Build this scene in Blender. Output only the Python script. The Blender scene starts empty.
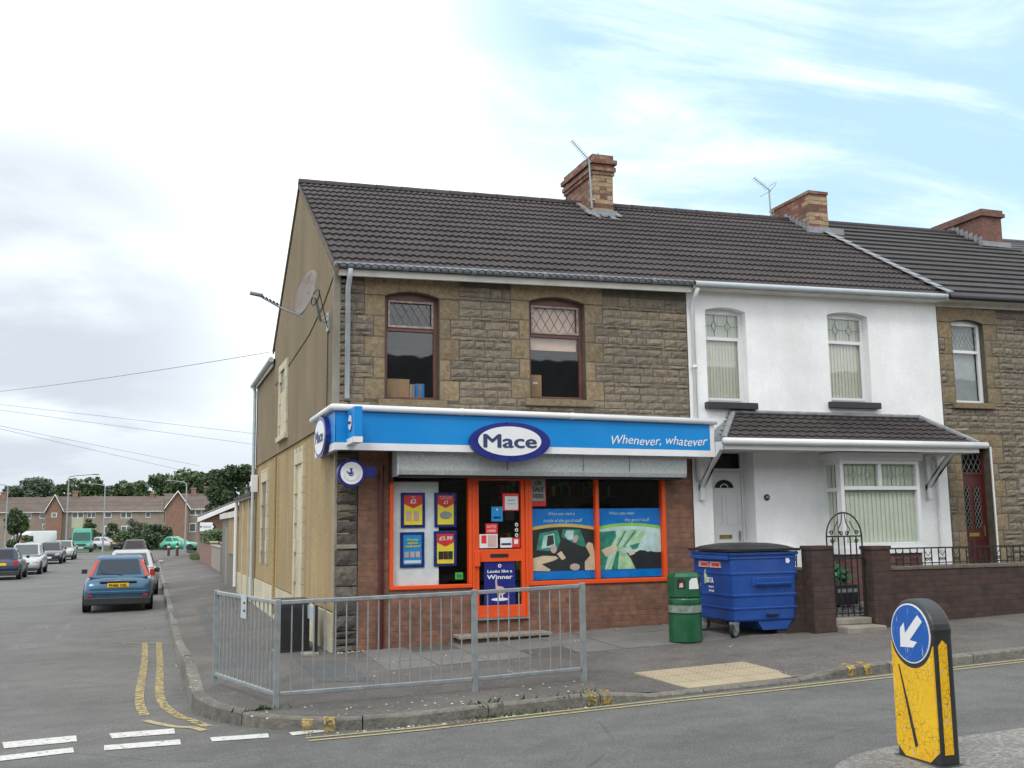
import bpy, math, random
import numpy as np
from mathutils import Vector, Matrix
random.seed(7); rng = np.random.default_rng(7)
SC = bpy.context.scene; COL = SC.collection; PI = math.pi
# ---------------------------------------------------------------- camera
F = 1023.9; CAM = np.array([-2.369, -14.089, 1.65])
_a = np.array([150-512, 530-384, F]); _a = _a/np.linalg.norm(_a)
_b = np.array([3450-512, 488-384, F]); _b = _b/np.linalg.norm(_b)
_b = _b-_a*(_a@_b); _b = _b/np.linalg.norm(_b)
RW = np.array([_b, _a, np.cross(_b, _a)])            # rows: world axes in camera axes
cd = bpy.data.cameras.new('camera'); cam = bpy.data.objects.new('camera', cd); COL.objects.link(cam)
cd.lens = F/1024*36; cd.sensor_width = 36; cd.clip_end = 3000
m = Matrix(((RW[0][0], -RW[0][1], -RW[0][2], CAM[0]), (RW[1][0], -RW[1][1], -RW[1][2], CAM[1]), (RW[2][0], -RW[2][1], -RW[2][2], CAM[2]), (0, 0, 0, 1)))
cam.matrix_world = m; SC.camera = cam
def ray(px, py): return RW @ np.array([px-512, py-384, F])
# ---------------------------------------------------------------- world, sun, exposure
SUN_EL, SUN_AZ = math.radians(48), math.radians(215)     # azimuth clockwise from +Y
W = bpy.data.worlds.new('World'); SC.world = W; W.use_nodes = True
def sky():
    nt = W.node_tree; N = nt.nodes; L = nt.links; N.clear()
    out = N.new('ShaderNodeOutputWorld'); bg = N.new('ShaderNodeBackground'); L.new(bg.outputs[0], out.inputs[0])
    bg.inputs[1].default_value = 0.1
    st = N.new('ShaderNodeTexSky'); st.sky_type = 'NISHITA'; st.sun_disc = False; st.sun_elevation = SUN_EL; st.sun_rotation = SUN_AZ
    tc = N.new('ShaderNodeTexCoord')
    def math_(op, a, b=None, c=None, clamp=False):
        n = N.new('ShaderNodeMath'); n.operation = op; n.use_clamp = clamp
        for i, v in enumerate((a, b, c)):
            if v is None: continue
            if isinstance(v, (int, float)): n.inputs[i].default_value = v
            else: L.new(v, n.inputs[i])
        return n.outputs[0]
    def dot(px, py):
        d = ray(px, py); d = d/np.linalg.norm(d)
        n = N.new('ShaderNodeVectorMath'); n.operation = 'DOT_PRODUCT'; L.new(tc.outputs['Generated'], n.inputs[0]); n.inputs[1].default_value = d
        return n.outputs['Value']
    def rng_(v, a, b):
        n = N.new('ShaderNodeMapRange'); n.interpolation_type = 'SMOOTHSTEP'; L.new(v, n.inputs[0]); n.inputs[1].default_value = a; n.inputs[2].default_value = b
        return n.outputs[0]
    sx = N.new('ShaderNodeSeparateXYZ'); L.new(tc.outputs['Generated'], sx.inputs[0])
    zz = math_('ADD', math_('MAXIMUM', sx.outputs[2], 0.0), 0.22)
    cv = N.new('ShaderNodeCombineXYZ'); L.new(math_('DIVIDE', sx.outputs[0], zz), cv.inputs[0]); L.new(math_('DIVIDE', sx.outputs[1], zz), cv.inputs[1])
    def noise(scale, det, rough, off=0.0, dist=0.0):
        n = N.new('ShaderNodeTexNoise'); n.noise_dimensions = '4D'; n.inputs['W'].default_value = off
        n.inputs['Scale'].default_value = scale; n.inputs['Detail'].default_value = det; n.inputs['Roughness'].default_value = rough; n.inputs['Distortion'].default_value = dist
        L.new(cv.outputs[0], n.inputs['Vector']); return n.outputs[0]
    n1 = noise(0.9, 6, 0.55, 1.3, 0.3); n2 = noise(2.2, 7, 0.6, 4.0, 0.5); n3 = noise(1.3, 5, 0.5, 9.0, 0.2)
    # blue openings: up to the right of the view
    cs = N.new('ShaderNodeMapping'); cs.inputs['Rotation'].default_value = (0, 0, 0.9); cs.inputs['Scale'].default_value = (0.6, 1.7, 1); L.new(cv.outputs[0], cs.inputs[0])
    ns_ = N.new('ShaderNodeTexNoise'); ns_.inputs['Scale'].default_value = 1.6; ns_.inputs['Detail'].default_value = 8; ns_.inputs['Roughness'].default_value = 0.62; ns_.inputs['Distortion'].default_value = 0.6; L.new(cs.outputs[0], ns_.inputs['Vector'])
    blue = math_('MULTIPLY', rng_(dot(880, -110), 0.875, 0.965), rng_(math_('ADD', math_('MULTIPLY', ns_.outputs[0], 0.9), math_('MULTIPLY', n2, 0.35)), 0.36, 0.68))
    blue = math_('MAXIMUM', blue, math_('MULTIPLY', rng_(dot(330, 40), 0.994, 0.9995), 0.25))
    # grey underside low on the left
    grey = math_('MULTIPLY', math_('MULTIPLY', rng_(dot(-100, 380), 0.925, 0.99), 1.0), rng_(math_('ADD', n3, math_('MULTIPLY', n2, 0.35)), 0.36, 0.74))
    low = math_('MULTIPLY', rng_(sx.outputs[2], 0.26, 0.02), rng_(dot(60, 450), 0.93, 0.99))
    grey = math_('MAXIMUM', grey, math_('MULTIPLY', low, 0.95))
    def mix(f, a, b):
        n = N.new('ShaderNodeMix'); n.data_type = 'RGBA'
        if isinstance(f, float): n.inputs[0].default_value = f
        else: L.new(f, n.inputs[0])
        for k, v in ((6, a), (7, b)):
            if isinstance(v, tuple): n.inputs[k].default_value = (*v, 1)
            else: L.new(v, n.inputs[k])
        return n.outputs[2]
    white = mix(rng_(n2, 0.35, 0.7), (12.5, 13.4, 14.2), (15.2, 15.4, 15.6))
    cl = mix(grey, white, (6.0, 6.7, 7.4))
    pale = mix(0.8, st.outputs[0], (4.6, 7.6, 9.4))
    fin = mix(math_('MULTIPLY', blue, 0.9), cl, pale)
    L.new(fin, bg.inputs[0])
sky()
sd = bpy.data.lights.new('sun', 'SUN'); sd.energy = 1.0; sd.angle = math.radians(14); sd.color = (1, 0.96, 0.9)
so = bpy.data.objects.new('sun', sd); COL.objects.link(so)
sdir = Vector((math.sin(SUN_AZ)*math.cos(SUN_EL), math.cos(SUN_AZ)*math.cos(SUN_EL), math.sin(SUN_EL)))
so.rotation_euler = sdir.to_track_quat('Z', 'Y').to_euler(); so.location = (0, -5, 30)
SC.view_settings.view_transform = 'Standard'; SC.view_settings.look = 'None'; SC.view_settings.gamma = 1; SC.view_settings.use_curve_mapping = False
SC.view_settings.exposure = 0.2
SC.render.engine = 'CYCLES'
SC.cycles.max_bounces = 7; SC.cycles.transparent_max_bounces = 16
# ---------------------------------------------------------------- terrain heights
def ss(t): t = min(1, max(0, t)); return t*t*(3-2*t)
KY = -4.4
def pave(x, y):
    pm = .031*max(x, 0)+.01*min(x, 0)+.022*max(min(y, 0), KY-.2)
    pm -= .075*ss((x-1.9)/.7)*ss((5.0-x)/.7)*ss((-y-3.3)/1.0)
    ps = -.10+.095*min(max(x, -2.2), 0)
    t = ss((y+2)/9) if x < 1 else ss((y+2)/9)*ss(1-(x-1)/2)
    return pm*(1-t)+ps*t-.12*ss((y-30)/60)
def road(x, y):
    main = (.031 if x > 0 else .01)*x-.20+.02*min(max(KY-y, 0), 3.5)
    side = -.42-.02*min(max(-1.9-x, 0), 4)
    t = ss((y-KY)/12)
    return main*(1-t)+side*t-.06*ss((y-60)/40)
def hit(px, py, fn):
    d = ray(px, py); z = 0
    for _ in range(30):
        t = (z-CAM[2])/d[2]; P = CAM+d*t; z = 0.5*z+0.5*fn(P[0], P[1])
    return P[0], P[1], fn(P[0], P[1])
def hx(px, py, x): d = ray(px, py); return CAM+d*((x-CAM[0])/d[0])
def hy(px, py, y): d = ray(px, py); return CAM+d*((y-CAM[1])/d[1])
# ---------------------------------------------------------------- materials
def lin(c): return tuple(((v/255)/12.92 if v/255 <= .04045 else ((v/255+.055)/1.055)**2.4) for v in c)
MATS = {}
class NT:
    def __init__(s, name):
        s.m = bpy.data.materials.new(name); s.m.use_nodes = True; s.N = s.m.node_tree.nodes; s.L = s.m.node_tree.links
        s.b = s.N['Principled BSDF']; s.tc = s.N.new('ShaderNodeTexCoord')
    def coord(s, sc=(1, 1, 1), src='Object'):
        n = s.N.new('ShaderNodeMapping'); n.inputs['Scale'].default_value = sc; s.L.new(s.tc.outputs[src], n.inputs[0]); return n.outputs[0]
    def noise(s, scale, det=4, rough=.55, vec=None, dist=0):
        n = s.N.new('ShaderNodeTexNoise'); n.inputs['Scale'].default_value = scale; n.inputs['Detail'].default_value = det; n.inputs['Roughness'].default_value = rough; n.inputs['Distortion'].default_value = dist
        s.L.new(vec or s.coord(), n.inputs['Vector']); return n.outputs[0]
    def ramp(s, v, pts):
        n = s.N.new('ShaderNodeValToRGB'); s.L.new(v, n.inputs[0]); e = n.color_ramp.elements
        while len(e) < len(pts): e.new(.5)
        for q, (p, c) in zip(e, pts): q.position = p; q.color = (*(c if isinstance(c, tuple) else (c,)*3), 1)
        return n.outputs[0]
    def rangef(s, v, a, b, c=0, d=1):
        n = s.N.new('ShaderNodeMapRange'); n.inputs[1].default_value = a; n.inputs[2].default_value = b; n.inputs[3].default_value = c; n.inputs[4].default_value = d
        s.L.new(v, n.inputs[0]); return n.outputs[0]
    def mix(s, f, a, b, t='MIX'):
        n = s.N.new('ShaderNodeMix'); n.data_type = 'RGBA'; n.blend_type = t
        for k, v in ((0, f), (6, a), (7, b)):
            if isinstance(v, tuple): n.inputs[k].default_value = (*v, 1)
            elif isinstance(v, (int, float)): n.inputs[k].default_value = v
            else: s.L.new(v, n.inputs[k])
        return n.outputs[2]
    def mul(s, a, b):
        n = s.N.new('ShaderNodeMath'); n.operation = 'MULTIPLY'
        for k, v in ((0, a), (1, b)):
            if isinstance(v, (int, float)): n.inputs[k].default_value = v
            else: s.L.new(v, n.inputs[k])
        return n.outputs[0]
    def bump(s, h, dist, strength=1.0, prev=None):
        n = s.N.new('ShaderNodeBump'); n.inputs['Strength'].default_value = strength; n.inputs['Distance'].default_value = dist; s.L.new(h, n.inputs['Height'])
        if prev: s.L.new(prev, n.inputs['Normal'])
        s.L.new(n.outputs[0], s.b.inputs['Normal']); return n.outputs[0]
    def col(s, v):
        if isinstance(v, tuple): s.b.inputs['Base Color'].default_value = (*v, 1)
        else: s.L.new(v, s.b.inputs['Base Color'])
    def set(s, rough=None, metal=None, coat=None, spec=None):
        if rough is not None:
            if isinstance(rough, (int, float)): s.b.inputs['Roughness'].default_value = rough
            else: s.L.new(rough, s.b.inputs['Roughness'])
        if metal is not None: s.b.inputs['Metallic'].default_value = metal
        if coat: s.b.inputs['Coat Weight'].default_value = coat; s.b.inputs['Coat Roughness'].default_value = .08
        if spec is not None: s.b.inputs['Specular IOR Level'].default_value = spec
    def island(s):
        n = s.N.new('ShaderNodeNewGeometry'); return n.outputs['Random Per Island']
    def wallvec(s):   # 2D brick coordinates that follow whichever way a wall faces
        sx = s.N.new('ShaderNodeSeparateXYZ'); s.L.new(s.tc.outputs['Object'], sx.inputs[0])
        sn = s.N.new('ShaderNodeSeparateXYZ'); s.L.new(s.tc.outputs['Normal'], sn.inputs[0])
        ab = s.N.new('ShaderNodeMath'); ab.operation = 'ABSOLUTE'; s.L.new(sn.outputs[0], ab.inputs[0])
        gt = s.N.new('ShaderNodeMath'); gt.operation = 'GREATER_THAN'; s.L.new(ab.outputs[0], gt.inputs[0]); gt.inputs[1].default_value = .6
        mx = s.N.new('ShaderNodeMix'); mx.data_type = 'FLOAT'; s.L.new(gt.outputs[0], mx.inputs[0]); s.L.new(sx.outputs[0], mx.inputs[2]); s.L.new(sx.outputs[1], mx.inputs[3])
        cv = s.N.new('ShaderNodeCombineXYZ'); s.L.new(mx.outputs[0], cv.inputs[0]); s.L.new(sx.outputs[2], cv.inputs[1]); return cv.outputs[0]
def plain(name, c, rough=.6, metal=0, var=.12, scale=6, bump=0, bscale=40, coat=0, dirt=0, spec=None):
    if name in MATS: return MATS[name]
    t = NT(name); n = t.noise(scale, 5)
    a = tuple(v*(1-var) for v in c); b = tuple(min(1, v*(1+var)) for v in c)
    cc = t.ramp(n, [(.3, a), (.7, b)])
    if dirt: cc = t.mix(t.mul(t.rangef(t.noise(scale*.5, 7, .7), .48, .72), dirt), cc, (.07, .06, .05))
    t.col(cc); t.set(t.rangef(n, .3, .7, max(.02, rough-.08), min(1, rough+.08)), metal, coat, spec)
    if bump: t.bump(t.noise(bscale, 5, .6), bump)
    MATS[name] = t.m; return t.m
def brickmat(name, c1, c2, mortar, w=.225, h=.075, m=.009, soot=.3, bias=0, c3=None):
    if name in MATS: return MATS[name]
    t = NT(name); v = t.wallvec(); n = t.N.new('ShaderNodeTexBrick'); t.L.new(v, n.inputs[0])
    n.inputs['Scale'].default_value = 1; n.inputs['Mortar Size'].default_value = m; n.inputs['Mortar Smooth'].default_value = .2; n.inputs['Bias'].default_value = bias
    n.inputs['Brick Width'].default_value = w; n.inputs['Row Height'].default_value = h
    n.inputs['Color1'].default_value = (*c1, 1); n.inputs['Color2'].default_value = (*c2, 1); n.inputs['Mortar'].default_value = (*mortar, 1)
    c = t.mix(1.0, n.outputs[0], t.ramp(t.noise(9, 6, .65), [(.3, .62), (.7, 1.25)]), 'MULTIPLY')
    if soot: c = t.mix(t.mul(t.rangef(t.noise(1.6, 7, .7), .45, .7), soot), c, (.05, .042, .036))
    t.col(c); t.set(.88)
    b = t.bump(t.rangef(n.outputs['Fac'], 0, 1, 1, 0), .008); t.bump(t.noise(70, 4), .004, .8, b)
    MATS[name] = t.m; return t.m
def stonemat(name, cols, dark=.35):
    t = NT(name); c = t.ramp(t.island(), [(i/(len(cols)-1), q) for i, q in enumerate(cols)])
    c = t.mix(1.0, c, t.ramp(t.noise(14, 8, .7), [(.28, .55), (.72, 1.35)]), 'MULTIPLY')
    c = t.mix(t.mul(t.rangef(t.noise(1.3, 6, .65), .5, .75), dark), c, (.045, .04, .032))
    t.col(c); t.set(.92); b = t.bump(t.noise(24, 6, .65), .025, .9); t.bump(t.noise(110, 4), .004, .7, b)
    return t.m
def asphalt(name, base, tint, patch, sc=1.0, gum=.0):
    t = NT(name)
    fine = t.noise(62*sc, 5, .8); mid = t.noise(3.2, 6, .6); big = t.noise(.45, 5, .6, dist=.6)
    c = t.ramp(fine, [(.3, tuple(v*.5 for v in base)), (.5, base), (.7, tuple(v*1.6 for v in tint))])
    c = t.mix(1.0, c, t.ramp(mid, [(.3, .84), (.7, 1.14)]), 'MULTIPLY')
    c = t.mix(1.0, c, t.ramp(big, [(.35, patch), (.65, 1.1)]), 'MULTIPLY')
    vo = t.N.new('ShaderNodeTexVoronoi'); vo.feature = 'DISTANCE_TO_EDGE'; vo.inputs['Scale'].default_value = .55; t.L.new(t.coord(), vo.inputs['Vector'])
    crack = t.mul(t.rangef(vo.outputs[0], 0, .006, 1, 0), t.rangef(t.noise(.9, 3), .5, .62))
    c = t.mix(t.mul(crack, .6), c, (.03, .03, .03))
    vg = t.N.new('ShaderNodeTexVoronoi'); vg.inputs['Scale'].default_value = 2.6; t.L.new(t.coord(), vg.inputs['Vector']); c = t.mix(t.mul(t.rangef(vg.outputs[0], .05, .09, 1, 0), gum), c, (.05, .048, .045))
    c = t.mix(t.mul(t.rangef(t.noise(1.1, 6, .7, t.coord((.35, 1.6, 1))), .53, .70), .38), c, (.06, .057, .053))
    t.col(c); t.set(.87); t.bump(fine, .008, .8); return t.m
M = {}
M['road'] = asphalt('road_asphalt', (.118, .116, .112), (.15, .148, .142), .82)
M['sideroad'] = asphalt('side_road_asphalt', (.128, .124, .117), (.16, .156, .148), .84)
M['pave'] = asphalt('pavement_asphalt', (.118, .107, .098), (.155, .142, .13), .72, .8, .5)
M['patch'] = asphalt('patch_asphalt', (.085, .086, .088), (.12, .12, .12), .85)
M['island'] = asphalt('island_concrete', (.22, .21, .195), (.30, .29, .265), .8, .5)
M['kerb'] = plain('kerb_concrete', (.20, .19, .165), .9, var=.35, scale=3.2, bump=.006, bscale=60, dirt=.6)
M['slab'] = plain('paving_slab', (.17, .165, .155), .9, var=.2, scale=2.2, bump=.003, bscale=90, dirt=.4)
def paint(name, c, lo, hi):
    t = NT(name); t.col(t.ramp(t.noise(25, 5), [(.3, tuple(v*.75 for v in c)), (.7, c)])); t.set(.75)
    tr = t.N.new('ShaderNodeBsdfTransparent'); mx = t.N.new('ShaderNodeMixShader')
    f = t.rangef(t.noise(17, 7, .75), lo, hi); t.L.new(f, mx.inputs[0]); t.L.new(tr.outputs[0], mx.inputs[1]); t.L.new(t.b.outputs[0], mx.inputs[2])
    t.L.new(mx.outputs[0], t.N['Material Output'].inputs[0]); return t.m
M['white_line'] = paint('worn_white_paint', (.62, .62, .58), .36, .44)
M['yellow_line'] = paint('worn_yellow_paint', (.44, .35, .15), .42, .52)
M['faint_line'] = paint('faded_white_paint', (.36, .36, .34), .49, .60)
M['yellow_thin'] = paint('thin_yellow_paint', (.42, .36, .19), .33, .47)
M['kerb_yellow'] = paint('kerb_yellow_paint', (.42, .29, .07), .46, .55)
M['tactile'] = plain('tactile_buff', (.37, .31, .21), .85, var=.12, scale=3, dirt=.25)
M['grass'] = plain('grass_ground', (.06, .085, .03), .95, var=.4, scale=1.2, bump=.03)
M['stone'] = stonemat('rubble_stone', [(.165, .14, .108), (.235, .195, .142), (.20, .168, .13), (.265, .215, .152), (.18, .155, .122), (.235, .192, .138)], .2)
M['stone_dressed'] = stonemat('dressed_sandstone', [(.26, .20, .12), (.215, .165, .10), (.28, .21, .125), (.19, .15, .10)], .35)
M['stone_dark'] = stonemat('sooty_stone', [(.06, .053, .046), (.12, .102, .085), (.085, .075, .066), (.18, .155, .125)], .5)
M['kerb'] = stonemat('kerb_stone', [(.15, .14, .12), (.21, .20, .175), (.18, .168, .145), (.235, .22, .19)], .55)
M['mortar'] = plain('stone_mortar', (.10, .088, .066), .95, var=.3, scale=8, bump=.01)
def tile(name, a, b):
    t = NT(name); c = t.mix(t.rangef(t.noise(1.1, 6, .6), .35, .65), a, b)
    c = t.mix(1.0, c, t.ramp(t.island(), [(0, .86), (1, 1.14)]), 'MULTIPLY')
    c = t.mix(1.0, c, t.ramp(t.noise(30, 5, .7), [(.3, .75), (.75, 1.25)]), 'MULTIPLY')
    c = t.mix(t.mul(t.rangef(t.noise(7, 6, .75), .66, .74), .5), c, (.22, .21, .17))
    c = t.mix(t.mul(t.rangef(t.noise(3.3, 3, .5, t.coord((1, 1, 1))), .55, .7), .35), c, (.085, .07, .055)); t.col(c); t.set(.85); t.bump(t.noise(60, 4), .004); return t.m
M['tile'] = tile('brown_roof_tile', (.040, .032, .032), (.056, .045, .045))
M['tile2'] = tile('grey_roof_tile', (.040, .036, .038), (.054, .048, .049))
M['tile_far'] = tile('far_brown_tile', (.13, .10, .085), (.165, .13, .11))
M['slate'] = tile('slate', (.06, .062, .068), (.09, .09, .098))
def render_mat(name, c, stain, bscale, bdist, st=.6, vert=True, con=.25):
    t = NT(name); n = t.noise(bscale, 4, .7); c0 = t.ramp(n, [(.3, tuple(v*(1-con) for v in c)), (.7, tuple(min(.9, v*(1+con*.8)) for v in c))])
    c0 = t.mix(1.0, c0, t.ramp(t.noise(.7, 5), [(.3, .84), (.7, 1.12)]), 'MULTIPLY')
    if vert: c0 = t.mix(t.mul(t.rangef(t.noise(1, 6, .65, t.coord((2.2, 2.2, .28))), .47, .68), st), c0, stain)
    t.col(c0); t.set(.92); t.bump(n, bdist); return t.m
M['render_up'] = render_mat('pebbledash', (.225, .172, .10), (.13, .105, .07), 40, .014, .42)
M['render_lo'] = render_mat('buff_render', (.36, .26, .125), (.2, .155, .095), 14, .004, .55)
M['plinth'] = render_mat('cream_plinth', (.55, .50, .36), (.22, .19, .13), 20, .003, .5)
M['cream'] = plain('cream_masonry', (.52, .47, .34), .8, var=.15, scale=5, dirt=.35, bump=.004)
M['white_render'] = render_mat('white_roughcast', (.83, .835, .835), (.58, .575, .54), 26, .005, .2, True, .05)
M['grey_render'] = render_mat('grey_render', (.19, .17, .145), (.10, .09, .075), 22, .004, .5)
M['taupe'] = render_mat('taupe_render', (.30, .245, .205), (.2, .165, .14), 8, .004, .3)
M['brick_shop'] = brickmat('shop_brick', (.285, .125, .072), (.20, .092, .06), (.17, .135, .11), soot=.4)
M['brick_garden'] = brickmat('garden_brick', (.085, .042, .034), (.052, .03, .027), (.05, .042, .037), .225, .078, soot=.55)
M['brick_pier'] = brickmat('reddish_brick', (.17, .07, .055), (.11, .05, .042), (.12, .09, .08), soot=.3)
M['brick_ch'] = brickmat('chimney_brick', (.23, .07, .05), (.33, .23, .14), (.15, .115, .085), .24, .085, .012, soot=.65, bias=-.25)
M['brick_ch3'] = brickmat('dull_chimney_brick', (.19, .08, .06), (.19, .08, .055), (.15, .11, .09), .24, .08, .01, soot=.4)
M['brick_cream'] = plain('cream_brick', (.36, .26, .16), .85, var=.35, scale=9, dirt=.75, bump=.005)
M['brick_far'] = brickmat('far_red_brick', (.30, .15, .105), (.24, .125, .09), (.26, .2, .16), soot=0)
M['white'] = plain('white_upvc', (.74, .75, .75), .35, var=.05, dirt=.10)
M['white_dirty'] = plain('dirty_white_paint', (.62, .60, .54), .6, var=.12, dirt=.45, scale=5)
M['grey_gutter'] = plain('grey_gutter', (.17, .19, .215), .5, var=.15, dirt=.3)
M['pipe_grey'] = plain('pale_grey_pipe', (.45, .50, .53), .45, var=.1, dirt=.12)
M['fascia_blue'] = plain('sky_blue_sign', (.0, .235, .62), .35, var=.03, scale=1.5)
M['sign_white'] = plain('sign_white', (.76, .77, .78), .35, var=.04)
M['navy'] = plain('navy_sign', (.014, .022, .19), .3, var=.06)
M['navy_text'] = plain('navy_lettering', (.03, .045, .13), .4, var=.03)
M['orange'] = plain('orange_paint', (.78, .085, .012), .38, var=.06, dirt=.10, scale=3)
M['shutter'] = plain('galvanised_shutter', (.44, .47, .47), .55, .1, var=.22, scale=30, dirt=.15)
M['galv'] = plain('galvanised_rail', (.30, .33, .34), .45, .4, var=.16, scale=12, dirt=.18)
M['dark_red'] = plain('dark_red_wood', (.075, .016, .014), .4, var=.2)
M['mahogany'] = plain('mahogany_frame', (.13, .055, .04), .5, var=.2)
M['black'] = plain('black_iron', (.015, .015, .016), .5, var=.2)
M['black_plastic'] = plain('black_plastic', (.026, .027, .03), .42, var=.15, scale=10)
M['rubber'] = plain('tyre_rubber', (.02, .02, .021), .8, var=.2)
M['rim'] = plain('alloy_rim', (.36, .37, .38), .35, .6, var=.1)
M['bin_blue'] = plain('bin_blue_paint', (.010, .07, .32), .5, var=.22, scale=3.5, dirt=.28)
M['bin_green'] = plain('bin_green_paint', (.008, .095, .038), .4, var=.2, scale=5, dirt=.3)
M['lead'] = plain('lead_flashing', (.24, .25, .265), .55, .1, var=.3, scale=9, dirt=.3, bump=.006, bscale=20)
M['concrete'] = plain('old_concrete', (.27, .25, .21), .9, var=.25, scale=5, dirt=.4, bump=.006)
M['coping'] = plain('weathered_coping', (.14, .115, .095), .92, var=.4, scale=6, dirt=.5, bump=.01)
M['blind'] = plain('vertical_blind', (.62, .63, .52), .8, var=.05)
M['card'] = plain('cardboard', (.36, .22, .11), .8)
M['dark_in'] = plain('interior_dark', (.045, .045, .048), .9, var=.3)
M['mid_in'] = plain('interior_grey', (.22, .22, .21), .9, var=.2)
M['red'] = plain('sign_red', (.72, .03, .035), .45, var=.05)
M['yellow'] = plain('sign_yellow', (.90, .68, .04), .45, var=.05)
M['green'] = plain('bright_green', (.08, .5, .03), .5, var=.05)
M['sign_blue'] = plain('road_sign_blue', (.008, .10, .42), .3, var=.04)
M['poster_blue'] = plain('poster_blue', (.01, .27, .60), .45, var=.05)
M['vinyl_blue'] = plain('vinyl_blue', (.0, .19, .62), .4, var=.08)
M['pink'] = plain('pale_pink', (.60, .40, .36), .6, var=.1)
M['pale_sky'] = plain('pale_sky_print', (.55, .70, .68), .6, var=.25, scale=7)
M['skin'] = plain('skin_tone', (.72, .55, .38), .6, var=.12)
M['leafpale'] = plain('pale_leaf_print', (.42, .60, .34), .6, var=.3, scale=9)
M['leafprint'] = plain('green_leaf_print', (.03, .26, .17), .6, var=.4, scale=12)
M['lime'] = plain('lime_arc', (.30, .62, .10), .5)
M['amber_arc'] = plain('amber_arc', (.72, .45, .12), .5)
M['dish'] = plain('rusty_dish', (.20, .165, .15), .6, .1, var=.5, dirt=.7, scale=5)
M['taillight'] = plain('tail_light', (.45, .02, .015), .15, var=.1, coat=.5)
M['taillight2'] = plain('orange_red_light', (.42, .05, .025), .2, var=.1, coat=.5)
M['headlight'] = plain('headlamp', (.6, .62, .63), .12, .3, var=.1, coat=.8)
M['plate_y'] = plain('yellow_plate', (.80, .48, .02), .4, var=.03)
M['plate_w'] = plain('white_plate', (.72, .72, .70), .4, var=.03)
M['hedge'] = plain('hedge_leaf', (.045, .085, .022), .7, var=.4, scale=2)
M['trunk'] = plain('bark', (.09, .07, .05), .9, var=.3)
def leafm(name, a, b):
    t = NT(name); c = t.ramp(t.island(), [(0, a), (.5, tuple((p+q)/2 for p, q in zip(a, b))), (1, b)])
    c = t.mix(1.0, c, t.ramp(t.noise(.35, 3), [(.3, .7), (.7, 1.25)]), 'MULTIPLY'); t.col(c); t.set(.65); return t.m
M['leaf_dark'] = leafm('dark_foliage', (.032, .058, .026), (.07, .11, .045))
M['leaf_mid'] = leafm('mid_foliage', (.05, .085, .032), (.10, .15, .055))
M['leaf_blue'] = leafm('grey_green_foliage', (.065, .09, .055), (.12, .155, .095))
def glassm(name, tint, fr=1.5, rough=.02, base=0.0):
    t = NT(name); N, L = t.N, t.L
    tr = N.new('ShaderNodeBsdfTransparent'); tr.inputs[0].default_value = (*tint, 1)
    gl = N.new('ShaderNodeBsdfGlossy'); gl.inputs['Roughness'].default_value = rough
    lw = N.new('ShaderNodeLayerWeight'); lw.inputs[0].default_value = .5; pw = N.new('ShaderNodeMath'); pw.operation = 'POWER'; L.new(lw.outputs['Facing'], pw.inputs[0]); pw.inputs[1].default_value = 5
    mx = N.new('ShaderNodeMixShader'); f = t.rangef(pw.outputs[0], 0, 1, fr, .75)
    bp = N.new('ShaderNodeBump'); bp.inputs['Distance'].default_value = .002; L.new(t.noise(1.7, 2), bp.inputs['Height']); L.new(bp.outputs[0], gl.inputs['Normal'])
    L.new(f, mx.inputs[0]); L.new(tr.outputs[0], mx.inputs[1]); L.new(gl.outputs[0], mx.inputs[2]); L.new(mx.outputs[0], N['Material Output'].inputs[0]); return t.m
M['glass'] = glassm('window_glass', (.96, .98, .98), .022)
M['glass_up'] = glassm('upper_window_glass', (.96, .97, .97), .055)
M['carglass'] = glassm('car_glass', (.42, .45, .46), .05)
def carpaint(name, c, metal=.35): return plain('paint_'+name, c, .32, metal, var=.04, scale=3, coat=.6)
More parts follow.
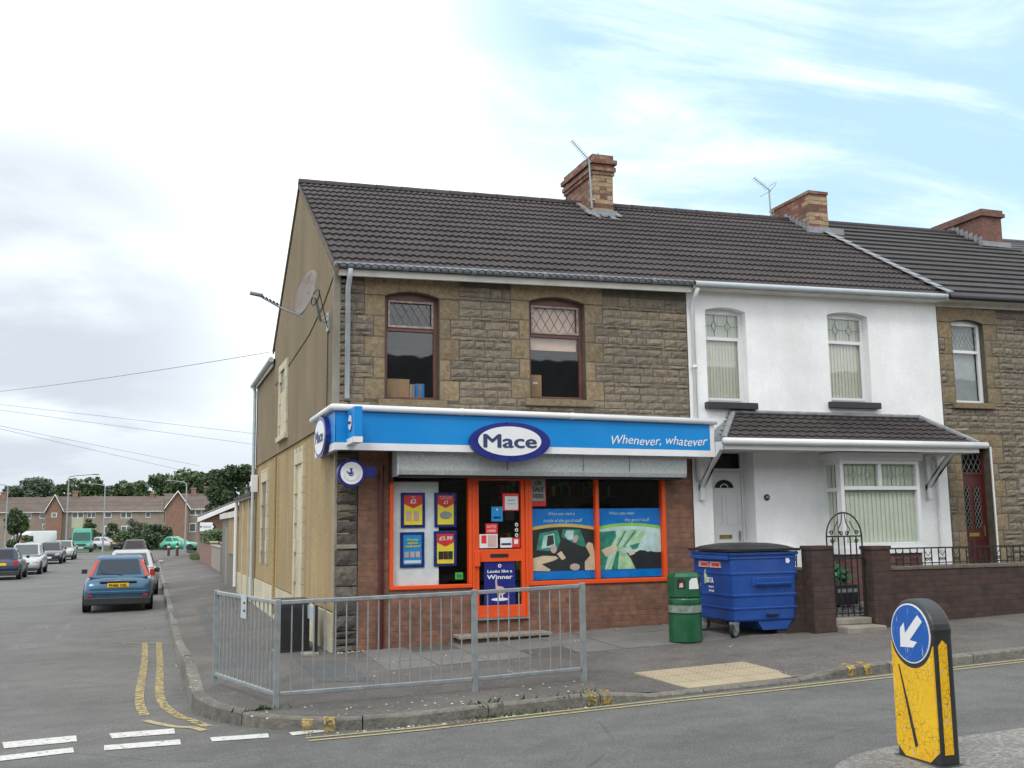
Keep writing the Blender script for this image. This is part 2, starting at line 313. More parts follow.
# ---------------------------------------------------------------- object helpers
WORLD = set()
def tag(o, label=None, cat=None, group=None, kind=None):
    if label: o['label'] = label
    if cat: o['category'] = cat
    if group: o['group'] = group
    if kind: o['kind'] = kind
    return o
def thing(name, label, cat, loc=(0, 0, 0), rz=0, group=None, world=False):
    o = bpy.data.objects.new(name, None); COL.objects.link(o); o.location = loc; o.rotation_euler = (0, 0, rz); o.empty_display_size = .2
    tag(o, label, cat, group)
    if world: WORLD.add(o.name)
    return o
class MB:
    def __init__(s): s.v = []; s.f = []
    def add(s, vs, fs):
        k = len(s.v); s.v += [tuple(map(float, p)) for p in vs]; s.f += [tuple(k+i for i in f) for f in fs]; return s
    def box(s, x0, x1, y0, y1, z0, z1):
        return s.add([(x0, y0, z0), (x1, y0, z0), (x1, y1, z0), (x0, y1, z0), (x0, y0, z1), (x1, y0, z1), (x1, y1, z1), (x0, y1, z1)],
                     [(0, 3, 2, 1), (4, 5, 6, 7), (0, 1, 5, 4), (1, 2, 6, 5), (2, 3, 7, 6), (3, 0, 4, 7)])
    def quad(s, a, b, c, d): return s.add([a, b, c, d], [(0, 1, 2, 3)])
    def poly(s, pts): return s.add(pts, [tuple(range(len(pts)))])
    def tube(s, pts, r, n=8, closed=False):
        pts = [Vector(p) for p in pts]; rr = r if isinstance(r, (list, tuple)) else [r]*len(pts); k = len(s.v); m = len(pts)
        prev = None
        for i, p in enumerate(pts):
            if closed: t = (pts[(i+1) % m]-pts[i-1]).normalized()
            else: t = (pts[min(i+1, m-1)]-pts[max(i-1, 0)]).normalized()
            if prev is None:
                up = Vector((0, 0, 1)) if abs(t.z) < .9 else Vector((1, 0, 0)); a = t.cross(up).normalized()
            else: a = (prev-t*prev.dot(t)).normalized()
            prev = a; b = t.cross(a)
            for j in range(n):
                q = 2*PI*(j+.5)/n; s.v.append(tuple(p+(a*math.cos(q)+b*math.sin(q))*rr[i]))
        for i in range(m if closed else m-1):
            i2 = (i+1) % m
            for j in range(n): s.f.append((k+i*n+j, k+i*n+(j+1) % n, k+i2*n+(j+1) % n, k+i2*n+j))
        if not closed: s.f.append(tuple(k+j for j in range(n))[::-1]); s.f.append(tuple(k+(m-1)*n+j for j in range(n)))
        return s
    def prism(s, pts, ax, a, b):   # polygon in the plane across axis ax, extruded a->b ; pts order (x,y)|(x,z)|(y,z)
        def P(p, t): return (t, p[0], p[1]) if ax == 'x' else (p[0], t, p[1]) if ax == 'y' else (p[0], p[1], t)
        n = len(pts); k = len(s.v); s.v += [P(p, a) for p in pts]+[P(p, b) for p in pts]
        s.f += [tuple(k+i for i in range(n)), tuple(k+n+i for i in range(n))[::-1]]+[(k+i, k+n+i, k+n+(i+1) % n, k+(i+1) % n) for i in range(n)]
        return s
    def lathe(s, prof, c=(0, 0, 0), ax='z', n=20):
        k = len(s.v); m = len(prof)
        for r, h in prof:
            for j in range(n):
                q = 2*PI*j/n; u, v = r*math.cos(q), r*math.sin(q)
                p = (u, v, h) if ax == 'z' else (h, u, v) if ax == 'x' else (u, h, v)
                s.v.append((p[0]+c[0], p[1]+c[1], p[2]+c[2]))
        for i in range(m-1):
            for j in range(n): s.f.append((k+i*n+j, k+i*n+(j+1) % n, k+(i+1)*n+(j+1) % n, k+(i+1)*n+j))
        s.f.append(tuple(k+j for j in range(n))); s.f.append(tuple(k+(m-1)*n+j for j in range(n))); return s
    def grid(s, fn, nu, nv):
        k = len(s.v)
        for i in range(nu+1):
            for j in range(nv+1): s.v.append(tuple(fn(i/nu, j/nv)))
        for i in range(nu):
            for j in range(nv): a = k+i*(nv+1)+j; s.f.append((a, a+nv+1, a+nv+2, a+1))
        return s
    def move(s, fn): s.v = [fn(*p) for p in s.v]; return s
    def build(s, name, mat, parent=None, smooth=False, bevel=0, seg=2, kind=None, label=None, cat=None, group=None, fix=True, sub=0):
        me = bpy.data.meshes.new(name); me.from_pydata([tuple(map(float, p)) for p in s.v], [], s.f)
        if fix:
            import bmesh
            bm = bmesh.new(); bm.from_mesh(me); bmesh.ops.recalc_face_normals(bm, faces=bm.faces); bm.to_mesh(me); bm.free()
        if mat: me.materials.append(M[mat] if isinstance(mat, str) else mat)
        if smooth: me.polygons.foreach_set('use_smooth', [True]*len(me.polygons))
        o = bpy.data.objects.new(name, me); COL.objects.link(o)
        if parent is not None:
            o.parent = parent
            if parent.name in WORLD: o.location = -Vector(parent.location)
        if bevel: b = o.modifiers.new('b', 'BEVEL'); b.width = bevel; b.segments = seg; b.limit_method = 'ANGLE'; b.angle_limit = .6
        if sub: q = o.modifiers.new('s', 'SUBSURF'); q.levels = q.render_levels = sub
        tag(o, label, cat, group, kind); return o
def B(x0, x1, y0, y1, z0, z1): return MB().box(x0, x1, y0, y1, z0, z1)
def text(s, h, mat, parent, o, ux=(1, 0, 0), uz=(0, 0, 1), width=None, bold=0.0, shear=0.0, ext=.002, name='lettering', align='CENTER', wave=None):
    """lettering as mesh: cap height h, origin o = middle (or left) of the baseline, ux reading direction, uz up"""
    cu = bpy.data.curves.new('t', 'FONT'); cu.body = s; cu.size = 1; cu.align_x = align; cu.extrude = ext/max(h, .001)*.7; cu.offset = 0; cu.shear = shear; cu.resolution_u = 3
    ob = bpy.data.objects.new('t', cu); COL.objects.link(ob); dg = bpy.context.evaluated_depsgraph_get(); dg.update()
    me = bpy.data.meshes.new_from_object(ob.evaluated_get(dg)); bpy.data.objects.remove(ob); bpy.data.curves.remove(cu)
    k = h/.72; xs = [v.co.x for v in me.vertices]; sx = k
    if width and xs: sx = width/(max(xs)-min(xs))
    if bold:
        me2 = me; vs = [tuple(v.co) for v in me.vertices]; fs = [tuple(p.vertices) for p in me.polygons]; nv = len(vs); bb = .028
        V2, F2 = [], []
        for k_, (sh_, up_) in enumerate(((-bb, 0), (bb, 0), (0, bb*.6), (0, -bb*.6))): V2 += [(a+sh_, b+up_, c+k_*.0009/max(k, .001)) for a, b, c in vs]; F2 += [tuple(i+k_*nv for i in f) for f in fs]
        me = bpy.data.meshes.new(name); me.from_pydata(V2, [], F2)
    ux = Vector(ux).normalized(); uz = Vector(uz).normalized(); n = ux.cross(uz); o = Vector(o)
    for v in me.vertices:
        dz = wave(v.co.x*sx) if wave else 0
        v.co = o+ux*(v.co.x*sx)+uz*(v.co.y*k+dz)+n*(v.co.z*k)
    me.materials.append(M[mat] if isinstance(mat, str) else mat)
    ob = bpy.data.objects.new(name, me); COL.objects.link(ob); ob.parent = parent
    if parent.name in WORLD: ob.location = -Vector(parent.location)
    return ob
def copy_tree(o, parent=None):
    c = o.copy(); COL.objects.link(c)
    if parent is not None: c.parent = parent
    for ch in list(o.children): copy_tree(ch, c)
    return c
def disc(cx, cz, rx, rz, y, t, n=40):   # oval plate facing -y
    return MB().prism([(cx+rx*math.cos(2*PI*i/n), cz+rz*math.sin(2*PI*i/n)) for i in range(n)], 'y', y-t, y)
# ---------------------------------------------------------------- ground, roads, pavement
def terr(x, y): return road(x, y) if (y < KY or x < -1.9) else pave(x, y)
def ticks(*segs):
    out = []
    for a, b, n in segs: out += list(np.linspace(a, b, n, endpoint=False))
    return out+[segs[-1][1]]
def terrain():
    xs = ticks((-700, -60, 8), (-60, -12, 8), (-12, 20, 24), (20, 80, 10), (80, 700, 6)); ys = ticks((-300, -40, 6), (-40, -20, 4), (-20, 110, 60), (110, 400, 8), (400, 900, 4))
    mb = MB(); nx, ny = len(xs), len(ys)
    mb.v = [(x, y, min(road(min(max(x, -12), 60), min(y, 120)), pave(min(max(x, -2), 60), min(y, 120)))-.1) for x in xs for y in ys]
    mb.f = [(i*ny+j, (i+1)*ny+j, (i+1)*ny+j+1, i*ny+j+1) for i in range(nx-1) for j in range(ny-1)]
    mb.build('ground', 'grass', kind='structure')
terrain()
def gridsheet(name, mat, xs, ys, fn, off=0, kind='structure'):
    mb = MB(); ny = len(ys)
    mb.v = [(x, y, fn(x, y)+off) for x in xs for y in ys]
    mb.f = [(i*ny+j, (i+1)*ny+j, (i+1)*ny+j+1, i*ny+j+1) for i in range(len(xs)-1) for j in range(ny-1)]
    return mb.build(name, mat, kind=kind, smooth=True)
gridsheet('main_road', 'road', ticks((-60, -12, 8), (-12, 14, 52), (14, 90, 16)), ticks((-13.0, KY-.35, 20), (KY-.35, KY+.05, 2)), road)
gridsheet('side_road', 'sideroad', ticks((-10.2, -1.7, 17)), ticks((KY+.05, 12, 32), (12, 92, 30)), road)
gridsheet('side_road', 'sideroad', ticks((-1.7, .1, 8)), ticks((KY+.05, -2.0, 8)), road)
gridsheet('cross_street', 'sideroad', ticks((-70, 70, 30)), ticks((92, 99, 4)), road, .003)
# kerb line of the shop's pavement: outer edge
KP = [(-1.9, y) for y in ticks((91, 12, 60), (12, -2.3, 16))]
for q in range(1, 9):
    a = q/9*PI/2; KP.append((-1.9+1.75*(1-math.cos(a)), -2.3-2.1*math.sin(a)))
KP += [(x, KY) for x in ticks((-.12, 14, 24), (14, 70, 30))]
KPV = [Vector((a, b, 0)) for a, b in KP]
def koff(i, d):
    t = (KPV[min(i+1, len(KPV)-1)]-KPV[max(i-1, 0)]).normalized(); n = Vector((-t.y, t.x, 0)); p = KPV[i]+n*d; return p.x, p.y
def kz(x, y): return pave(x, y)
def kerbs():
    mb = MB(); prof = [(0, -1), (0.012, -.018), (.028, 0), (.135, 0), (.135, -1)]
    # resample into stones
    dense = []
    for i in range(len(KP)-1):
        a, b = koff(i, 0), koff(i+1, 0); L_ = math.dist(a, b); n = max(1, int(L_/.24))
        for k in range(n): dense.append((i, k/n))
    pts = []
    for i, t in dense:
        def mixp(d, i=i, t=t): a, b = koff(i, d), koff(i+1, d); return (a[0]*(1-t)+b[0]*t, a[1]*(1-t)+b[1]*t)
        pts.append(mixp)
    i = 0; st = 4
    while i+1 < len(pts):
        j = min(i+st, len(pts)-1); jit = random.uniform(-.006, .006)
        secs = []
        for q in range(i, j+1):
            P = pts[q]; sec = []
            for d, dz in prof:
                x, y = P(d); z = road(x, y)-.15 if dz == -1 else kz(*P(.1))+.004+dz+jit
                sec.append(Vector((x, y, z)))
            secs.append(sec)
        # small gaps between the stones
        if j > i:
            e = .006; l0 = (secs[1][0]-secs[0][0]).length or 1; l1 = (secs[-1][0]-secs[-2][0]).length or 1
            secs[0] = [a.lerp(b, e/l0) for a, b in zip(secs[0], secs[1])]; secs[-1] = [a.lerp(b, e/l1) for a, b in zip(secs[-1], secs[-2])]
        k = len(mb.v); n = len(prof)
        for sec in secs: mb.v += [tuple(p) for p in sec]
        for q in range(len(secs)-1):
            for r in range(n-1): a = k+q*n+r; mb.f.append((a, a+1, a+n+1, a+n))
        mb.f.append(tuple(k+r for r in range(n))); mb.f.append(tuple(k+(len(secs)-1)*n+r for r in range(n))[::-1])
        i = j
    mb.build('kerb', 'kerb', kind='structure')
kerbs()
def pavement():
    mb = MB(); n = 8
    for i in range(len(KP)):
        x, y = koff(i, .125)
        tx, ty = max(x, .55), max(y, .35)
        for k in range(n+1):
            u = k/n; X, Y = x+(tx-x)*u, y+(ty-y)*u; mb.v.append((X, Y, pave(X, Y)))
    for i in range(len(KP)-1):
        for k in range(n): a = i*(n+1)+k; mb.f.append((a, a+1, a+n+2, a+n+1))
    mb.build('pavement', 'pave', kind='structure', smooth=True)
pavement()
# opposite pavement of the side road and its kerb
gridsheet('side_pavement', 'pave', ticks((-12, -10.3, 4)), ticks((15, 92, 30)), lambda x, y: road(x, y)+.12)
mb = MB()
for y in range(15, 92): mb.box(-10.32, -10.2, y+.01, y+.99, road(-10.2, y)-.1, road(-10.2, y)+.125)
mb.build('kerb', 'kerb', kind='structure')
def drape(name, mat, pts, fn, off, n=1, m=1, kind='structure'):
    """quad of four ground corners a,b,c,d (a-b and d-c the long sides) subdivided and laid on the surface"""
    a, b, c, d = [np.array(p[:2]) for p in pts]; mb = MB()
    def f(u, v): p = (a*(1-u)+b*u)*(1-v)+(d*(1-u)+c*u)*v; return (p[0], p[1], fn(p[0], p[1])+off)
    mb.grid(f, n, m); return mb.build(name, mat, kind=kind)
def hr(px, py): return hit(px, py, road)
def hp(px, py): return hit(px, py, pave)
# give-way dashes at the mouth of the side road
for pts in [((2, 743), (76, 736), (77, 742), (4, 749)), ((-4, 757), (73, 748), (74, 753), (-4, 762)), ((109, 734), (174, 729), (175, 734), (112, 739)),
            ((104, 746), (180, 740), (181, 745), (104, 751)), ((210, 738), (268, 734), (269, 738), (212, 742)), ((289, 733), (333, 728.5), (335, 731), (292, 736))]:
    drape('road_marking', 'white_line', [hr(*p) for p in pts], road, .006, 6, 2)
def strip(name, mat, path, w, off=.006, fn=road):
    mb = MB(); P = [Vector((p[0], p[1], 0)) for p in path]
    for i in range(len(P)):
        t = (P[min(i+1, len(P)-1)]-P[max(i-1, 0)]).normalized(); nn = Vector((-t.y, t.x, 0))*w/2
        for q in (P[i]+nn, P[i]-nn): mb.v.append((q.x, q.y, fn(q.x, q.y)+off))
    mb.f = [(2*i, 2*i+1, 2*i+3, 2*i+2) for i in range(len(P)-1)]
    return mb.build(name, mat, kind='structure')
def bez(pts, n=10):
    out = []
    for i in range(len(pts)-1):
        p0, p1, p2, p3 = [np.array(pts[min(max(k, 0), len(pts)-1)][:2]) for k in (i-1, i, i+1, i+2)]
        for k in range(n):
            t = k/n; out.append(tuple(.5*((2*p1)+(-p0+p2)*t+(2*p0-5*p1+4*p2-p3)*t*t+(-p0+3*p1-3*p2+p3)*t**3)))
    return out+[tuple(pts[-1][:2])]
strip('road_marking', 'yellow_line', bez([hr(*p) for p in ((145, 643), (144.5, 662), (140, 690), (140, 705), (145, 716))]), .10)
strip('road_marking', 'yellow_line', bez([hr(*p) for p in ((159, 643), (160, 665), (159.5, 690), (163, 704), (176, 715), (192, 721), (208, 727))]), .10)
strip('road_marking', 'yellow_thin', bez([hr(*p) for p in ((146, 721), (158, 724), (175, 727), (192, 728), (204, 731))]), .08)
strip('road_marking', 'yellow_thin', [hr(122, 643), hr(143, 643), hr(166, 643)], .05)
for dy in (.10, .24): strip('road_marking', 'yellow_thin', [(x, KY-dy-.03+.02*math.sin(x*1.1)) for x in ticks((-1.0, 20, 60), (20, 60, 20))], .055)
for pts in [((10, 645), (38, 642), (36, 648), (8, 651)), ((36, 626), (54, 624), (54, 628), (37, 630)), ((56, 638), (62, 631), (64, 633), (58, 640)), ((64, 628), (70, 622), (72, 624), (66, 630)), ((78, 642), (88, 641), (88, 644), (79, 645)), ((66, 613), (72, 605), (74, 606), (68, 614))]:
    drape('road_marking', 'faint_line', [hr(*p) for p in pts], road, .006, 3, 1)
# drain cover in the gutter, patches, slabs
g = thing('drain_cover', 'rusty iron drain grating in the gutter below the kerb', 'drain cover', hit(472, 722, road), world=True)
gx, gy, gz = g.location
B(gx-.24, gx+.24, gy-.12, gy+.10, gz-.03, gz+.004).build('frame', 'coping', g)
mb = MB()
for k in range(9): mb.box(gx-.21+k*.05, gx-.185+k*.05, gy-.10, gy+.08, gz, gz+.012)
mb.build('grating', 'coping', g)
def patch(name, mat, poly, fn=pave, off=.004): return drape(name, mat, [hit(*p, fn) for p in poly], fn, off, 8, 4)
patch('pavement_patch', 'patch', [(213, 652), (262, 655), (268, 668), (213, 668)])
patch('pavement_patch', 'patch', [(296, 660), (345, 662), (375, 682), (318, 682)])
patch('pavement_patch', 'patch', [(196, 607), (205, 607), (232, 641), (210, 641)])
patch('pavement_patch', 'patch', [(166, 608), (177, 608), (181, 618), (170, 618)])
# paving slabs in front of the shop
mb = MB(); r2 = random.Random(3)
for i in range(9):
    for j in range(3):
        x0, y0 = .35+i*.61, -.65-j*.61
        if r2.random() < .07: continue
        z = lambda x, y: pave(x, y)+.006+dz
        dz = r2.uniform(-.002, .004); e = .006
        pts = [(x0+e, y0+e), (x0+.61-e, y0+e), (x0+.61-e, y0+.61-e), (x0+e, y0+.61-e)]
        mb.add([(a, b, z(a, b)) for a, b in pts]+[(a, b, pave(a, b)-.02) for a, b in pts], [(0, 1, 2, 3), (0, 4, 5, 1), (1, 5, 6, 2), (2, 6, 7, 3), (3, 7, 4, 0)])
mb.build('paving_slabs', 'slab', kind='structure')
for nm_c, lb_c, px_c, py_c, w_c, fn_c in (('service_cover', 'small rusty square cover in the pavement behind the middle of the railing', 523, 671, .16, pave), ('service_cover', 'iron service cover in the pavement far along the side street', 172, 583, .30, pave)):
    X_c, Y_c, Z_c = hit(px_c, py_c, fn_c); t_c = thing(nm_c, lb_c, 'service cover', (X_c, Y_c, Z_c))
    B(-w_c, w_c, -w_c*.7, w_c*.7, -.03, .007).build('frame', 'concrete', t_c, bevel=.004); B(-w_c*.88, w_c*.88, -w_c*.6, w_c*.6, -.02, .010).build('lid', 'coping', t_c, bevel=.002)
# tactile paving at the dropped kerb
def tactile():
    A, Bc, C_, D = [hit(*p, pave) for p in ((638, 677), (762, 667), (797, 683), (680, 692))]
    x0, x1, y0, y1 = 3.02, 4.42, KY+.15, KY+.92
    mb = MB(); e = .004; n1, n2 = 5, 3; dx = (x1-x0)/n1; dy = (y1-y0)/n2
    sk = lambda x, y: x-.34*(y-y0)
    for i in range(n1):
        for j in range(n2):
            q = [(x0+i*dx+e, y0+j*dy+e), (x0+(i+1)*dx-e, y0+j*dy+e), (x0+(i+1)*dx-e, y0+(j+1)*dy-e), (x0+i*dx+e, y0+(j+1)*dy-e)]
            q = [(sk(a, b), b) for a, b in q]
            mb.add([(a, b, pave(a, b)+.012) for a, b in q]+[(a, b, pave(a, b)-.02) for a, b in q], [(0, 1, 2, 3), (0, 4, 5, 1), (1, 5, 6, 2), (2, 6, 7, 3), (3, 7, 4, 0)])
            for u in range(5):
                for v in range(5):
                    cx = x0+(i+(u+.5)/5)*dx; cy = y0+(j+(v+.5)/5)*dy; cx = sk(cx, cy); z = pave(cx, cy)+.012; r = .014
                    mb.add([(cx-r, cy-r, z), (cx+r, cy-r, z), (cx+r, cy+r, z), (cx-r, cy+r, z), (cx, cy, z+.007)], [(0, 1, 4), (1, 2, 4), (2, 3, 4), (3, 0, 4)])
    mb.build('tactile_paving', 'tactile', kind='structure')
tactile()
def kerbpaint(px):
    x = hit(px, 700, pave)[0]
    i = min(range(len(KP)), key=lambda k: (math.dist(KP[k], (x, KY)) if KP[k][1] < -1 else 99)); x = px_x(px)
    mb = MB(); y = KY
    for k in range(1):
        a, b = x, x+.10
        mb.add([(a, y-.004, road(a, y)+.01), (b, y-.004, road(b, y)+.01), (b, y-.004, kz(b, y)-.014), (a, y-.004, kz(a, y)-.014), (b, y+.026, kz(b, y)+.014), (a, y+.026, kz(a, y)+.014), (b+.03, y+.20, kz(b, y+.2)+.014), (a+.03, y+.20, kz(a, y+.2)+.014)], [(0, 1, 2, 3), (3, 2, 4, 5), (5, 4, 6, 7)])
    mb.build('road_marking', 'kerb_yellow', kind='structure')
def px_x(px):
    lo, hi = -3, 30
    for _ in range(40):
        mid = (lo+hi)/2; c = RW.T @ (np.array([mid, KY, kz(mid, KY)])-CAM); q = 512+F*c[0]/c[2]
        if q < px: lo = mid
        else: hi = mid
    return lo
for q in (302, 324, 588, 603, 848, 864): kerbpaint(q)
# traffic island
def island():
    cx, cy = 2.98, -8.62; mb = MB(); out = []; n = 40
    for i in range(n):
        a = PI/2+PI*i/(n-1); out.append((cx-.2+1.0*math.cos(a)*1.05, cy+.84*math.sin(a)))
    out += [(16, cy-.84), (16, cy+.84)]
    z0 = lambda x, y: road(x, y)
    N_ = len(out); ctr = (cx, cy)
    def ring(s, dz): return [((ctr[0]+(x-ctr[0])*s) if x < 10 else x, ctr[1]+(y-ctr[1])*s, z0(x, y)+dz) for x, y in out]
    for s_, dz in ((1, -.1), (1, .085), (.985, .10), (.8, .105), (.3, .115)): mb.v += ring(s_, dz)
    for k in range(4):
        for i in range(N_): a = k*N_+i; b = k*N_+(i+1) % N_; mb.f.append((a, b, b+N_, a+N_))
    mb.f.append(tuple(4*N_+i for i in range(N_)))
    mb.build('traffic_island', 'island', kind='structure')
    drape('tactile_paving', 'tactile', [(4.55, -9.1), (6.2, -9.1), (6.2, -7.95), (4.55, -7.95)], road, .122, 4, 3)
    drape('tactile_edge', 'concrete', [(4.42, -9.2), (4.53, -9.2), (4.53, -7.9), (4.42, -7.9)], road, .121, 2, 3)
island()
# litter
def debris():
    mb = MB(); r = random.Random(5)
    spots = [(.0, .45, -.15, .0), (2, 5, -.35, -.05), (-1.95, -1.8, -3, 6), (-1, 2, KY-.1, KY-.02), (0, 5, -2.5, -.5), (-1.5, 2, -4.2, -3.6)]
    for k in range(260):
        a, b, c, d = r.choice(spots); x, y = r.uniform(a, b), r.uniform(c, d)
        on = (y < KY) or x < -1.9; z = (road if on else pave)(x, y)+.004; s = r.uniform(.006, .022); q = r.uniform(0, PI)
        pts = [(x+s*math.cos(q+t)*r.uniform(.6, 1.2), y+s*math.sin(q+t)*r.uniform(.6, 1.2)) for t in (0, 1.6, 3.1, 4.7)]
        mb.add([(px, py, z) for px, py in pts]+[(x, y, z+s*.6)], [(0, 1, 4), (1, 2, 4), (2, 3, 4), (3, 0, 4)])
    mb.build('litter', plain('litter_bits', (.42, .39, .33), .8, var=.6, scale=3), kind='stuff')
    # weeds along the kerb
    mb = MB()
    for k in range(150):
        x = r.choice([r.gauss(.78, .10), r.gauss(1.75, .15), r.gauss(1.2, .12), r.gauss(-1.3, .12)]); y = r.choice([KY-.02, KY-.04, KY+.16])+r.uniform(-.03, .03)
        if x < -.5: y = -3.6
        z = (road if y < KY else pave)(x, y); h = r.uniform(.02, .07); q = r.uniform(0, 6.28); w = r.uniform(.008, .02)
        mb.add([(x-w*math.cos(q), y-w*math.sin(q), z), (x+w*math.cos(q), y+w*math.sin(q), z), (x+r.uniform(-.04, .04), y+r.uniform(-.04, .04), z+h)], [(0, 1, 2)])
    mb.build('weeds', 'leaf_mid', kind='stuff')
debris()
# ================================================================ BUILDINGS
TX = lambda x: .02*x                    # the terrace climbs slightly to the right
def holed_wall(mb, x0, x1, z0, z1, holes, y=0.0, depth=.16, arch=8, top=None):
    """front sheet of a wall with openings (a, b, c, d, rise) and their reveals going back by depth"""
    xs = {x0, x1}
    for h in holes:
        for k in range(arch+1): xs.add(h[0]+(h[1]-h[0])*k/arch)
    xs = sorted(xs); tp = top or (lambda x: z1)
    def ht(h, x): u = (x-h[0])/(h[1]-h[0])*2-1; return h[3]-h[4]*u*u
    for a, b in zip(xs, xs[1:]):
        m_ = (a+b)/2; cur = (z0, z0)
        for h in sorted([h for h in holes if h[0] < m_ < h[1]], key=lambda h: h[2]):
            if h[2] > cur[0]: mb.quad((a, y, cur[0]), (b, y, cur[1]), (b, y, h[2]), (a, y, h[2]))
            cur = (ht(h, a), ht(h, b))
            mb.quad((a, y, cur[0]), (b, y, cur[1]), (b, y+depth, cur[1]), (a, y+depth, cur[0]))
            mb.quad((a, y, h[2]), (b, y, h[2]), (b, y+depth, h[2]), (a, y+depth, h[2]))
        mb.quad((a, y, cur[0]), (b, y, cur[1]), (b, y, tp(b)), (a, y, tp(a)))
    for h in holes:
        for x in (h[0], h[1]): zt = ht(h, x); mb.quad((x, y, h[2]), (x, y+depth, h[2]), (x, y+depth, zt), (x, y, zt))
    return mb
def stones(mb, x0, x1, z0, z1, holes, y=0.0, hmin=.085, hmax=.17, wmin=.14, wmax=.40, depth=.022, r=None, zf=None):
    r = r or random; z = z0
    while z < z1-.02:
        h = r.uniform(hmin, hmax)
        if z+h > z1-.05: h = z1-z
        ivs = [(x0, x1)]
        for a, b, c, d in holes:
            if z+h > c+.01 and z < d-.01:
                n = []
                for u, v in ivs:
                    if b <= u or a >= v: n.append((u, v))
                    else:
                        if a-u > .03: n.append((u, a))
                        if v-b > .03: n.append((b, v))
                ivs = n
        for u, v in ivs:
            x = u
            while x < v-.01:
                w = r.uniform(wmin, wmax)*(1.25 if h > .12 else 1)
                if v-(x+w) < .12: w = v-x
                split = h > .13 and r.random() < .35
                for zz, hh in (((z, h*.5), (z+h*.5, h*.5)) if split else ((z, h),)): rock(mb, x, x+w, zz, zz+hh, y, depth, r, zf)
                x += w
        z += h
def rock(mb, xa, xb, za, zb, y, depth, r, zf=None, flat=False):
    e = .007; xa += e; xb -= e; za += e; zb -= e; nu, nv = (4, 3) if not flat else (3, 3); k = len(mb.v)
    skew = r.uniform(-.5, .5); base = r.uniform(.3, 1)*depth
    for i in range(nu+1):
        for j in range(nv+1):
            u, v = i/nu, j/nv; edge = (i in (0, nu)) or (j in (0, nv))
            if flat: d = .002 if edge else .010+r.uniform(0, .006)
            else: d = r.uniform(.0, .006) if edge else base+depth*(skew*(u-.5)+r.uniform(-.3, .5))
            x = xa+(xb-xa)*u+(0 if edge else r.uniform(-.01, .01)); zz = za+(zb-za)*v+(r.uniform(-.004, .004) if edge else r.uniform(-.008, .008))
            mb.v.append((x, y-d, zz+(zf(x) if zf else 0)))
    for i in range(nu):
        for j in range(nv): a = k+i*(nv+1)+j; mb.f.append((a, a+nv+1, a+nv+2, a+1))
    # returns to the mortar
    ring = [(i, 0) for i in range(nu+1)]+[(nu, j) for j in range(1, nv+1)]+[(i, nv) for i in range(nu-1, -1, -1)]+[(0, j) for j in range(nv-1, 0, -1)]
    ids = [k+i*(nv+1)+j for i, j in ring]; b0 = len(mb.v)
    for q in ids: x, _, z = mb.v[q]; mb.v.append((x, y+.015, z))
    for q in range(len(ids)): n_ = (q+1) % len(ids); mb.f.append((ids[q], ids[n_], b0+n_, b0+q))
def quoins(mb, x0, x1, z0, z1, side, r, n=5, y=0.0):
    """dressed blocks beside an opening edge; side=-1 blocks extend left of x0, +1 right of x1"""
    h = (z1-z0)/n
    for i in range(n):
        w = .30 if i % 2 == 0 else .17
        a, b = (x0-w, x0) if side < 0 else (x1, x1+w)
        rock(mb, a, b, z0+i*h, z0+(i+1)*h, y, .03, r, None, True)
def dressed_window(sb, r, a, b, c, d, rise, y=0.0, n=5, sill=True):
    quoins(sb, a, b, c, d-rise, -1, r, n, y); quoins(sb, a, b, c, d-rise, 1, r, n, y)
    N_ = 8; k = len(sb.v); zt = d+.20; L0, R0 = a-.30, b+.30   # arched lintel
    pts = [(L0, d-rise), (a, d-rise)]+[(a+(b-a)*i/N_, d-rise*((i/N_*2-1)**2)) for i in range(1, N_)]+[(b, d-rise), (R0, d-rise), (R0, zt), (L0, zt)]
    sb.prism([(p[0], p[1]+.005) for p in pts], 'y', y-.012, y+.05)
def tiles(mb, x0, x1, ye, ze, yr, zr, gauge=.30, per=.112, amp=.012, thick=.028, zf=TX, sag=None, xl=None, xr=None, flat=False):
    """courses of moulded tiles from eave (ye,ze) to ridge (yr,zr); xl/xr may clip each course (hips)"""
    L_ = math.hypot(yr-ye, zr-ze); n = max(1, round(L_/gauge)); g = L_/n; dy, dz = (yr-ye)/L_, (zr-ze)/L_; ny, nz = -dz*(1 if dy > 0 else -1), abs(dy)
    if dy < 0: ny = dz
    for c in range(n):
        s0, s1 = c*g, min(L_, (c+1)*g+.03); a = x0 if xl is None else xl(c/n); b = x1 if xr is None else xr(c/n)
        if b-a < .05: continue
        m_ = max(2, int((b-a)/per*(6 if not flat else 1))); k = len(mb.v); off = random.uniform(0, .004)
        for i in range(m_+1):
            x = a+(b-a)*i/m_; ph = (x/per) % 1
            w = 0 if flat else amp*(math.sin(PI*min(1, ph/.62)) if ph < .62 else -.35*math.sin(PI*(ph-.62)/.38))
            lip = .006*math.sin(2*PI*ph)
            for s_, h in ((s0-.0+lip, -.012+w), (s0+lip, thick+w+off), (s1, w*1.0-.002)):
                mb.v.append((x, ye+dy*s_+ny*h, ze+dz*s_+nz*h+zf(x)+(sag(x) if sag else 0)))
        for i in range(m_):
            p = k+i*3
            mb.f += [(p, p+3, p+4, p+1), (p+1, p+4, p+5, p+2)]
    return mb
def bars(mb, x0, x1, z0, z1, y0, y1, w=.05):
    mb.box(x0, x1, y0, y1, z0, z0+w); mb.box(x0, x1, y0, y1, z1-w, z1); mb.box(x0, x0+w, y0, y1, z0+w, z1-w); mb.box(x1-w, x1, y0, y1, z0+w, z1-w); return mb
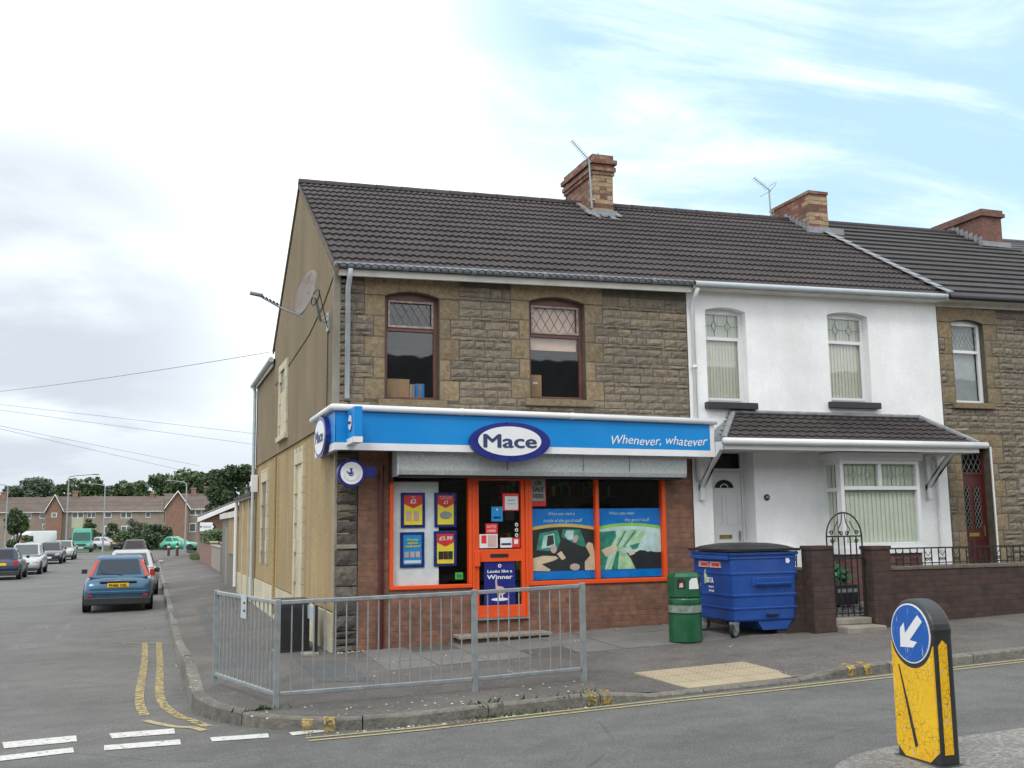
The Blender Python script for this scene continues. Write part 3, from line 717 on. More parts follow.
def lattice(x0, x1, z0, z1, y, nx, r=.004, diamond=True):
    mb = MB(); dx = (x1-x0)/nx; H = z1-z0; sl = dx*1.7; tot = x1-x0
    def seg(a, b):
        mb.tube([(a[0], y, a[1]), (b[0], y, b[1])], r, 4)
    for k in range(-6, nx*2+6):
        # rising lines x = x0+k*dx + (z-z0)/1.7
        for sgn in (1, -1):
            xa = x0+k*dx; pts = []
            xb = xa+sgn*H/1.7
            lo, hi = sorted((xa, xb))
            if hi <= x0 or lo >= x1: continue
            def zat(x): return z0+(x-xa)*sgn*1.7
            p, q = max(lo, x0), min(hi, x1)
            if q-p > .01: seg((p, zat(p)), (q, zat(q)))
    return mb
def leaded(x0, x1, z0, z1, y):    # two diamonds joined by lead lines
    mb = MB(); zc = (z0+z1)/2; w = x1-x0; h = z1-z0; r = .0045
    for f in (.3, .7):
        cx = x0+w*f; a, b = w*.075, h*.27
        for p, q in (((cx-a, zc), (cx, zc+b)), ((cx, zc+b), (cx+a, zc)), ((cx+a, zc), (cx, zc-b)), ((cx, zc-b), (cx-a, zc)), ((cx, zc+b), (cx, z1)), ((cx, zc-b), (cx, z0))):
            mb.tube([(p[0], y, p[1]), (q[0], y, q[1])], r, 4)
    for a, b in ((x0, x0+w*.225), (x0+w*.375, x0+w*.625), (x0+w*.775, x1)): mb.tube([(a, y, zc), (b, y, zc)], r, 4)
    return mb
def sash(parent, a, b, c, d, rise, y, fm, zm, kind, glass='glass_up'):
    """window of two lights: fixed top light above a larger one"""
    f = MB(); N_ = 8; w = .055
    win = f
    pts_o = [(a, c), (b, c), (b, d-rise)]+[(b-(b-a)*i/N_, d-rise*((i/N_*2-1)**2)) for i in range(1, N_)]+[(a, d-rise)]
    # frame: side posts, bottom, arched head
    f.box(a, a+w, y, y+.06, c, d-rise); f.box(b-w, b, y, y+.06, c, d-rise); f.box(a+w, b-w, y, y+.06, c, c+w)
    zt = d-rise-.035
    f.prism([(a, zt), (b, zt), (b, d-rise+.004)]+[(b-(b-a)*i/N_, d-rise*((i/N_*2-1)**2)+.004) for i in range(1, N_)]+[(a, d-rise+.004)], 'y', y+.004, y+.056)
    f.box(a+w, b-w, y+.002, y+.058, zm-.025, zm+.03)
    wo = f.build('window', fm, parent, bevel=.006)
    g = MB().box(a+w, b-w, y+.03, y+.036, c+w, zm-.025).box(a+w, b-w, y+.03, y+.036, zm+.03, zt); g.build('pane', glass, wo)
    return wo
# ---------------------------------------------------------------- 1. the corner shop
R1 = random.Random(11)
shop = thing('corner_shop_house', 'two storey stone and render end of terrace house with blue shop front, brown tiled roof', 'building', (2.8, 0, 0), world=True)
XB = 5.53; XC = 10.44
EZ = 5.27; RZ = 7.80; RY = 3.87
w1 = (.69, 1.485, 3.43, 5.0, .075); w2 = (2.88, 3.775, 3.50, 5.06, .08)
mb = MB(); holed_wall(mb, 0, XB, 2.6, 5.2, [w1, w2], 0.0, .16, top=lambda x: 5.2+TX(x)); mb.build('wall', 'mortar', shop)
mb = MB(); hs = [(w[0]-.31 if i == 0 else w[0]-.31, w[1]+.31, w[2]-.02, w[3]+.21) for i, w in enumerate((w1, w2))]
for w in (w1, w2): sb = MB(); dressed_window(sb, R1, *w); sb.build('dressed_stone', 'stone_dressed', shop, bevel=.006)
stn = MB(); qh = []
for w in (w1, w2):
    n = 5; h = (w[3]-w[4]-w[2])/n
    for i in range(n):
        ww = .30 if i % 2 == 0 else .17; qh.append((w[0]-ww, w[1]+ww, w[2]+i*h, w[2]+(i+1)*h-.001))
    qh.append((w[0]-.30, w[1]+.30, w[3]-w[4], w[3]+.21)); qh.append((w[0]-.06, w[1]+.06, w[2]-.11, w[2]))
def stones_q(mb, x0, x1, z0, z1, holes, y, r, **k):
    # the courses stop where a dressed block stands: split the height at every block edge
    zs = sorted({z0, z1}|{v for h in holes for v in (h[2], h[3]) if z0 < v < z1}); out = [zs[0]]
    for v in zs[1:]:
        if v-out[-1] > .045: out.append(v)
    out[-1] = z1
    for a, b in zip(out, out[1:]):
        act = [h for h in holes if h[2] < (a+b)/2 < h[3]+.001]
        nrow = max(1, round((b-a)/.115)); hh = (b-a)/nrow
        for i in range(nrow): stones(mb, x0, x1, a+i*hh, a+(i+1)*hh, act, y, hh, hh, r=r, **k)
stones_q(stn, .02, XB, 2.9, 5.13, qh, -.0, R1)
stn.build('stone_facing', 'stone', shop, smooth=False)
for w in (w1, w2): B(w[0]-.1, w[1]+.1, -.07, .12, w[2]-.10, w[2]).build('sill', 'stone_dressed', shop, bevel=.01)
for w, zm in ((w1, 4.46), (w2, 4.48)):
    wo = sash(shop, w[0], w[1], w[2], w[3], w[4], .11, 'mahogany', zm, 'wood')
    mbf = bars(MB(), w[0]+.06, w[1]-.06, zm+.03, w[3]-w[4]-.04, .095, .125, .03); mbf.build('casement', plain('peeling_frame', (.30, .24, .22), .6, var=.4, scale=14), wo)
    lattice(w[0]+.09, w[1]-.09, zm+.06, w[3]-w[4]-.07, .13, 5).build('lattice', 'mid_in' if w is w1 else 'mahogany', wo)
# things kept in the upper windows
def carton(label, x0, x1, y0, y1, z0, z1, m, flap=True):
    t = thing('storage_box', label, 'box', ((x0+x1)/2, (y0+y1)/2, z0), world=True)
    B(x0, x1, y0, y1, z0, z1).build('carton', m, t, bevel=.004)
    if flap: MB().box((x0+x1)/2-.02, (x0+x1)/2+.02, y0-.003, y0-.0005, z0, z1).build('tape', plain('parcel_tape', (.30, .20, .11), .4), t)
    else: B(x0+.05, x0+.12, y0-.003, y0-.0005, z0+.2, z0+.23).build('paper_label', 'sign_white', t)
    return t
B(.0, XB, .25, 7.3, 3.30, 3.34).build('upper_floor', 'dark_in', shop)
carton('low brown cardboard box behind the glass of the left upstairs window', .76, 1.10, .22, .5, 3.49, 3.76, 'card')
carton('narrow white box between the brown and blue boxes upstairs', 1.115, 1.17, .22, .4, 3.49, 3.69, 'sign_white')
carton('small blue box at the right inside the left upstairs window', 1.185, 1.32, .22, .45, 3.49, 3.70, 'vinyl_blue')
carton('tall brown carton standing in the corner of the right upstairs window', 2.96, 3.15, .24, .5, 3.56, 3.90, 'card', False)
B(2.93, 3.70, .185, .195, 4.27, 5.01).build('roller_blind', plain('brown_blind', (.60, .42, .31), .8), shop)
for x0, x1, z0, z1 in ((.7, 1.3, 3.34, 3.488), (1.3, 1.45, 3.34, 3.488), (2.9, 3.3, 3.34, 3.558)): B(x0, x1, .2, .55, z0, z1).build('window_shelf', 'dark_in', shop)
# gable wall facing the side street
def gable():
    up = [(0.0, 3.12), (7.4, 3.12), (7.4, 5.42), (RY, RZ-.10), (0.0, 5.22)]
    MB().prism(up, 'x', -.035, .2).build('gable_wall', 'render_up', shop)
    MB().prism([(0, .52), (7.4, .52), (7.4, 3.12), (0, 3.12)], 'x', 0, .2).build('gable_wall', 'render_lo', shop)
    MB().prism([(.02, -.2), (11.15, -.2), (11.15, .50), (0.02, .50)], 'x', -.025, .199).build('plinth', 'plinth', shop)
    MB().prism([(-.012, 2.95), (.05, 2.95), (.05, 5.24), (-.012, 5.24)], 'x', -.045, .05).build('corner_trim', 'concrete', shop)
    # diagonal joint of the old roof line
    MB().tube([(-.04, .05, 5.12), (-.04, 7.2, 3.70)][:1]+[(-.04, 7.2, 3.9)], .012, 5)
gable()
MB().tube([(-.038, .02, 5.18), (-.038, .9, 4.95), (-.038, 2.4, 4.75), (-.038, 7.1, 4.55)], .010, 5).build('cable_run', 'black', shop)
B(-.0, XB, 7.2, 7.4, -.1, 5.4).build('back_wall', 'render_up', shop)
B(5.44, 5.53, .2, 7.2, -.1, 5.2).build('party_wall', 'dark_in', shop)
# rear wing
wing = MB().prism([(7.4, 3.12), (11.15, 3.12), (11.15, 5.05), (7.4, 5.05)], 'x', -.03, .2); wing.build('wing_wall', 'render_up', shop)
MB().prism([(7.4, .52), (11.15, .52), (11.15, 3.12), (7.4, 3.12)], 'x', 0, .2).build('wing_wall', 'render_lo', shop)
B(-.03, 3.2, 10.95, 11.15, -.1, 5.05).build('wing_wall', 'render_up', shop)
B(3.0, 3.2, 7.4, 10.95, -.1, 5.05).build('wing_wall', 'render_up', shop)
mb = MB(); tiles(mb, -7.4, 0, 0, 0, 1, 1) if False else None
def wing_roof():
    mb = MB(); n = 7
    for c in range(n):
        x0 = -.12+c*.26; z0 = 5.08+c*.16; mb.add([(x0, 7.3, z0+.02), (x0, 11.25, z0+.02), (x0+.29, 11.25, z0+.17), (x0+.29, 7.3, z0+.17), (x0, 7.3, z0-.01), (x0, 11.25, z0-.01)], [(0, 1, 2, 3), (4, 5, 1, 0)])
    mb.add([(1.69, 7.3, 6.2), (1.69, 11.25, 6.2), (3.4, 11.25, 5.1), (3.4, 7.3, 5.1)], [(0, 1, 2, 3)]); mb.build('wing_roof', 'tile', shop)
    MB().prism([(-.15, 5.05), (1.69, 6.15), (3.3, 5.05)], 'y', 11.0, 11.14).build('wing_wall', 'render_up', shop)
    MB().tube([(-.13, 7.2, 5.10), (-.13, 11.3, 5.08)], .055, 10).build('gutter', 'pipe_grey', shop)
    B(-.09, -.06, 7.35, 11.2, 4.98, 5.10).build('fascia_board', 'white_dirty', shop)
wing_roof()
MB().tube([(-.13, 11.0, 5.05), (-.09, 11.02, 4.9), (-.09, 11.05, 4.75), (-.09, 11.05, .1)], .04, 8).build('downpipe', 'pipe_grey', shop)
MB().tube([(-.07, 6.6, 3.05), (-.07, 6.6, .0)], .03, 8).build('downpipe', 'render_lo', shop)
def surround(y0, y1, z0, z1, name, infill, top=True):
    s_ = MB(); n = max(3, int((z1-z0)/.24)); h = (z1-z0)/n
    for i in range(n):
        w = .22 if i % 2 else .15
        s_.box(-.05, .01, y0, y0+w, z0+i*h, z0+(i+1)*h-.004); s_.box(-.05, .01, y1-w, y1, z0+i*h, z0+(i+1)*h-.004)
    s_.box(-.052, .01, y0, y1, z1, z1+.20)
    for k in range(3): s_.box(-.052, .01, y0+k*(y1-y0-.2)/2, y0+.2+k*(y1-y0-.2)/2, z1+.20, z1+.28)
    s_.build(name, 'cream', shop, bevel=.006)
    B(-.012, .01, y0+.15, y1-.15, z0, z1).build('blocked_opening', infill, shop)
surround(2.85, 3.95, .50, 2.72, 'door_surround', 'plinth'); surround(8.3, 9.6, .9, 2.66, 'window_surround', 'grey_render')
s_ = MB()
for i in range(6):
    w = .3 if i % 2 else .2
    s_.box(-.075, -.03, 5.05, 5.05+w, 3.40+i*.21, 3.40+(i+1)*.21-.004); s_.box(-.075, -.03, 6.3-w, 6.3, 3.40+i*.21, 3.40+(i+1)*.21-.004)
s_.box(-.077, -.03, 5.05, 6.3, 4.66, 4.80).box(-.11, -.03, 4.98, 6.36, 3.30, 3.40).box(-.055, -.03, 5.25, 6.1, 3.40, 4.25); s_.build('window_surround', 'cream', shop, bevel=.006)
B(-.05, -.03, 5.25, 6.1, 4.25, 4.66).build('side_window', 'glass_up', shop)
MB().box(-.17, -.02, 10.6, 10.75, 2.5, 2.9).build('meter_box', 'white', shop, bevel=.01)
# front roof and ridge
def roof_of(parent, x0, x1, mat, **k):
    mb = MB(); sag = lambda x: -.05*math.exp(-((x-3.2)/2.2)**2)
    tiles(mb, x0, x1, -.30, EZ-.03, RY, RZ, sag=None, **k); mb.build('roof', mat, parent)
    mb = MB(); mb.quad((x0, RY, RZ+TX(x0)), (x1, RY, RZ+TX(x1)), (x1, 7.7, 5.35+TX(x1)), (x0, 7.7, 5.35+TX(x0))); mb.build('roof', mat, parent)
    mb = MB(); n = int((x1-x0)/.45)
    for i in range(n):
        a, b = x0+(x1-x0)*i/n, x0+(x1-x0)*(i+1)/n
        pts = []
        for x, r_ in ((a, .105), (b-.01, .10)): pts.append([(x, RY+r_*math.cos(q*PI/6)*1.1, RZ-.035+r_*math.sin(q*PI/6)+TX(x)) for q in range(7)])
        k_ = len(mb.v); mb.v += pts[0]+pts[1]; mb.f += [(k_+q, k_+q+1, k_+8+q, k_+7+q) for q in range(6)]+[tuple(k_+q for q in range(7)), tuple(k_+7+q for q in range(7))]
    mb.build('ridge_tiles', mat, parent)
roof_of(shop, -.06, XB, 'tile')
MB().prism([(-.32, EZ-.06), (RY, RZ-.03), (7.6, 5.36), (7.6, 5.28), (RY, RZ-.11), (-.30, EZ-.14)], 'x', -.062, -.03).build('verge', 'coping', shop)
B(0.02, XB, -.20, -.02, 5.16, 5.18).move(lambda x, y, z: (x, y, z+TX(x))).build('soffit', 'white_dirty', shop)
MB().box(-.02, XB-.01, -.215, -.195, 5.125, 5.22).move(lambda x, y, z: (x, y, z+TX(x))).build('fascia_board', 'white_dirty', shop)
MB().tube([(-.08, -.27, 5.26), (XB-.02, -.27, 5.26+TX(XB))], .043, 10).build('gutter', 'grey_gutter', shop, smooth=True)
for x in (.9, 1.9, 3.0, 3.9, 4.8): MB().lathe([(.049, 0), (.049, .06)], (x, -.27, 5.26+TX(x)), 'x', 10).build('gutter_joint', 'grey_gutter', shop)
MB().tube([(.14, -.27, 5.22), (.14, -.20, 5.08), (.14, -.09, 4.98), (.14, -.09, 3.42)], .036, 10).build('downpipe', 'pipe_grey', shop, smooth=True)
MB().tube([(.635, -.06, 2.5), (.635, -.06, .02)], .035, 8).build('downpipe', 'dark_red', shop)
def brick_stack(parent, x0, x1, y0, y1, z0, z1, mat, corbel=True, cream=True, topw=.05):
    c = thing_part = MB().box(x0, x1, y0, y1, z0, z1-(.40 if corbel else .0)).build('chimney', mat, parent)
    if corbel:
        m_ = MB(); h = z1-.40
        for k, (e, t) in enumerate(((.03, .075), (.055, .075), (.03, .06), (.075, .085))): m_.box(x0-e, x1+e, y0-e, y1+e, h, h+t); h += t
        m_.box(x0-.02, x1+.02, y0-.02, y1+.02, h, z1); m_.build('corbel', mat, c)
    if cream:
        m_ = MB(); h = .085; n = int((z1-z0)/h); r = random.Random(int(x0*10))
        for i in range(n):
            z = z0+i*h; e = .004
            if corbel and z > z1-.42: break
            if i % 2: m_.box(x0+.12, (x0+x1)/2-.006, y0-.004, y0+.01, z+.005, z+h-.007).box((x0+x1)/2+.006, x1-.12, y0-.0035, y0+.01, z+.005, z+h-.007) if r.random() < .5 else None
            if r.random() < .42: continue
            m_.box(x0-.004, x0+(.12 if i % 2 else .24), y0-.005, y0+.02, z+.004, z+h-.006); m_.box(x1-(.12 if i % 2 else .24), x1+.004, y0-.0045, y0+.02, z+.004, z+h-.006)
            m_.box(x0-.005, x0+.01, y0+.0, y0+(.24 if i % 2 else .12), z+.005, z+h-.007)
        m_.build('cream_bricks', 'brick_cream', c)
    return c
ROOFZ = lambda y: EZ+(RZ-EZ)*(y+.3)/(RY+.3)
c1 = brick_stack(shop, 5.40, 5.80, 3.15, 4.55, 7.2, 8.68, 'brick_ch')
MB().prism([(5.34, 7.36), (5.84, 7.36), (5.84, 7.56), (5.34, 7.56)], 'y', 3.07, 3.14).build('flashing', 'lead', c1)
MB().prism([(3.02, 7.40), (3.02, 7.46), (3.9, 7.98), (4.0, 7.98), (4.0, 7.9)], 'x', 5.30, 5.38).build('flaunching', 'concrete', c1)
mb = MB()
for k in range(9):
    x = 5.20+k*.075+random.uniform(-.02, .02); y = 2.95+random.uniform(-.07, .05); mb.box(x, x+.10, y, y+.2, ROOFZ(y)+TX(x)+.03, ROOFZ(y)+TX(x)+.045+random.uniform(0, .015))
mb.move(lambda x, y, z: (x, y, z+.55*(y-2.95))).build('flashing', 'lead', c1)
# ground floor: stone corner pier, brickwork
mb = MB(); stones(mb, .0, .315, 1.35, 2.75, [], -.0, .13, .26, .16, .32, .03, R1); stones(mb, .0, .315, -.12, 1.35, [], -.03, .18, .40, .3, .32, .035, R1)
mb.build('corner_pier', 'stone_dark', shop)
B(.012, .318, .012, .3, -.2, 3.0).build('corner_pier', 'stone_dark', shop); B(-.004, .03, -.012, .06, .0, 2.95).build('corner_trim', 'concrete', shop)
B(0.03, .30, -.05, .02, 1.36, 1.42).build('corner_pier', 'concrete', shop, bevel=.01)
mb = MB().box(.32, .752, -.02, .20, -.2, 2.75).box(5.035, XB-.02, -.02, .20, -.2, 2.75).box(.752, 1.93, -.018, .2, -.2, .785).box(2.80, 5.035, -.018, .2, -.2, .785)
mb.box(1.93, 2.80, -.016, .2, -.2, .333); mb.build('stall_riser', 'brick_shop', shop)
B(.32, XB, .0, .2, 2.40, 3.0).build('lintel', 'dark_in', shop)
# shop front: frames
sf = MB()
def ofr(mb, x0, x1, z0, z1, w=.07, y0=-.045, y1=.06): bars(mb, x0, x1, z0, z1, y0, y1, w)
L1 = (.752, 1.93); 
wl = ofr(sf, .755, 1.95, .787, 2.42, .055) or sf.build('shop_window', 'orange', shop, bevel=.008)
B(.82, 1.885, .02, .026, .85, 2.36).build('pane', 'glass', wl)
sf = MB(); bars(sf, 2.80, 5.035, .787, 2.42, -.045, .06, .062); sf.box(3.868, 3.922, -.05, .058, .85, 2.355); ww = sf.build('shop_window', 'orange', shop, bevel=.008)
MB().box(2.86, 3.87, .02, .026, .85, 2.36).box(3.92, 4.975, .02, .026, .85, 2.36).build('pane', 'glass', ww)
sf = MB().box(1.952, 1.992, -.05, .07, .335, 2.42).box(2.755, 2.798, -.05, .07, .335, 2.42).box(1.992, 2.755, -.048, .07, 2.36, 2.42); dfr = sf.build('door_frame', 'orange', shop, bevel=.006)
d = MB(); bars(d, 1.994, 2.753, .36, 2.355, -.03, .035, .06); d.box(2.05, 2.70, -.029, .034, 1.14, 1.315); d.box(2.05, 2.70, -.028, .034, .42, .53)
door = d.build('shop_door', 'orange', shop, bevel=.006)
MB().box(2.054, 2.693, .0, .006, .53, 1.14).box(2.054, 2.693, .0, .006, 1.315, 2.295).build('pane', 'glass', door)
B(2.22, 2.49, -.036, -.026, 1.20, 1.25).build('letterbox', 'black', door)
B(1.975, 2.055, -.075, -.028, 1.08, 1.30).build('lock_plate', 'orange', door, bevel=.006)
B(1.95, 2.80, -.07, .0, .335, .358).build('threshold', 'galv', dfr)
# worn concrete step
mb = MB(); n = 16
for i in range(n):
    a, b = 1.66+i*1.36/n, 1.66+(i+1)*1.36/n-.0; f = -.36+random.uniform(-.02, .02)
    mb.box(a, b, f, -.018, .115+.002*(i % 2), .16)
st = thing('door_step', 'chipped concrete step slab in front of the shop door', 'step', (2.34, -.2, .03), world=True)
mb.build('slab', 'concrete', st, bevel=.008); B(1.72, 2.96, -.30, -.019, -.02, .114).build('brick_base', 'brick_shop', st)
# roller shutter housing
SH = lambda x, y, z: (x, y, z-.006*x)
mb = MB().prism([(-.40, 2.42), (-.415, 2.72), (0, 2.73), (0, 2.36), (-.38, 2.36)], 'x', .80, 5.22); mb.move(SH); hb = mb.build('shutter_box', 'shutter', shop, bevel=.006)
for x in (2.36, 3.52, 4.26): MB().box(x, x+.006, -.4185, -.405, 2.44, 2.71).move(SH).build('seam', 'grey_gutter', hb)
MB().prism([(-.425, 2.36), (-.43, 2.725), (0, 2.73), (0, 2.34), (-.40, 2.34)], 'x', .775, .80).move(SH).build('end_plate', 'shutter', hb)
MB().box(.84, 5.18, -.33, -.05, 2.33, 2.36).move(SH).build('shutter_slot', 'black_plastic', hb)
B(.745, .79, -.10, -.02, 2.26, 2.70).build('shutter_guide', 'dark_red', hb)
al = thing('alarm_box', 'small red and white alarm box at the right end of the shutter housing', 'alarm box', (5.31, -.03, 2.45), world=True)
B(5.24, 5.36, -.12, -.02, 2.42, 2.64).build('case', 'sign_white', al, bevel=.01); B(5.262, 5.338, -.127, -.119, 2.46, 2.60).build('cover', 'red', al)
# fascia sign
FS = lambda x, y, z: (x, y, z-.013*x)
FY, FX, FR = -.55, -.09, 5.62
sg = MB().box(FX+.01, FR-.01, FY+.01, -.0, 2.705, 3.26).move(FS).build('fascia_sign', 'sign_white', shop)
MB().prism([(FX-.004, 2.77), (FR-.075, 2.80), (FR-.075, 3.20), (FX-.004, 3.20)], 'y', FY, FY+.012).move(FS).build('blue_panel', 'fascia_blue', sg)
MB().prism([(FX-.012, 2.672), (FR, 2.705), (FR, 2.798), (FX-.012, 2.768)], 'y', FY-.006, FY+.012).move(FS).box(FR-.072, FR, FY-.005, FY+.01, 2.66, 3.13).build('white_band', 'sign_white', sg)
MB().box(FX+.002, .0, FY+.02, 1.15, 2.68, 3.2).build('side_return', 'sign_white', sg)
MB().box(FX-.01, FX+.002, FY, 1.16, 2.77, 3.20).build('blue_panel', 'fascia_blue', sg); MB().box(FX-.014, FX+.004, FY, 1.17, 2.672, 2.768).build('white_band', 'sign_white', sg)
mb = MB().tube([FS(FX-.05, FY-.03, 3.235), FS(FR+.03, FY-.03, 3.235)], .045, 12); mb.build('white_tube', 'white', sg, smooth=True)
MB().tube([(FX-.05, FY-.03, 3.238), (FX-.05, 1.25, 3.235)], .043, 12).build('white_tube', 'white', sg, smooth=True)
MB().box(FX-.02, FR, FY-.01, -.01, 3.20, 3.275).move(FS).build('capping', 'white', sg)
for x in (1.62, 3.27): MB().lathe([(.05, 0), (.05, .05)], FS(x, FY-.03, 3.235), 'x', 12).build('tube_joint', 'white', sg)
# the round-ended name sign
OC = (2.34, 2.815)
def ell(name, cx, cz, rx, rz, y0, t, mat, par, n=48):
    return MB().prism([(cx+rx*math.cos(2*PI*i/n), cz+rz*math.sin(2*PI*i/n)) for i in range(n)], 'y', y0-t, y0).build(name, mat, par)
nm = thing('name_sign', 'large navy rimmed oval Mace sign in the middle of the blue fascia', 'sign', (OC[0], FY, OC[1]), world=True)
o = ell('rim', OC[0], OC[1]-.01, .595, .275, FY-.001, .07, 'navy', nm); ell('face', OC[0]-.01, OC[1]-.0, .465, .205, FY-.072, .01, 'sign_white', nm)
text('Mace', .19, 'navy_text', nm, (OC[0]-.015, FY-.084, OC[1]-.09), width=.77, bold=.012)
text('Whenever, whatever', .135, 'sign_white', sg, (4.68, FY-.004, 2.80), width=1.58, shear=.3, bold=0, wave=lambda x: .012*math.sin(x*9))
ns = thing('side_name_sign', 'oval Mace sign on the side street face of the fascia', 'sign', (FX, .27, 2.9), world=True)
def ell_x(name, cy, cz, ry, rz, x, t, mat, par, n=40): return MB().prism([(cy+ry*math.cos(2*PI*i/n), cz+rz*math.sin(2*PI*i/n)) for i in range(n)], 'x', x-t, x).build(name, mat, par)
ell_x('rim', .27, 2.90, .50, .29, FX-.012, .07, 'navy', ns); ell_x('face', .27, 2.90, .43, .235, FX-.084, .008, 'sign_white', ns)
text('Mace', .17, 'navy_text', ns, (FX-.094, .27, 2.83), ux=(0, -1, 0), width=.66, bold=.012)
bs = thing('box_sign', 'small blue projecting box sign at the corner of the shop fascia', 'sign', (.17, FY-.2, 2.8), world=True)
MB().box(.06, .17, FY-.50, FY-.008, 2.81, 3.20).build('case', 'fascia_blue', bs, bevel=.006); MB().box(.055, .175, FY-.505, FY-.008, 2.735, 2.808).build('base_band', 'sign_white', bs)
ell_x('badge', FY-.25, 3.01, .14, .125, .059, .004, 'navy', bs); ell_x('badge', FY-.25, 3.01, .112, .10, .054, .004, 'sign_white', bs)
text('Mace', .045, 'navy_text', bs, (.049, FY-.25, 2.99), ux=(0, -1, 0), width=.17, bold=.012)
MB().box(.085, .145, FY-.501, FY-.499, 2.84, 3.2).build('edge_panel', 'fascia_blue', bs)
# lottery sign with its crossed fingers emblem
LC = hy(351, 473.3, -.30); lx, lz = LC[0], LC[2]
lt = thing('round_lottery_sign', 'round blue rimmed sign with crossed fingers emblem under the fascia corner', 'sign', (lx, -.30, lz), world=True)
MB().lathe([(.02, 0), (.185, 0), (.19, .02), (.19, .07), (.185, .09), (.02, .09)], (lx, -.345, lz), 'y', 36).build('rim', 'navy', lt)
ell('face', lx, lz, .150, .150, -.346, .008, 'sign_white', lt)
def hand(cx, cz, s, y, par):
    m_ = MB()
    def blob(x, z, rx, rz, yy=0): m_.prism([(cx+s*(x+rx*math.cos(2*PI*i/20)), cz+s*(z+rz*math.sin(2*PI*i/20))) for i in range(20)], 'y', y-.002-yy, y)
    def bar(x0, z0, x1, z1, w, yy=0):
        dx, dz = x1-x0, z1-z0; L_ = math.hypot(dx, dz); nx, nz = -dz/L_*w, dx/L_*w
        m_.prism([(cx+s*(x0+nx), cz+s*(z0+nz)), (cx+s*(x0-nx), cz+s*(z0-nz)), (cx+s*(x1-nx*.8), cz+s*(z1-nz*.8)), (cx+s*(x1+nx*.8), cz+s*(z1+nz*.8))], 'y', y-.0024-yy, y)
    blob(.02, -.22, .40, .34); bar(-.05, -.1, .16, .72, .10, .0006); bar(.1, -.1, -.12, .78, .09, .001); bar(-.3, -.15, -.66, .22, .11, .0014); blob(.22, .05, .22, .18, .0018)
    m_.build('emblem', 'navy', par)
    g_ = MB(); g_.tube([(cx+s*(.02+.26*math.cos(a)), y-.006, cz+s*(-.16+.2*math.sin(a))) for a in np.linspace(PI*1.1, PI*1.9, 8)], .004, 4); g_.tube([(cx+s*(.24+.1*math.cos(a)), y-.006, cz+s*(.06+.1*math.sin(a))) for a in np.linspace(0, 6, 10)], .0025, 4); g_.build('emblem_smile', 'sign_white', par)
hand(lx-.01, lz+.005, .085, -.355, lt)
mb = MB()
for i in range(13):
    a = PI*1.12+PI*.76*i/12; mb.box(lx+.105*math.cos(a)-.006, lx+.105*math.cos(a)+.006, -.3575, -.3545, lz+.105*math.sin(a)-.006, lz+.105*math.sin(a)+.007)
mb.build('lettering', 'pink', lt)
B(lx+.17, lx+.33, -.34, -.27, lz-.05, lz+.09).build('bracket', 'navy', lt); B(lx+.20, lx+.26, -.30, -.02, lz-.02, lz+.04).build('arm', 'navy', lt)
# inside the shop
B(.2, XB-.1, .2, 4.4, -.05, .0).build('shop_floor', 'mid_in', shop)
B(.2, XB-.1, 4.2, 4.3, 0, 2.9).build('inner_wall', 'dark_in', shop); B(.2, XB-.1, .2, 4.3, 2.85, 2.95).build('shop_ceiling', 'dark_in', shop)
B(.80, 1.49, .07, .10, .82, 2.28).build('display_board', plain('grey_board', (.74, .76, .77), .7), shop, bevel=.03)
def shelves():
    t = thing('shelving_unit', 'dim grocery shelves seen through the glass of the right hand shop window', 'shelves', (4.0, 2.2, 0), world=True)
    f = MB().box(3.0, 5.1, 2.3, 2.34, 0, 2.3)
    for z in (.5, .9, 1.3, 1.7, 2.1): f.box(3.0, 5.1, 1.95, 2.3, z, z+.03)
    f.build('frame', 'mid_in', t); r = random.Random(9)
    for nme, c in (('red', .2), ('yellow', .15), ('sign_white', .2), ('poster_blue', .15), ('green', .1)):
        mb = MB()
        for z in (.53, .93, 1.33, 1.73, 2.13):
            x = 3.05
            while x < 5.0:
                w = r.uniform(.06, .14)
                if r.random() < .22: mb.box(x, x+w, 1.98, 2.2, z, z+r.uniform(.12, .26))
                x += w+.02
        mb.build('stock', nme, t, kind=None)
shelves()
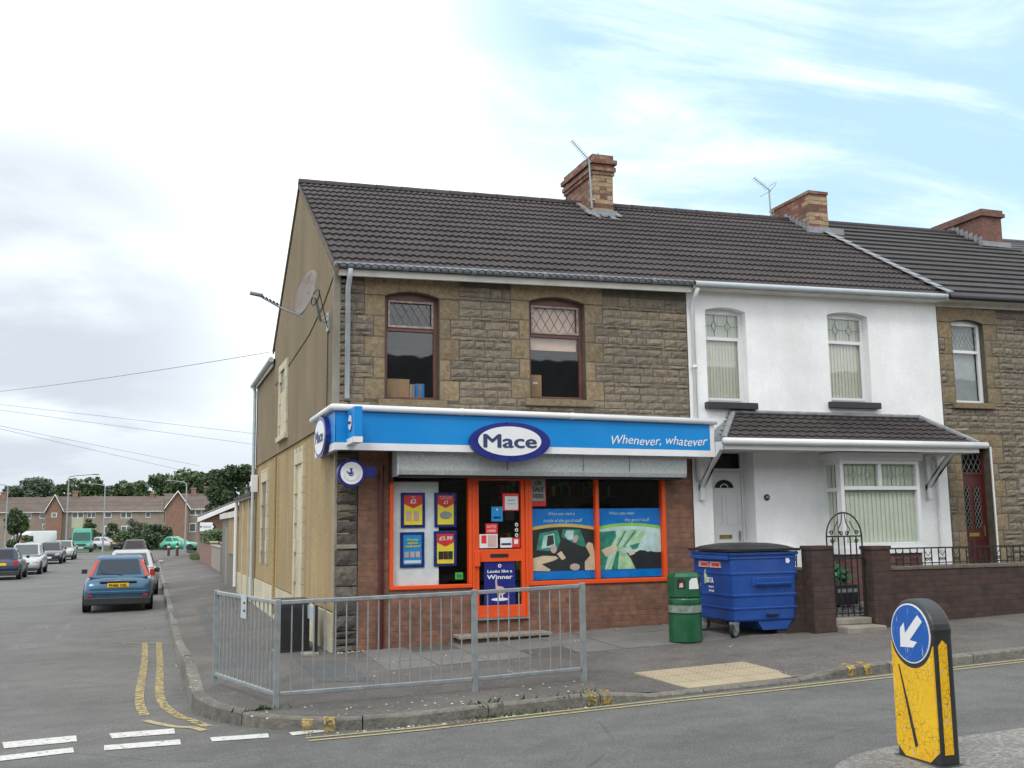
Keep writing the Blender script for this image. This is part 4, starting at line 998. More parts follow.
# posters and notices behind the glass
def poster(x0, x1, z0, z1, label, group=None, fr='navy', name='framed_poster', y=.045):
    t = thing(name, label, 'poster', ((x0+x1)/2, y, z0), world=True, group=group)
    if fr: B(x0, x1, y, y+.018, z0, z1).build('frame', fr, t, bevel=.012)
    return t
def chevron(t, x0, x1, zt, h, dip, mat, y=.079):
    MB().prism([(x0, zt), (x1, zt), (x1, zt-h), ((x0+x1)/2, zt-h-dip), (x0, zt-h)], 'y', y-.002, y).build('banner', mat, t)
P = [(.935, 1.285, 1.635, 2.125), (1.42, 1.745, 1.635, 2.125), (.925, 1.275, 1.085, 1.575), (1.41, 1.745, 1.09, 1.585)]
SCF = 1.012
for i, (x0, x1, z0, z1) in enumerate(P):
    z0 -= .0; ix0, ix1, iz0, iz1 = x0+.045, x1-.045, z0+.04, z1-.04; cx = (ix0+ix1)/2
    t = poster(x0, x1, z0, z1, ['red and yellow framed poster priced £2, upper left in the window', 'red and yellow framed poster priced £1 with silver tins', 'blue framed poster about summer reads, lower left in the window', 'red and yellow framed poster priced £5.99 over dark bottles'][i], 'framed offer posters in the shop window')
    B(ix0, ix1, .038, .045, iz0, iz1).build('print', ['yellow', 'yellow', 'poster_blue', 'yellow'][i], t)
    if i != 2: chevron(t, ix0, ix1, iz1, .12, .06, 'red', .0375)
    if i == 0:
        text('ONLY', .014, 'sign_white', t, (cx, .034, iz1-.03)); text('£2', .06, 'sign_white', t, (cx, .034, iz1-.11), bold=.012)
        for k in range(2): B(ix0+.03+k*.11, ix0+.10+k*.11, .033, .037, iz0+.06, iz0+.19).build('product', 'pink', t)
    if i == 1:
        text('BETTER THAN', .016, 'sign_white', t, (cx, .034, iz1-.03), width=.18); text('HALF PRICE', .016, 'sign_white', t, (cx, .034, iz1-.055), width=.15); text('£1', .05, 'sign_white', t, (cx, .034, iz1-.12), bold=.012, shear=.2)
        MB().prism([(cx+.09*math.cos(a), iz0+.13+.055*math.sin(a)) for a in np.linspace(0, 2*PI, 20, endpoint=False)], 'y', .0335, .037).build('product', 'galv', t)
    if i == 2:
        for k, s_ in enumerate(('Get your', 'summer', 'reads here!')): text(s_, .032, 'yellow', t, (cx, .034, iz1-.08-k*.045), width=(.17, .15, .22)[k], bold=.012, shear=.2)
        for k in range(3): B(ix0+.015+k*.08, ix0+.075+k*.08, .033, .037, iz0+.10, iz0+.18).build('product', 'pink', t)
        B(ix0+.01, ix1-.01, .033, .037, iz0+.02, iz0+.06).build('product', 'sign_white', t)
    if i == 3:
        text('£5.99', .055, 'sign_white', t, (cx, .034, iz1-.09), width=.19, bold=.012, shear=.15)
        for k in range(3): B(ix0+.02+k*.07, ix0+.085+k*.07, .033-.001*k, .037, iz0+.06, iz0+.17).build('product', 'black_plastic' if k != 1 else 'dark_red', t)
t = poster(1.72, 1.84, .90, 1.0, 'small bright green tag low in the left shop window', None, 'green', 'window_tag')
B(1.745, 1.815, .042, .0445, .925, .975).build('print', 'leafprint', t)
# notices on the door glass
def notice(x0, x1, z0, z1, mat, label, y=-.006):
    t = thing('door_notice', label, 'notice', ((x0+x1)/2, y, z0), world=True); B(x0, x1, y, y+.003, z0, z1).build('sheet', mat, t); return t
t = notice(2.42, 2.67, 1.86, 2.11, 'red', 'red edged white notice high on the shop door glass'); B(2.455, 2.655, -.0085, -.006, 1.875, 2.07).build('paper', 'sign_white', t)
text('NO', .02, 'navy_text', t, (2.555, -.010, 2.0), width=.1); B(2.49, 2.62, -.0105, -.0085, 1.955, 1.962).build('text_line', 'mid_in', t)
t = notice(2.25, 2.42, 1.71, 1.92, 'poster_blue', 'pale blue square sticker in the middle of the shop door'); B(2.28, 2.39, -.0085, -.006, 1.75, 1.78).build('text_line', 'navy', t); ell('badge', 2.335, 1.88, .014, .014, -.0065, .002, 'sign_white', t)
t = notice(2.16, 2.34, 1.54, 1.68, 'red', 'dark red lettered sticker on the shop door glass'); text('LOTTO', .035, 'sign_white', t, (2.25, -.007, 1.62), width=.13); text('HERE', .035, 'sign_white', t, (2.25, -.007, 1.56), width=.12)
t = notice(2.065, 2.34, 1.335, 1.53, 'sign_white', 'white card with red panel at the foot of the door glass'); B(2.095, 2.17, -.0085, -.006, 1.40, 1.515).build('panel', 'red', t); B(2.19, 2.325, -.0085, -.006, 1.35, 1.515).build('panel', 'pink', t)
t = notice(2.38, 2.56, 1.335, 1.475, 'sign_white', 'white slip with dark band low on the door glass'); B(2.395, 2.545, -.0085, -.006, 1.37, 1.40).build('text_line', 'navy_text', t)
t = notice(2.57, 2.68, 1.335, 1.475, 'red', 'small red and white sticker in the lower right of the door glass'); B(2.59, 2.65, -.0085, -.006, 1.385, 1.45).build('panel', 'sign_white', t)
for k in range(3):
    t = thing('door_sticker', ['topmost', 'middle', 'lowest'][k]+' of three small round white stickers on the shop door', 'sticker', (2.63, -.006, 1.47+.07*(2-k)), world=True, group='round stickers on the shop door'); ell('disc', 2.63, 1.51+.075*(2-k), .025, .027, -.004, .003, 'sign_white', t, 16); ell('disc', 2.63, 1.51+.075*(2-k), .012, .013, -.0072, .002, 'navy_text', t, 16)
t = thing('winner_poster', 'dark blue poster reading Looks like a Winner on the lower door glass', 'poster', (2.37, -.006, .54), world=True)
WX = 2.365
B(2.13, 2.60, -.006, -.003, .535, 1.135).build('sheet', 'navy', t)
ell('badge', WX, 1.08, .026, .026, -.0065, .002, 'sign_white', t, 20); ell('badge', WX, 1.08, .012, .012, -.009, .002, 'navy', t, 20)
text('Looks like a', .042, 'sign_white', t, (WX, -.009, .985), width=.37, bold=.01); text('Winner', .062, 'sign_white', t, (WX, -.009, .895), width=.38, bold=.01)
MB().prism([(WX-.07, .87), (WX-.045, .87), (WX-.035, .80), (WX+.04, .785), (WX+.12, .72), (WX+.06, .68), (WX+.03, .66), (WX-.04, .68), (WX-.06, .73)], 'y', -.009, -.0065).build('bird', 'pink', t)
MB().prism([(WX-.07, .865), (WX-.055, .90), (WX-.04, .865)], 'y', -.009, -.0065).box(WX-.02, WX+.0, -.009, -.0065, .63, .67).box(WX+.03, WX+.045, -.0092, -.0066, .63, .67).build('bird_detail', 'sign_white', t)
MB().prism([(WX+.13*math.cos(a), .61+.022*math.sin(a)) for a in np.linspace(0, 2*PI, 16, endpoint=False)], 'y', -.0085, -.0062).build('plate', 'sign_white', t)
t = poster(2.87, 3.12, 1.92, 2.34, 'red edged board reading ON SALE HERE at the top of the middle window', None, 'red', 'sale_board', .05)
B(2.885, 3.10, .045, .05, 2.0, 2.33).build('sheet', plain('buff_card', (.42, .42, .38), .7), t)
for k, s_ in enumerate(('ON', 'SALE', 'HERE')): text(s_, .065, 'black', t, (2.992, .043, 2.235-.098*k), width=(.10, .165, .165)[k], bold=.012)
# vinyl window graphics (each its own picture)
def vinyl(x0, x1, arc, label, lines, kind):
    t = thing('window_graphic', label, 'window graphic', ((x0+x1)/2, .040, .86), world=True); y = .040; w = x1-x0
    def pr(name, pts, k, mat): MB().prism([(x0+w*a, .86+1.02*b) for a, b in pts], 'y', y-.0015*k, y-.0015*k+.0012).build(name, mat, t)
    def rnd(cx, cz, rx, rz, n=16, rot=0, seed=1, rag=0):
        r = random.Random(seed); out = []
        for i in range(n):
            a = 2*PI*i/n; q = 1+r.uniform(-rag, rag); u, v = rx*q*math.cos(a), rz*q*math.sin(a); u, v = u*math.cos(rot)-v*math.sin(rot), u*math.sin(rot)+v*math.cos(rot)
            out.append((min(1, max(0, cx+u)), min(.78, max(.0, cz+v))))
        return out
    B(x0, x1, y, y+.001, .86, 1.885).build('backing', 'vinyl_blue', t)
    arcpts = [(i/14, .70+.09*math.sin(PI*(.15+.7*i/14))) for i in range(15)]
    pr('arc', arcpts+[(1, .66), (0, .66)], 1, arc)
    inner = [(i/14, .655+.09*math.sin(PI*(.15+.7*i/14))) for i in range(15)]
    if kind == 0:
        pr('picture', inner+[(1, .12), (0, .12)], 2, 'black_plastic')
        pr('picture_glassware', [(.08, .42), (.14, .66), (.42, .70), (.46, .55), (.40, .40)], 3, 'leafprint'); pr('picture_glassware', [(.16, .44), (.2, .62), (.36, .65), (.38, .46)], 4, 'pale_sky')
        pr('picture_glassware', [(.24, .47), (.26, .62), (.35, .63), (.36, .5)], 5, 'dark_in')
        pr('picture_glassware', [(.48, .60), (.50, .71), (.78, .70), (.88, .45), (.80, .46), (.66, .52)], 3, 'leafprint'); pr('picture_glassware', [(.53, .62), (.56, .69), (.68, .69), (.66, .56), (.58, .56)], 4, 'pale_sky')
        pr('picture_hand', [(0, .13), (0, .30), (.18, .34), (.38, .33), (.42, .30), (.36, .27), (.16, .22), (.30, .14), (.28, .12)], 6, 'skin')
        pr('picture_hand', rnd(.35, .43, .05, .06), 7, 'pink'); pr('picture_hand', [(.40, .36), (.47, .40), (.54, .30), (.48, .27)], 7, 'skin')
        pr('picture_hand', [(.86, .46), (.9, .52), (.97, .50), (1, .38), (1, .12), (.84, .12), (.84, .24), (.93, .33)], 6, 'skin'); pr('picture_hand', rnd(.68, .17, .08, .05), 7, 'pink')
        pr('picture_hand', rnd(.70, .57, .04, .06, rot=-.5), 7, 'pink')
    else:
        pr('picture', inner+[(1, .12), (0, .12)], 2, 'pale_sky')
        r = random.Random(4); pr('picture_hills', [(.35, .12), (.40, .36)]+[(.4+.6*i/14, .36+r.uniform(-.01, .035)) for i in range(15)]+[(1, .12)], 3, 'black_plastic')
        pr('picture_person', [(0, .12), (0, .66), (.28, .68), (.30, .5), (.16, .34), (.10, .12)], 4, 'leafprint')
        pr('picture_hand', [(.05, .4), (.14, .44), (.28, .48), (.30, .42), (.2, .33), (.12, .3)], 7, 'skin')
        pr('picture_leaves', [(.20, .46), (.34, .68), (.62, .70), (.75, .66), (.70, .55), (.60, .48), (.40, .42), (.28, .40)], 5, 'leafpale')
        for k in range(5): pr('picture_leaves', [(.24+k*.05, .47-k*.006), (.34+k*.08, .67), (.37+k*.08, .67), (.26+k*.05, .46-k*.006)], 6, 'leafprint' if k % 2 else 'pale_sky')
        pr('picture_leaves', [(.12, .12), (.22, .30), (.30, .40), (.42, .38), (.50, .28), (.58, .12)], 5, 'leafpale'); pr('picture_leaves', [(.2, .12), (.29, .38), (.33, .38), (.30, .12)], 6, 'leafprint')
        pr('picture_leaves', [(.5, .46), (.66, .50), (.62, .42), (.54, .40)], 6, 'leafprint'); pr('picture_hand', [(.46, .36), (.56, .40), (.58, .34), (.5, .31)], 7, 'skin')
    for k, (s_, dx, wd) in enumerate(lines): text(s_, .05, 'pale_sky', t, (x0+w*dx, y-.004, 1.79-.10*k), width=wd, shear=.25, ext=.001)
vinyl(2.864, 3.866, 'amber_arc', 'window picture of hands and glasses under an amber arc, left of the two', [('When you want a', .48, .42), ('bottle of the good stuff', .5, .62)], 0)
vinyl(3.924, 4.97, 'lime', 'window picture of green leaves under a lime arc, right of the two', [('When you want', .38, .42), ('the good stuff', .62, .42)], 1)
# ---------------------------------------------------------------- 2. the white house
wh = thing('white_terraced_house', 'white roughcast terrace house with tiled canopy over its door and bay', 'building', (8.0, 0, .1), world=True)
v1 = (5.86, 6.60, 3.53, 5.075, .06); v2 = (8.17, 8.98, 3.60, 5.13, .06); dr = (5.87, 6.63, .42, 2.80, 0); by = (7.96, 9.44, .42, 2.70, 0)
mb = MB(); holed_wall(mb, XB, XC, -.2, 5.2, [v1, v2, dr, by], -.012, .22, top=lambda x: 5.24+TX(x)); mb.build('wall', 'white_render', wh)
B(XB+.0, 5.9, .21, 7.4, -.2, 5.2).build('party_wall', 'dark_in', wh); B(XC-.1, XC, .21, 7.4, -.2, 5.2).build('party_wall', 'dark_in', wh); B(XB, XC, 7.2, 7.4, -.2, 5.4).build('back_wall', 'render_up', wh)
roof_of(wh, XB, XC, 'tile')
B(XB, XC, -.265, -.25, 5.19, 5.26).move(lambda x, y, z: (x, y, z+TX(x))).build('fascia_board', 'white_dirty', wh); MB().tube([(XB+.02, -.30, 5.25+TX(XB)), (XC, -.30, 5.25+TX(XC))], .045, 10).build('gutter', 'pipe_grey', wh, smooth=True)
B(XB, XC, -.25, -.012, 5.185, 5.2).move(lambda x, y, z: (x, y, z+TX(x))).build('soffit', 'white_dirty', wh)
MB().tube([(5.60, -.28, 5.30), (5.60, -.16, 5.18), (5.60, -.07, 5.08), (5.60, -.07, 2.3)], .034, 10).lathe([(.05, 0), (.05, .05)], (5.60, -.07, 4.05), 'z', 10).build('downpipe', 'white', wh, smooth=True)
def blindset(parent, x0, x1, z0, z1, y, n):
    mb = MB()
    for i in range(n):
        a = x0+(x1-x0)*i/n; w = (x1-x0)/n*1.12; mb.quad((a, y, z0), (a+w, y+.013, z0), (a+w, y+.013, z1), (a, y, z1))
    mb.build('vertical_blind', 'blind', parent); mb = MB().box(x0, x1, y, y+.03, z1, z1+.03); mb.build('blind_rail', 'sign_white', parent)
for w, zm in ((v1, 4.58), (v2, 4.63)):
    wo = sash(wh, *w, .12, 'white', zm, '', 'glass_up'); leaded(w[0]+.06, w[1]-.06, zm+.04, w[3]-w[4]-.045, .145).build('lead_pattern', 'mid_in', wo)
    blindset(wo, w[0]+.05, w[1]-.05, w[2]+.04, w[3]-.10, .175, 11)
    B(w[0]-.07, w[1]+.10, -.12, .10, w[2]-.105, w[2]-.0).build('sill', 'black_plastic', wh, bevel=.008)
    MB().box(w[0]+.055, w[1]-.055, .105, .12, w[2]+.05, w[2]+.09).box(w[1]-.09, w[1]-.055, .105, .12, w[2]+.09, zm-.03).build('sash_frame', 'white', wo)
# canopy: hipped lean-to of small tiles
cx0, cx1, cye, cze, czr = 5.63, 10.40, -.80, 2.87, 3.36
hx0, hx1 = 6.30, 9.90
mb = MB(); tiles(mb, cx0, cx1, cye, cze, -.01, czr, gauge=.155, per=.17, amp=.012, thick=.022, zf=lambda x: 0, xl=lambda t: cx0+(hx0-cx0)*t, xr=lambda t: cx1+(hx1-cx1)*t); can = mb.build('canopy_roof', 'tile', wh)
for sx, x_e, x_r in ((-1, cx0, hx0), (1, cx1, hx1)):
    MB().quad((x_e, cye, cze), (x_e, -.012, cze), (x_r, -.012, czr), (x_r, -.012, czr)).build('hip', 'lead' if sx < 0 else 'tile', can, fix=False)
    MB().tube([(x_e, cye, cze+.02), (x_r, -.01, czr+.035)], .045, 8).build('hip_ridge', 'lead', can)
MB().tube([(hx0, -.03, czr+.03), (hx1, -.03, czr+.03)], .035, 8).build('flashing', 'lead', can)
MB().box(cx0, cx1, cye-.005, cye+.02, cze-.14, cze-.01).build('fascia_board', 'white', can, bevel=.004)
MB().box(cx0, cx0+.02, cye, -.012, cze-.14, cze-.01).box(cx1-.02, cx1, cye, -.012, cze-.14, cze-.01).build('end_board', 'white', can)
MB().box(cx0+.02, cx1-.02, cye+.02, -.012, cze-.12, cze-.10).build('soffit', 'white_dirty', can)
MB().tube([(cx0-.04, cye-.055, cze-.02), (cx1+.12, cye-.055, cze-.02)], .052, 10).build('gutter', 'white', can, smooth=True)
for x in (5.66, 9.99):
    MB().prism([(-.70, cze-.12), (-.60, cze-.12), (-.015, 2.12), (-.015, 2.22)], 'x', x-.035, x+.035).build('strut', 'white', wh, bevel=.005); B(x-.035, x+.035, -.08, -.013, 2.0, 2.72).build('strut_post', 'white', wh, bevel=.005)
MB().tube([(10.18, -.06, 2.72), (10.18, -.06, 1.15)], .033, 8).build('downpipe', 'white', wh)
# door
f = MB(); bars(f, dr[0], dr[1], .42, 2.80, .30, .36, .045); f.box(dr[0]+.045, dr[1]-.045, .302, .358, 2.46, 2.51); fo = f.build('door_frame', 'white', wh, bevel=.005)
B(dr[0]+.045, dr[1]-.045, .325, .33, 2.51, 2.755).build('transom_pane', 'glass', fo)
dd = B(dr[0]+.05, dr[1]-.05, .315, .35, .47, 2.455).build('front_door', 'white', wh)
xm = (dr[0]+dr[1])/2+.02
for a, b in ((xm-.25, xm-.03), (xm+.03, xm+.25)):
    bars(MB(), a, b, 1.62, 2.10, .306, .316, .018).build('door_panel', 'white', dd); bars(MB(), a, b, .62, 1.28, .306, .316, .018).build('door_panel', 'white', dd)
MB().prism([(xm+.17*math.cos(a), 2.20+.13*math.sin(a)) for a in np.linspace(0, PI, 12)], 'y', .309, .316).build('fanlight', 'carglass', dd)
MB().prism([(xm+.17*math.cos(a), 2.20+.13*math.sin(a)) for a in np.linspace(0, PI, 12)], 'y', .3125, .3155).build('fanlight_back', 'black_plastic', dd)
MB().tube([(xm+.18*math.cos(a), .305, 2.20+.14*math.sin(a)) for a in np.linspace(0, PI, 12)], .009, 6).tube([(xm+.07*math.cos(a), .304, 2.20+.06*math.sin(a)) for a in np.linspace(0, PI, 8)], .008, 6).build('fanlight_trim', 'white', dd)
B(xm-.11, xm+.11, .302, .315, 1.40, 1.46).build('letterbox', plain('brass', (.45, .32, .10), .35, .8), dd)
B(dr[1]-.12, dr[1]-.10, .28, .315, 1.36, 1.52).build('handle', 'galv', dd)
B(dr[0], dr[1], -.05, .30, .1, .42).build('door_step', 'concrete', wh); B(dr[1]+.001, dr[1]+.08, .2, .42, .3, 2.9).build('door_reveal', 'white_render', wh); B(dr[0]-.08, dr[0]-.001, .2, .42, .3, 2.9).build('door_reveal', 'white_render', wh)
# bay
bx0, bx1, byy = 7.93, 9.47, -.45
b_ = MB().box(bx0-.03, bx1+.03, byy-.02, .0, 1.13, 1.24).box(bx0-.05, bx1+.06, byy-.04, .0, 2.62, 2.74)
bars(b_, bx0, bx1, 1.24, 2.62, byy, byy+.07, .065); b_.box(bx0+.065, bx1-.065, byy+.003, byy+.066, 2.14, 2.20); b_.box((bx0+bx1)/2-.04, (bx0+bx1)/2+.03, byy+.002, byy+.067, 2.20, 2.555)
bay = b_.build('bay_window', 'white', wh, bevel=.006)
for x in (bx0, bx1-.05):
    s_ = MB().box(x, x+.05, byy+.07, byy+.12, 1.24, 2.62).box(x, x+.05, -.08, -.0, 1.24, 2.62).box(x+.001, x+.049, byy+.12, -.08, 1.24, 1.32).box(x+.001, x+.049, byy+.12, -.08, 2.12, 2.18).box(x+.001, x+.049, byy+.12, -.08, 2.55, 2.62)
    s_.build('side_frame', 'white', bay)
MB().box(bx0+.06, bx1-.06, byy+.035, byy+.04, 1.30, 2.14).box(bx0+.06, bx1-.06, byy+.035, byy+.04, 2.20, 2.56).build('pane', 'glass', bay)
MB().box(bx0+.02, bx0+.026, byy+.12, -.08, 1.32, 2.12).box(bx0+.02, bx0+.026, byy+.12, -.08, 2.18, 2.55).build('pane', 'glass', bay)
leaded(bx0+.07, (bx0+bx1)/2-.04, 2.21, 2.55, byy+.028).build('lead_pattern', 'mid_in', bay); leaded((bx0+bx1)/2+.03, bx1-.07, 2.21, 2.55, byy+.028).build('lead_pattern', 'mid_in', bay)
blindset(bay, bx0+.06, bx1-.06, 1.26, 2.58, byy+.085, 17)
mb = MB()
for i in range(4): mb.quad((bx0+.035, byy+.10+i*.09, 1.26), (bx0+.045, byy+.19+i*.09, 1.26), (bx0+.045, byy+.19+i*.09, 2.58), (bx0+.035, byy+.10+i*.09, 2.58))
mb.build('vertical_blind', 'blind', bay)
B(bx0+.03, bx1-.03, byy+.02, .0, .1, 1.13).build('bay_base', 'brick_pier', wh)
B(bx0-.2, bx0+.02, -.10, -.012, .1, 1.1).build('bay_base', 'white_render', wh); B(bx1, 10.4, -.06, -.012, .1, .95).build('plinth', 'white', wh)
B(bx0+.06, bx1, .3, .35, .5, 2.7).build('room_wall', 'mid_in', wh)
MB().lathe([(.001, 0), (.05, 0), (.05, .012), (.001, .012)], (6.84, -.03, 2.04), 'y', 20).build('number_plaque', 'black', wh); text('36', .04, 'sign_white', wh, (6.84, -.034, 2.025))
B(7.0, 7.35, -.18, -.013, .90, 1.22).build('meter_box', 'white', wh, bevel=.01)
c2 = brick_stack(wh, 10.22, 10.66, 3.10, 4.45, 7.2, 8.36, 'brick_ch', corbel=False)
MB().box(10.20, 10.68, 3.08, 4.47, 8.36, 8.42).build('cap', 'brick_ch', c2)
def stepped(parent, x, y0, y1, n, w=.16, dz=.06, side=1):
    mb = MB()
    for i in range(n):
        y = y0+(y1-y0)*i/n; z = ROOFZ(y)+TX(x); h = (y1-y0)/n
        mb.add([(x-w/2, y-.02, z+dz), (x+w/2+random.uniform(-.02, .03), y-.02+random.uniform(-.03, .02), z+dz), (x+w/2+.01, y+h*1.08, z+dz+h*.62), (x-w/2-.02, y+h*1.08, z+dz+h*.62),
                (x-w/2, y-.02, z+dz-.03), (x+w/2, y-.02, z+dz-.03)], [(0, 1, 2, 3), (4, 5, 1, 0)])
    mb.build('flashing', 'lead', parent)
stepped(wh, 10.52, -.28, 3.1, 13)
mb = MB()
for k in range(7): y = 3.12+k*.12; mb.box(10.198, 10.215, y, y+.10, ROOFZ(y)+TX(10)+.02, ROOFZ(y)+TX(10)+.17)
mb.build('flashing', 'lead', c2); B(10.10, 10.95, 2.98, 3.09, 7.49, 7.62).build('flashing', 'lead', c2)
# ---------------------------------------------------------------- 3. the second stone house and the one beyond
R3 = random.Random(21)
sh = thing('stone_terraced_house', 'stone terrace house with dark red door right of the white house', 'building', (13.0, 0, .2), world=True)
XD = 15.4
u1 = (10.76, 11.46, 3.66, 5.14, .06); u2 = (13.3, 14.1, 3.72, 5.18, .06); rd = (10.78, 11.40, .6, 2.90, 0); g2 = (12.6, 14.4, 1.3, 2.8, .06)
mb = MB(); holed_wall(mb, XC, XD, -.2, 5.2, [u1, u2, rd, g2], .0, .2, top=lambda x: 5.2+TX(x)); mb.build('wall', 'mortar', sh)
sb = MB(); stn = MB(); qh = []
for w in (u1, u2, g2):
    dressed_window(sb, R3, *w); n = 5; h = (w[3]-w[4]-w[2])/n
    for i in range(n): ww = .30 if i % 2 == 0 else .17; qh.append((w[0]-ww, w[1]+ww, w[2]+i*h, w[2]+(i+1)*h-.001))
    qh.append((w[0]-.30, w[1]+.30, w[3]-w[4], w[3]+.21)); qh.append((w[0]-.06, w[1]+.06, w[2]-.11, w[2]))
quoins(sb, rd[0], rd[1], .3, 2.9, 1, R3, 9); quoins(sb, rd[0], rd[1], .3, 2.9, -1, R3, 9); rock(sb, rd[0]-.3, rd[1]+.3, 2.9, 3.12, 0, .03, R3, None, True)
qh += [(rd[0]-.3 if i % 2 == 0 else rd[0]-.17, rd[1]+(.3 if i % 2 == 0 else .17), .3+i*2.6/9, .3+(i+1)*2.6/9-.001) for i in range(9)]+[(rd[0]-.3, rd[1]+.3, 2.9, 3.12)]
stones_q(stn, XC+.02, XD, .1, 5.32, qh, 0, R3); stn.build('stone_facing', 'stone', sh); sb.build('dressed_stone', 'stone_dressed', sh, bevel=.006)
for w in (u1, u2, g2): B(w[0]-.1, w[1]+.1, -.07, .12, w[2]-.10, w[2]).build('sill', 'stone_dressed', sh, bevel=.01)
for w, zm in ((u1, 4.58), (u2, 4.62)):
    wo = sash(sh, *w, .10, 'white', zm, ''); lattice(w[0]+.06, w[1]-.06, zm+.04, w[3]-w[4]-.05, .12, 7, .003).build('lattice', 'mid_in', wo)
    B(w[0]+.05, w[1]-.05, .19, .2, w[2], w[3]).build('net_curtain', plain('net_curtain', (.34, .36, .36), .8), wo)
wo = sash(sh, *g2, .12, 'white', 2.3, ''); B(g2[0]+.05, g2[1]-.05, .28, .29, g2[2], g2[3]).build('net_curtain', 'blind', wo)
B(XC, 10.7, .21, 7.4, -.2, 5.2).build('party_wall', 'dark_in', sh); B(XD-.1, XD, .21, 7.4, -.2, 5.2).build('party_wall', 'dark_in', sh); B(XC, XD, 7.2, 7.4, -.2, 5.4).build('back_wall', 'render_up', sh)
f = MB(); bars(f, rd[0], rd[1], .6, 2.9, .16, .22, .05); f.box(rd[0]+.05, rd[1]-.05, .162, .218, 2.42, 2.47); fo = f.build('door_frame', 'dark_red', sh)
B(rd[0]+.05, rd[1]-.05, .185, .19, 2.47, 2.85).build('transom_pane', 'glass', fo); lattice(rd[0]+.05, rd[1]-.05, 2.47, 2.85, .178, 5, .004).build('lattice', 'mid_in', fo)
dd = B(rd[0]+.05, rd[1]-.05, .175, .21, .65, 2.42).build('front_door', 'dark_red', sh)
for a in (rd[0]+.12, rd[0]+.36):
    bars(MB(), a-.01, a+.15, 1.49, 2.23, .166, .176, .015).build('door_panel', 'dark_red', dd); B(a, a+.14, .168, .172, 1.5, 2.22).build('door_pane', 'carglass', dd)
    lattice(a, a+.14, 1.5, 2.22, .164, 2, .004).build('lattice', 'mid_in', dd); bars(MB(), a-.01, a+.15, .8, 1.3, .166, .176, .015).build('door_panel', 'dark_red', dd)
B(rd[0]+.2, rd[0]+.42, .162, .174, 1.36, 1.42).build('letterbox', MATS['brass'], dd); B(rd[1]-.1, rd[1]-.08, .14, .172, 1.36, 1.55).build('handle', MATS['brass'], dd)
B(rd[1]+.0, rd[1]+.03, -.02, .0, .6, 2.9).build('cable_trunking', 'white', sh)
MB().box(12.0, 12.22, -.02, .0, 2.1, 2.35).build('wall_vent', 'concrete', sh)
def roof2(parent, x0, x1):
    mb = MB(); tiles(mb, x0, x1, -.30, EZ-.03, RY, RZ, gauge=.33, flat=True, thick=.035, per=.5); mb.build('roof', 'tile2', parent)
    MB().quad((x0, RY, RZ+TX(x0)), (x1, RY, RZ+TX(x1)), (x1, 7.7, 5.35+TX(x1)), (x0, 7.7, 5.35+TX(x0))).build('roof', 'tile2', parent)
    MB().tube([(x0, RY, RZ-.02+TX(x0)), (x1, RY, RZ-.02+TX(x1))], .09, 10).build('ridge_tiles', 'tile2', parent)
roof2(sh, XC, XD)
MB().tube([(XC+.05, -.30, 5.25+TX(XC)), (XD, -.30, 5.25+TX(XD))], .05, 10).build('gutter', 'black', sh)
B(XC, XD, -.04, -.005, 5.13, 5.24).move(lambda x, y, z: (x, y, z+TX(x))).build('fascia_board', 'white_dirty', sh); B(XC, XD, -.28, -.01, 5.20, 5.22).move(lambda x, y, z: (x, y, z+TX(x))).build('soffit', 'white_dirty', sh)
c3 = brick_stack(sh, 14.66, 15.2, 3.05, 4.55, 7.2, 8.40, 'brick_ch3', corbel=False, cream=False); MB().box(14.60, 15.26, 2.99, 4.61, 8.26, 8.34).box(14.63, 15.23, 3.02, 4.58, 8.34, 8.42).build('cap', 'brick_ch3', c3)
mb = MB()
for k in range(8): y = 3.07+k*.13; mb.box(14.64, 14.655, y, y+.11, ROOFZ(y)+TX(15)+.02, ROOFZ(y)+TX(15)+.19)
mb.build('flashing', 'lead', c3); B(14.5, 15.3, 2.92, 3.04, 7.55, 7.66).build('flashing', 'lead', c3)
e4 = thing('end_terraced_house', 'slate roofed house at the right edge, lower than its neighbour', 'building', (20, 0, .3), world=True)
B(XD, 26, 0, 7.4, -.2, 5.3).build('wall', 'taupe', e4)
mb = MB(); tiles(mb, XD, 26, -.30, 5.35, RY, 7.70, gauge=.25, flat=True, thick=.015, per=.3); mb.build('roof', 'slate', e4)
MB().quad((XD, RY, 7.7+TX(XD)), (26, RY, 7.7+TX(26)), (26, 7.7, 5.4), (XD, 7.7, 5.4)).build('roof', 'slate', e4); MB().tube([(XD, RY, 7.98), (26, RY, 8.2)], .09, 8).build('ridge_tiles', 'slate', e4)
# ---------------------------------------------------------------- houses across the main road, behind the camera, seen in the windows
op = thing('facing_terrace', 'plain terrace across the main road facing the shop', 'building', (5, -19, -.2), world=True)
B(-26, 34, -26, -19.5, -.4, 5.2).build('wall', plain('cream_wall', (.20, .18, .14), .9), op)
MB().prism([(-19.1, 5.1), (-22.8, 8.1), (-26.4, 5.1)], 'x', -26.3, 34.3).build('roof', 'slate', op)
for k in range(8): B(-23+k*7, -21.8+k*7, -19.52, -19.45, 3.2, 4.6).build('window', 'carglass', op); B(-23+k*7, -21.4+k*7, -19.52, -19.45, .9, 2.3).build('window', 'carglass', op)
gridsheet('opposite_pavement', 'pave', ticks((-26, 34, 20)), [-19.6, -17, -15, -13.0], lambda x, y: road(x, -13)+.11)
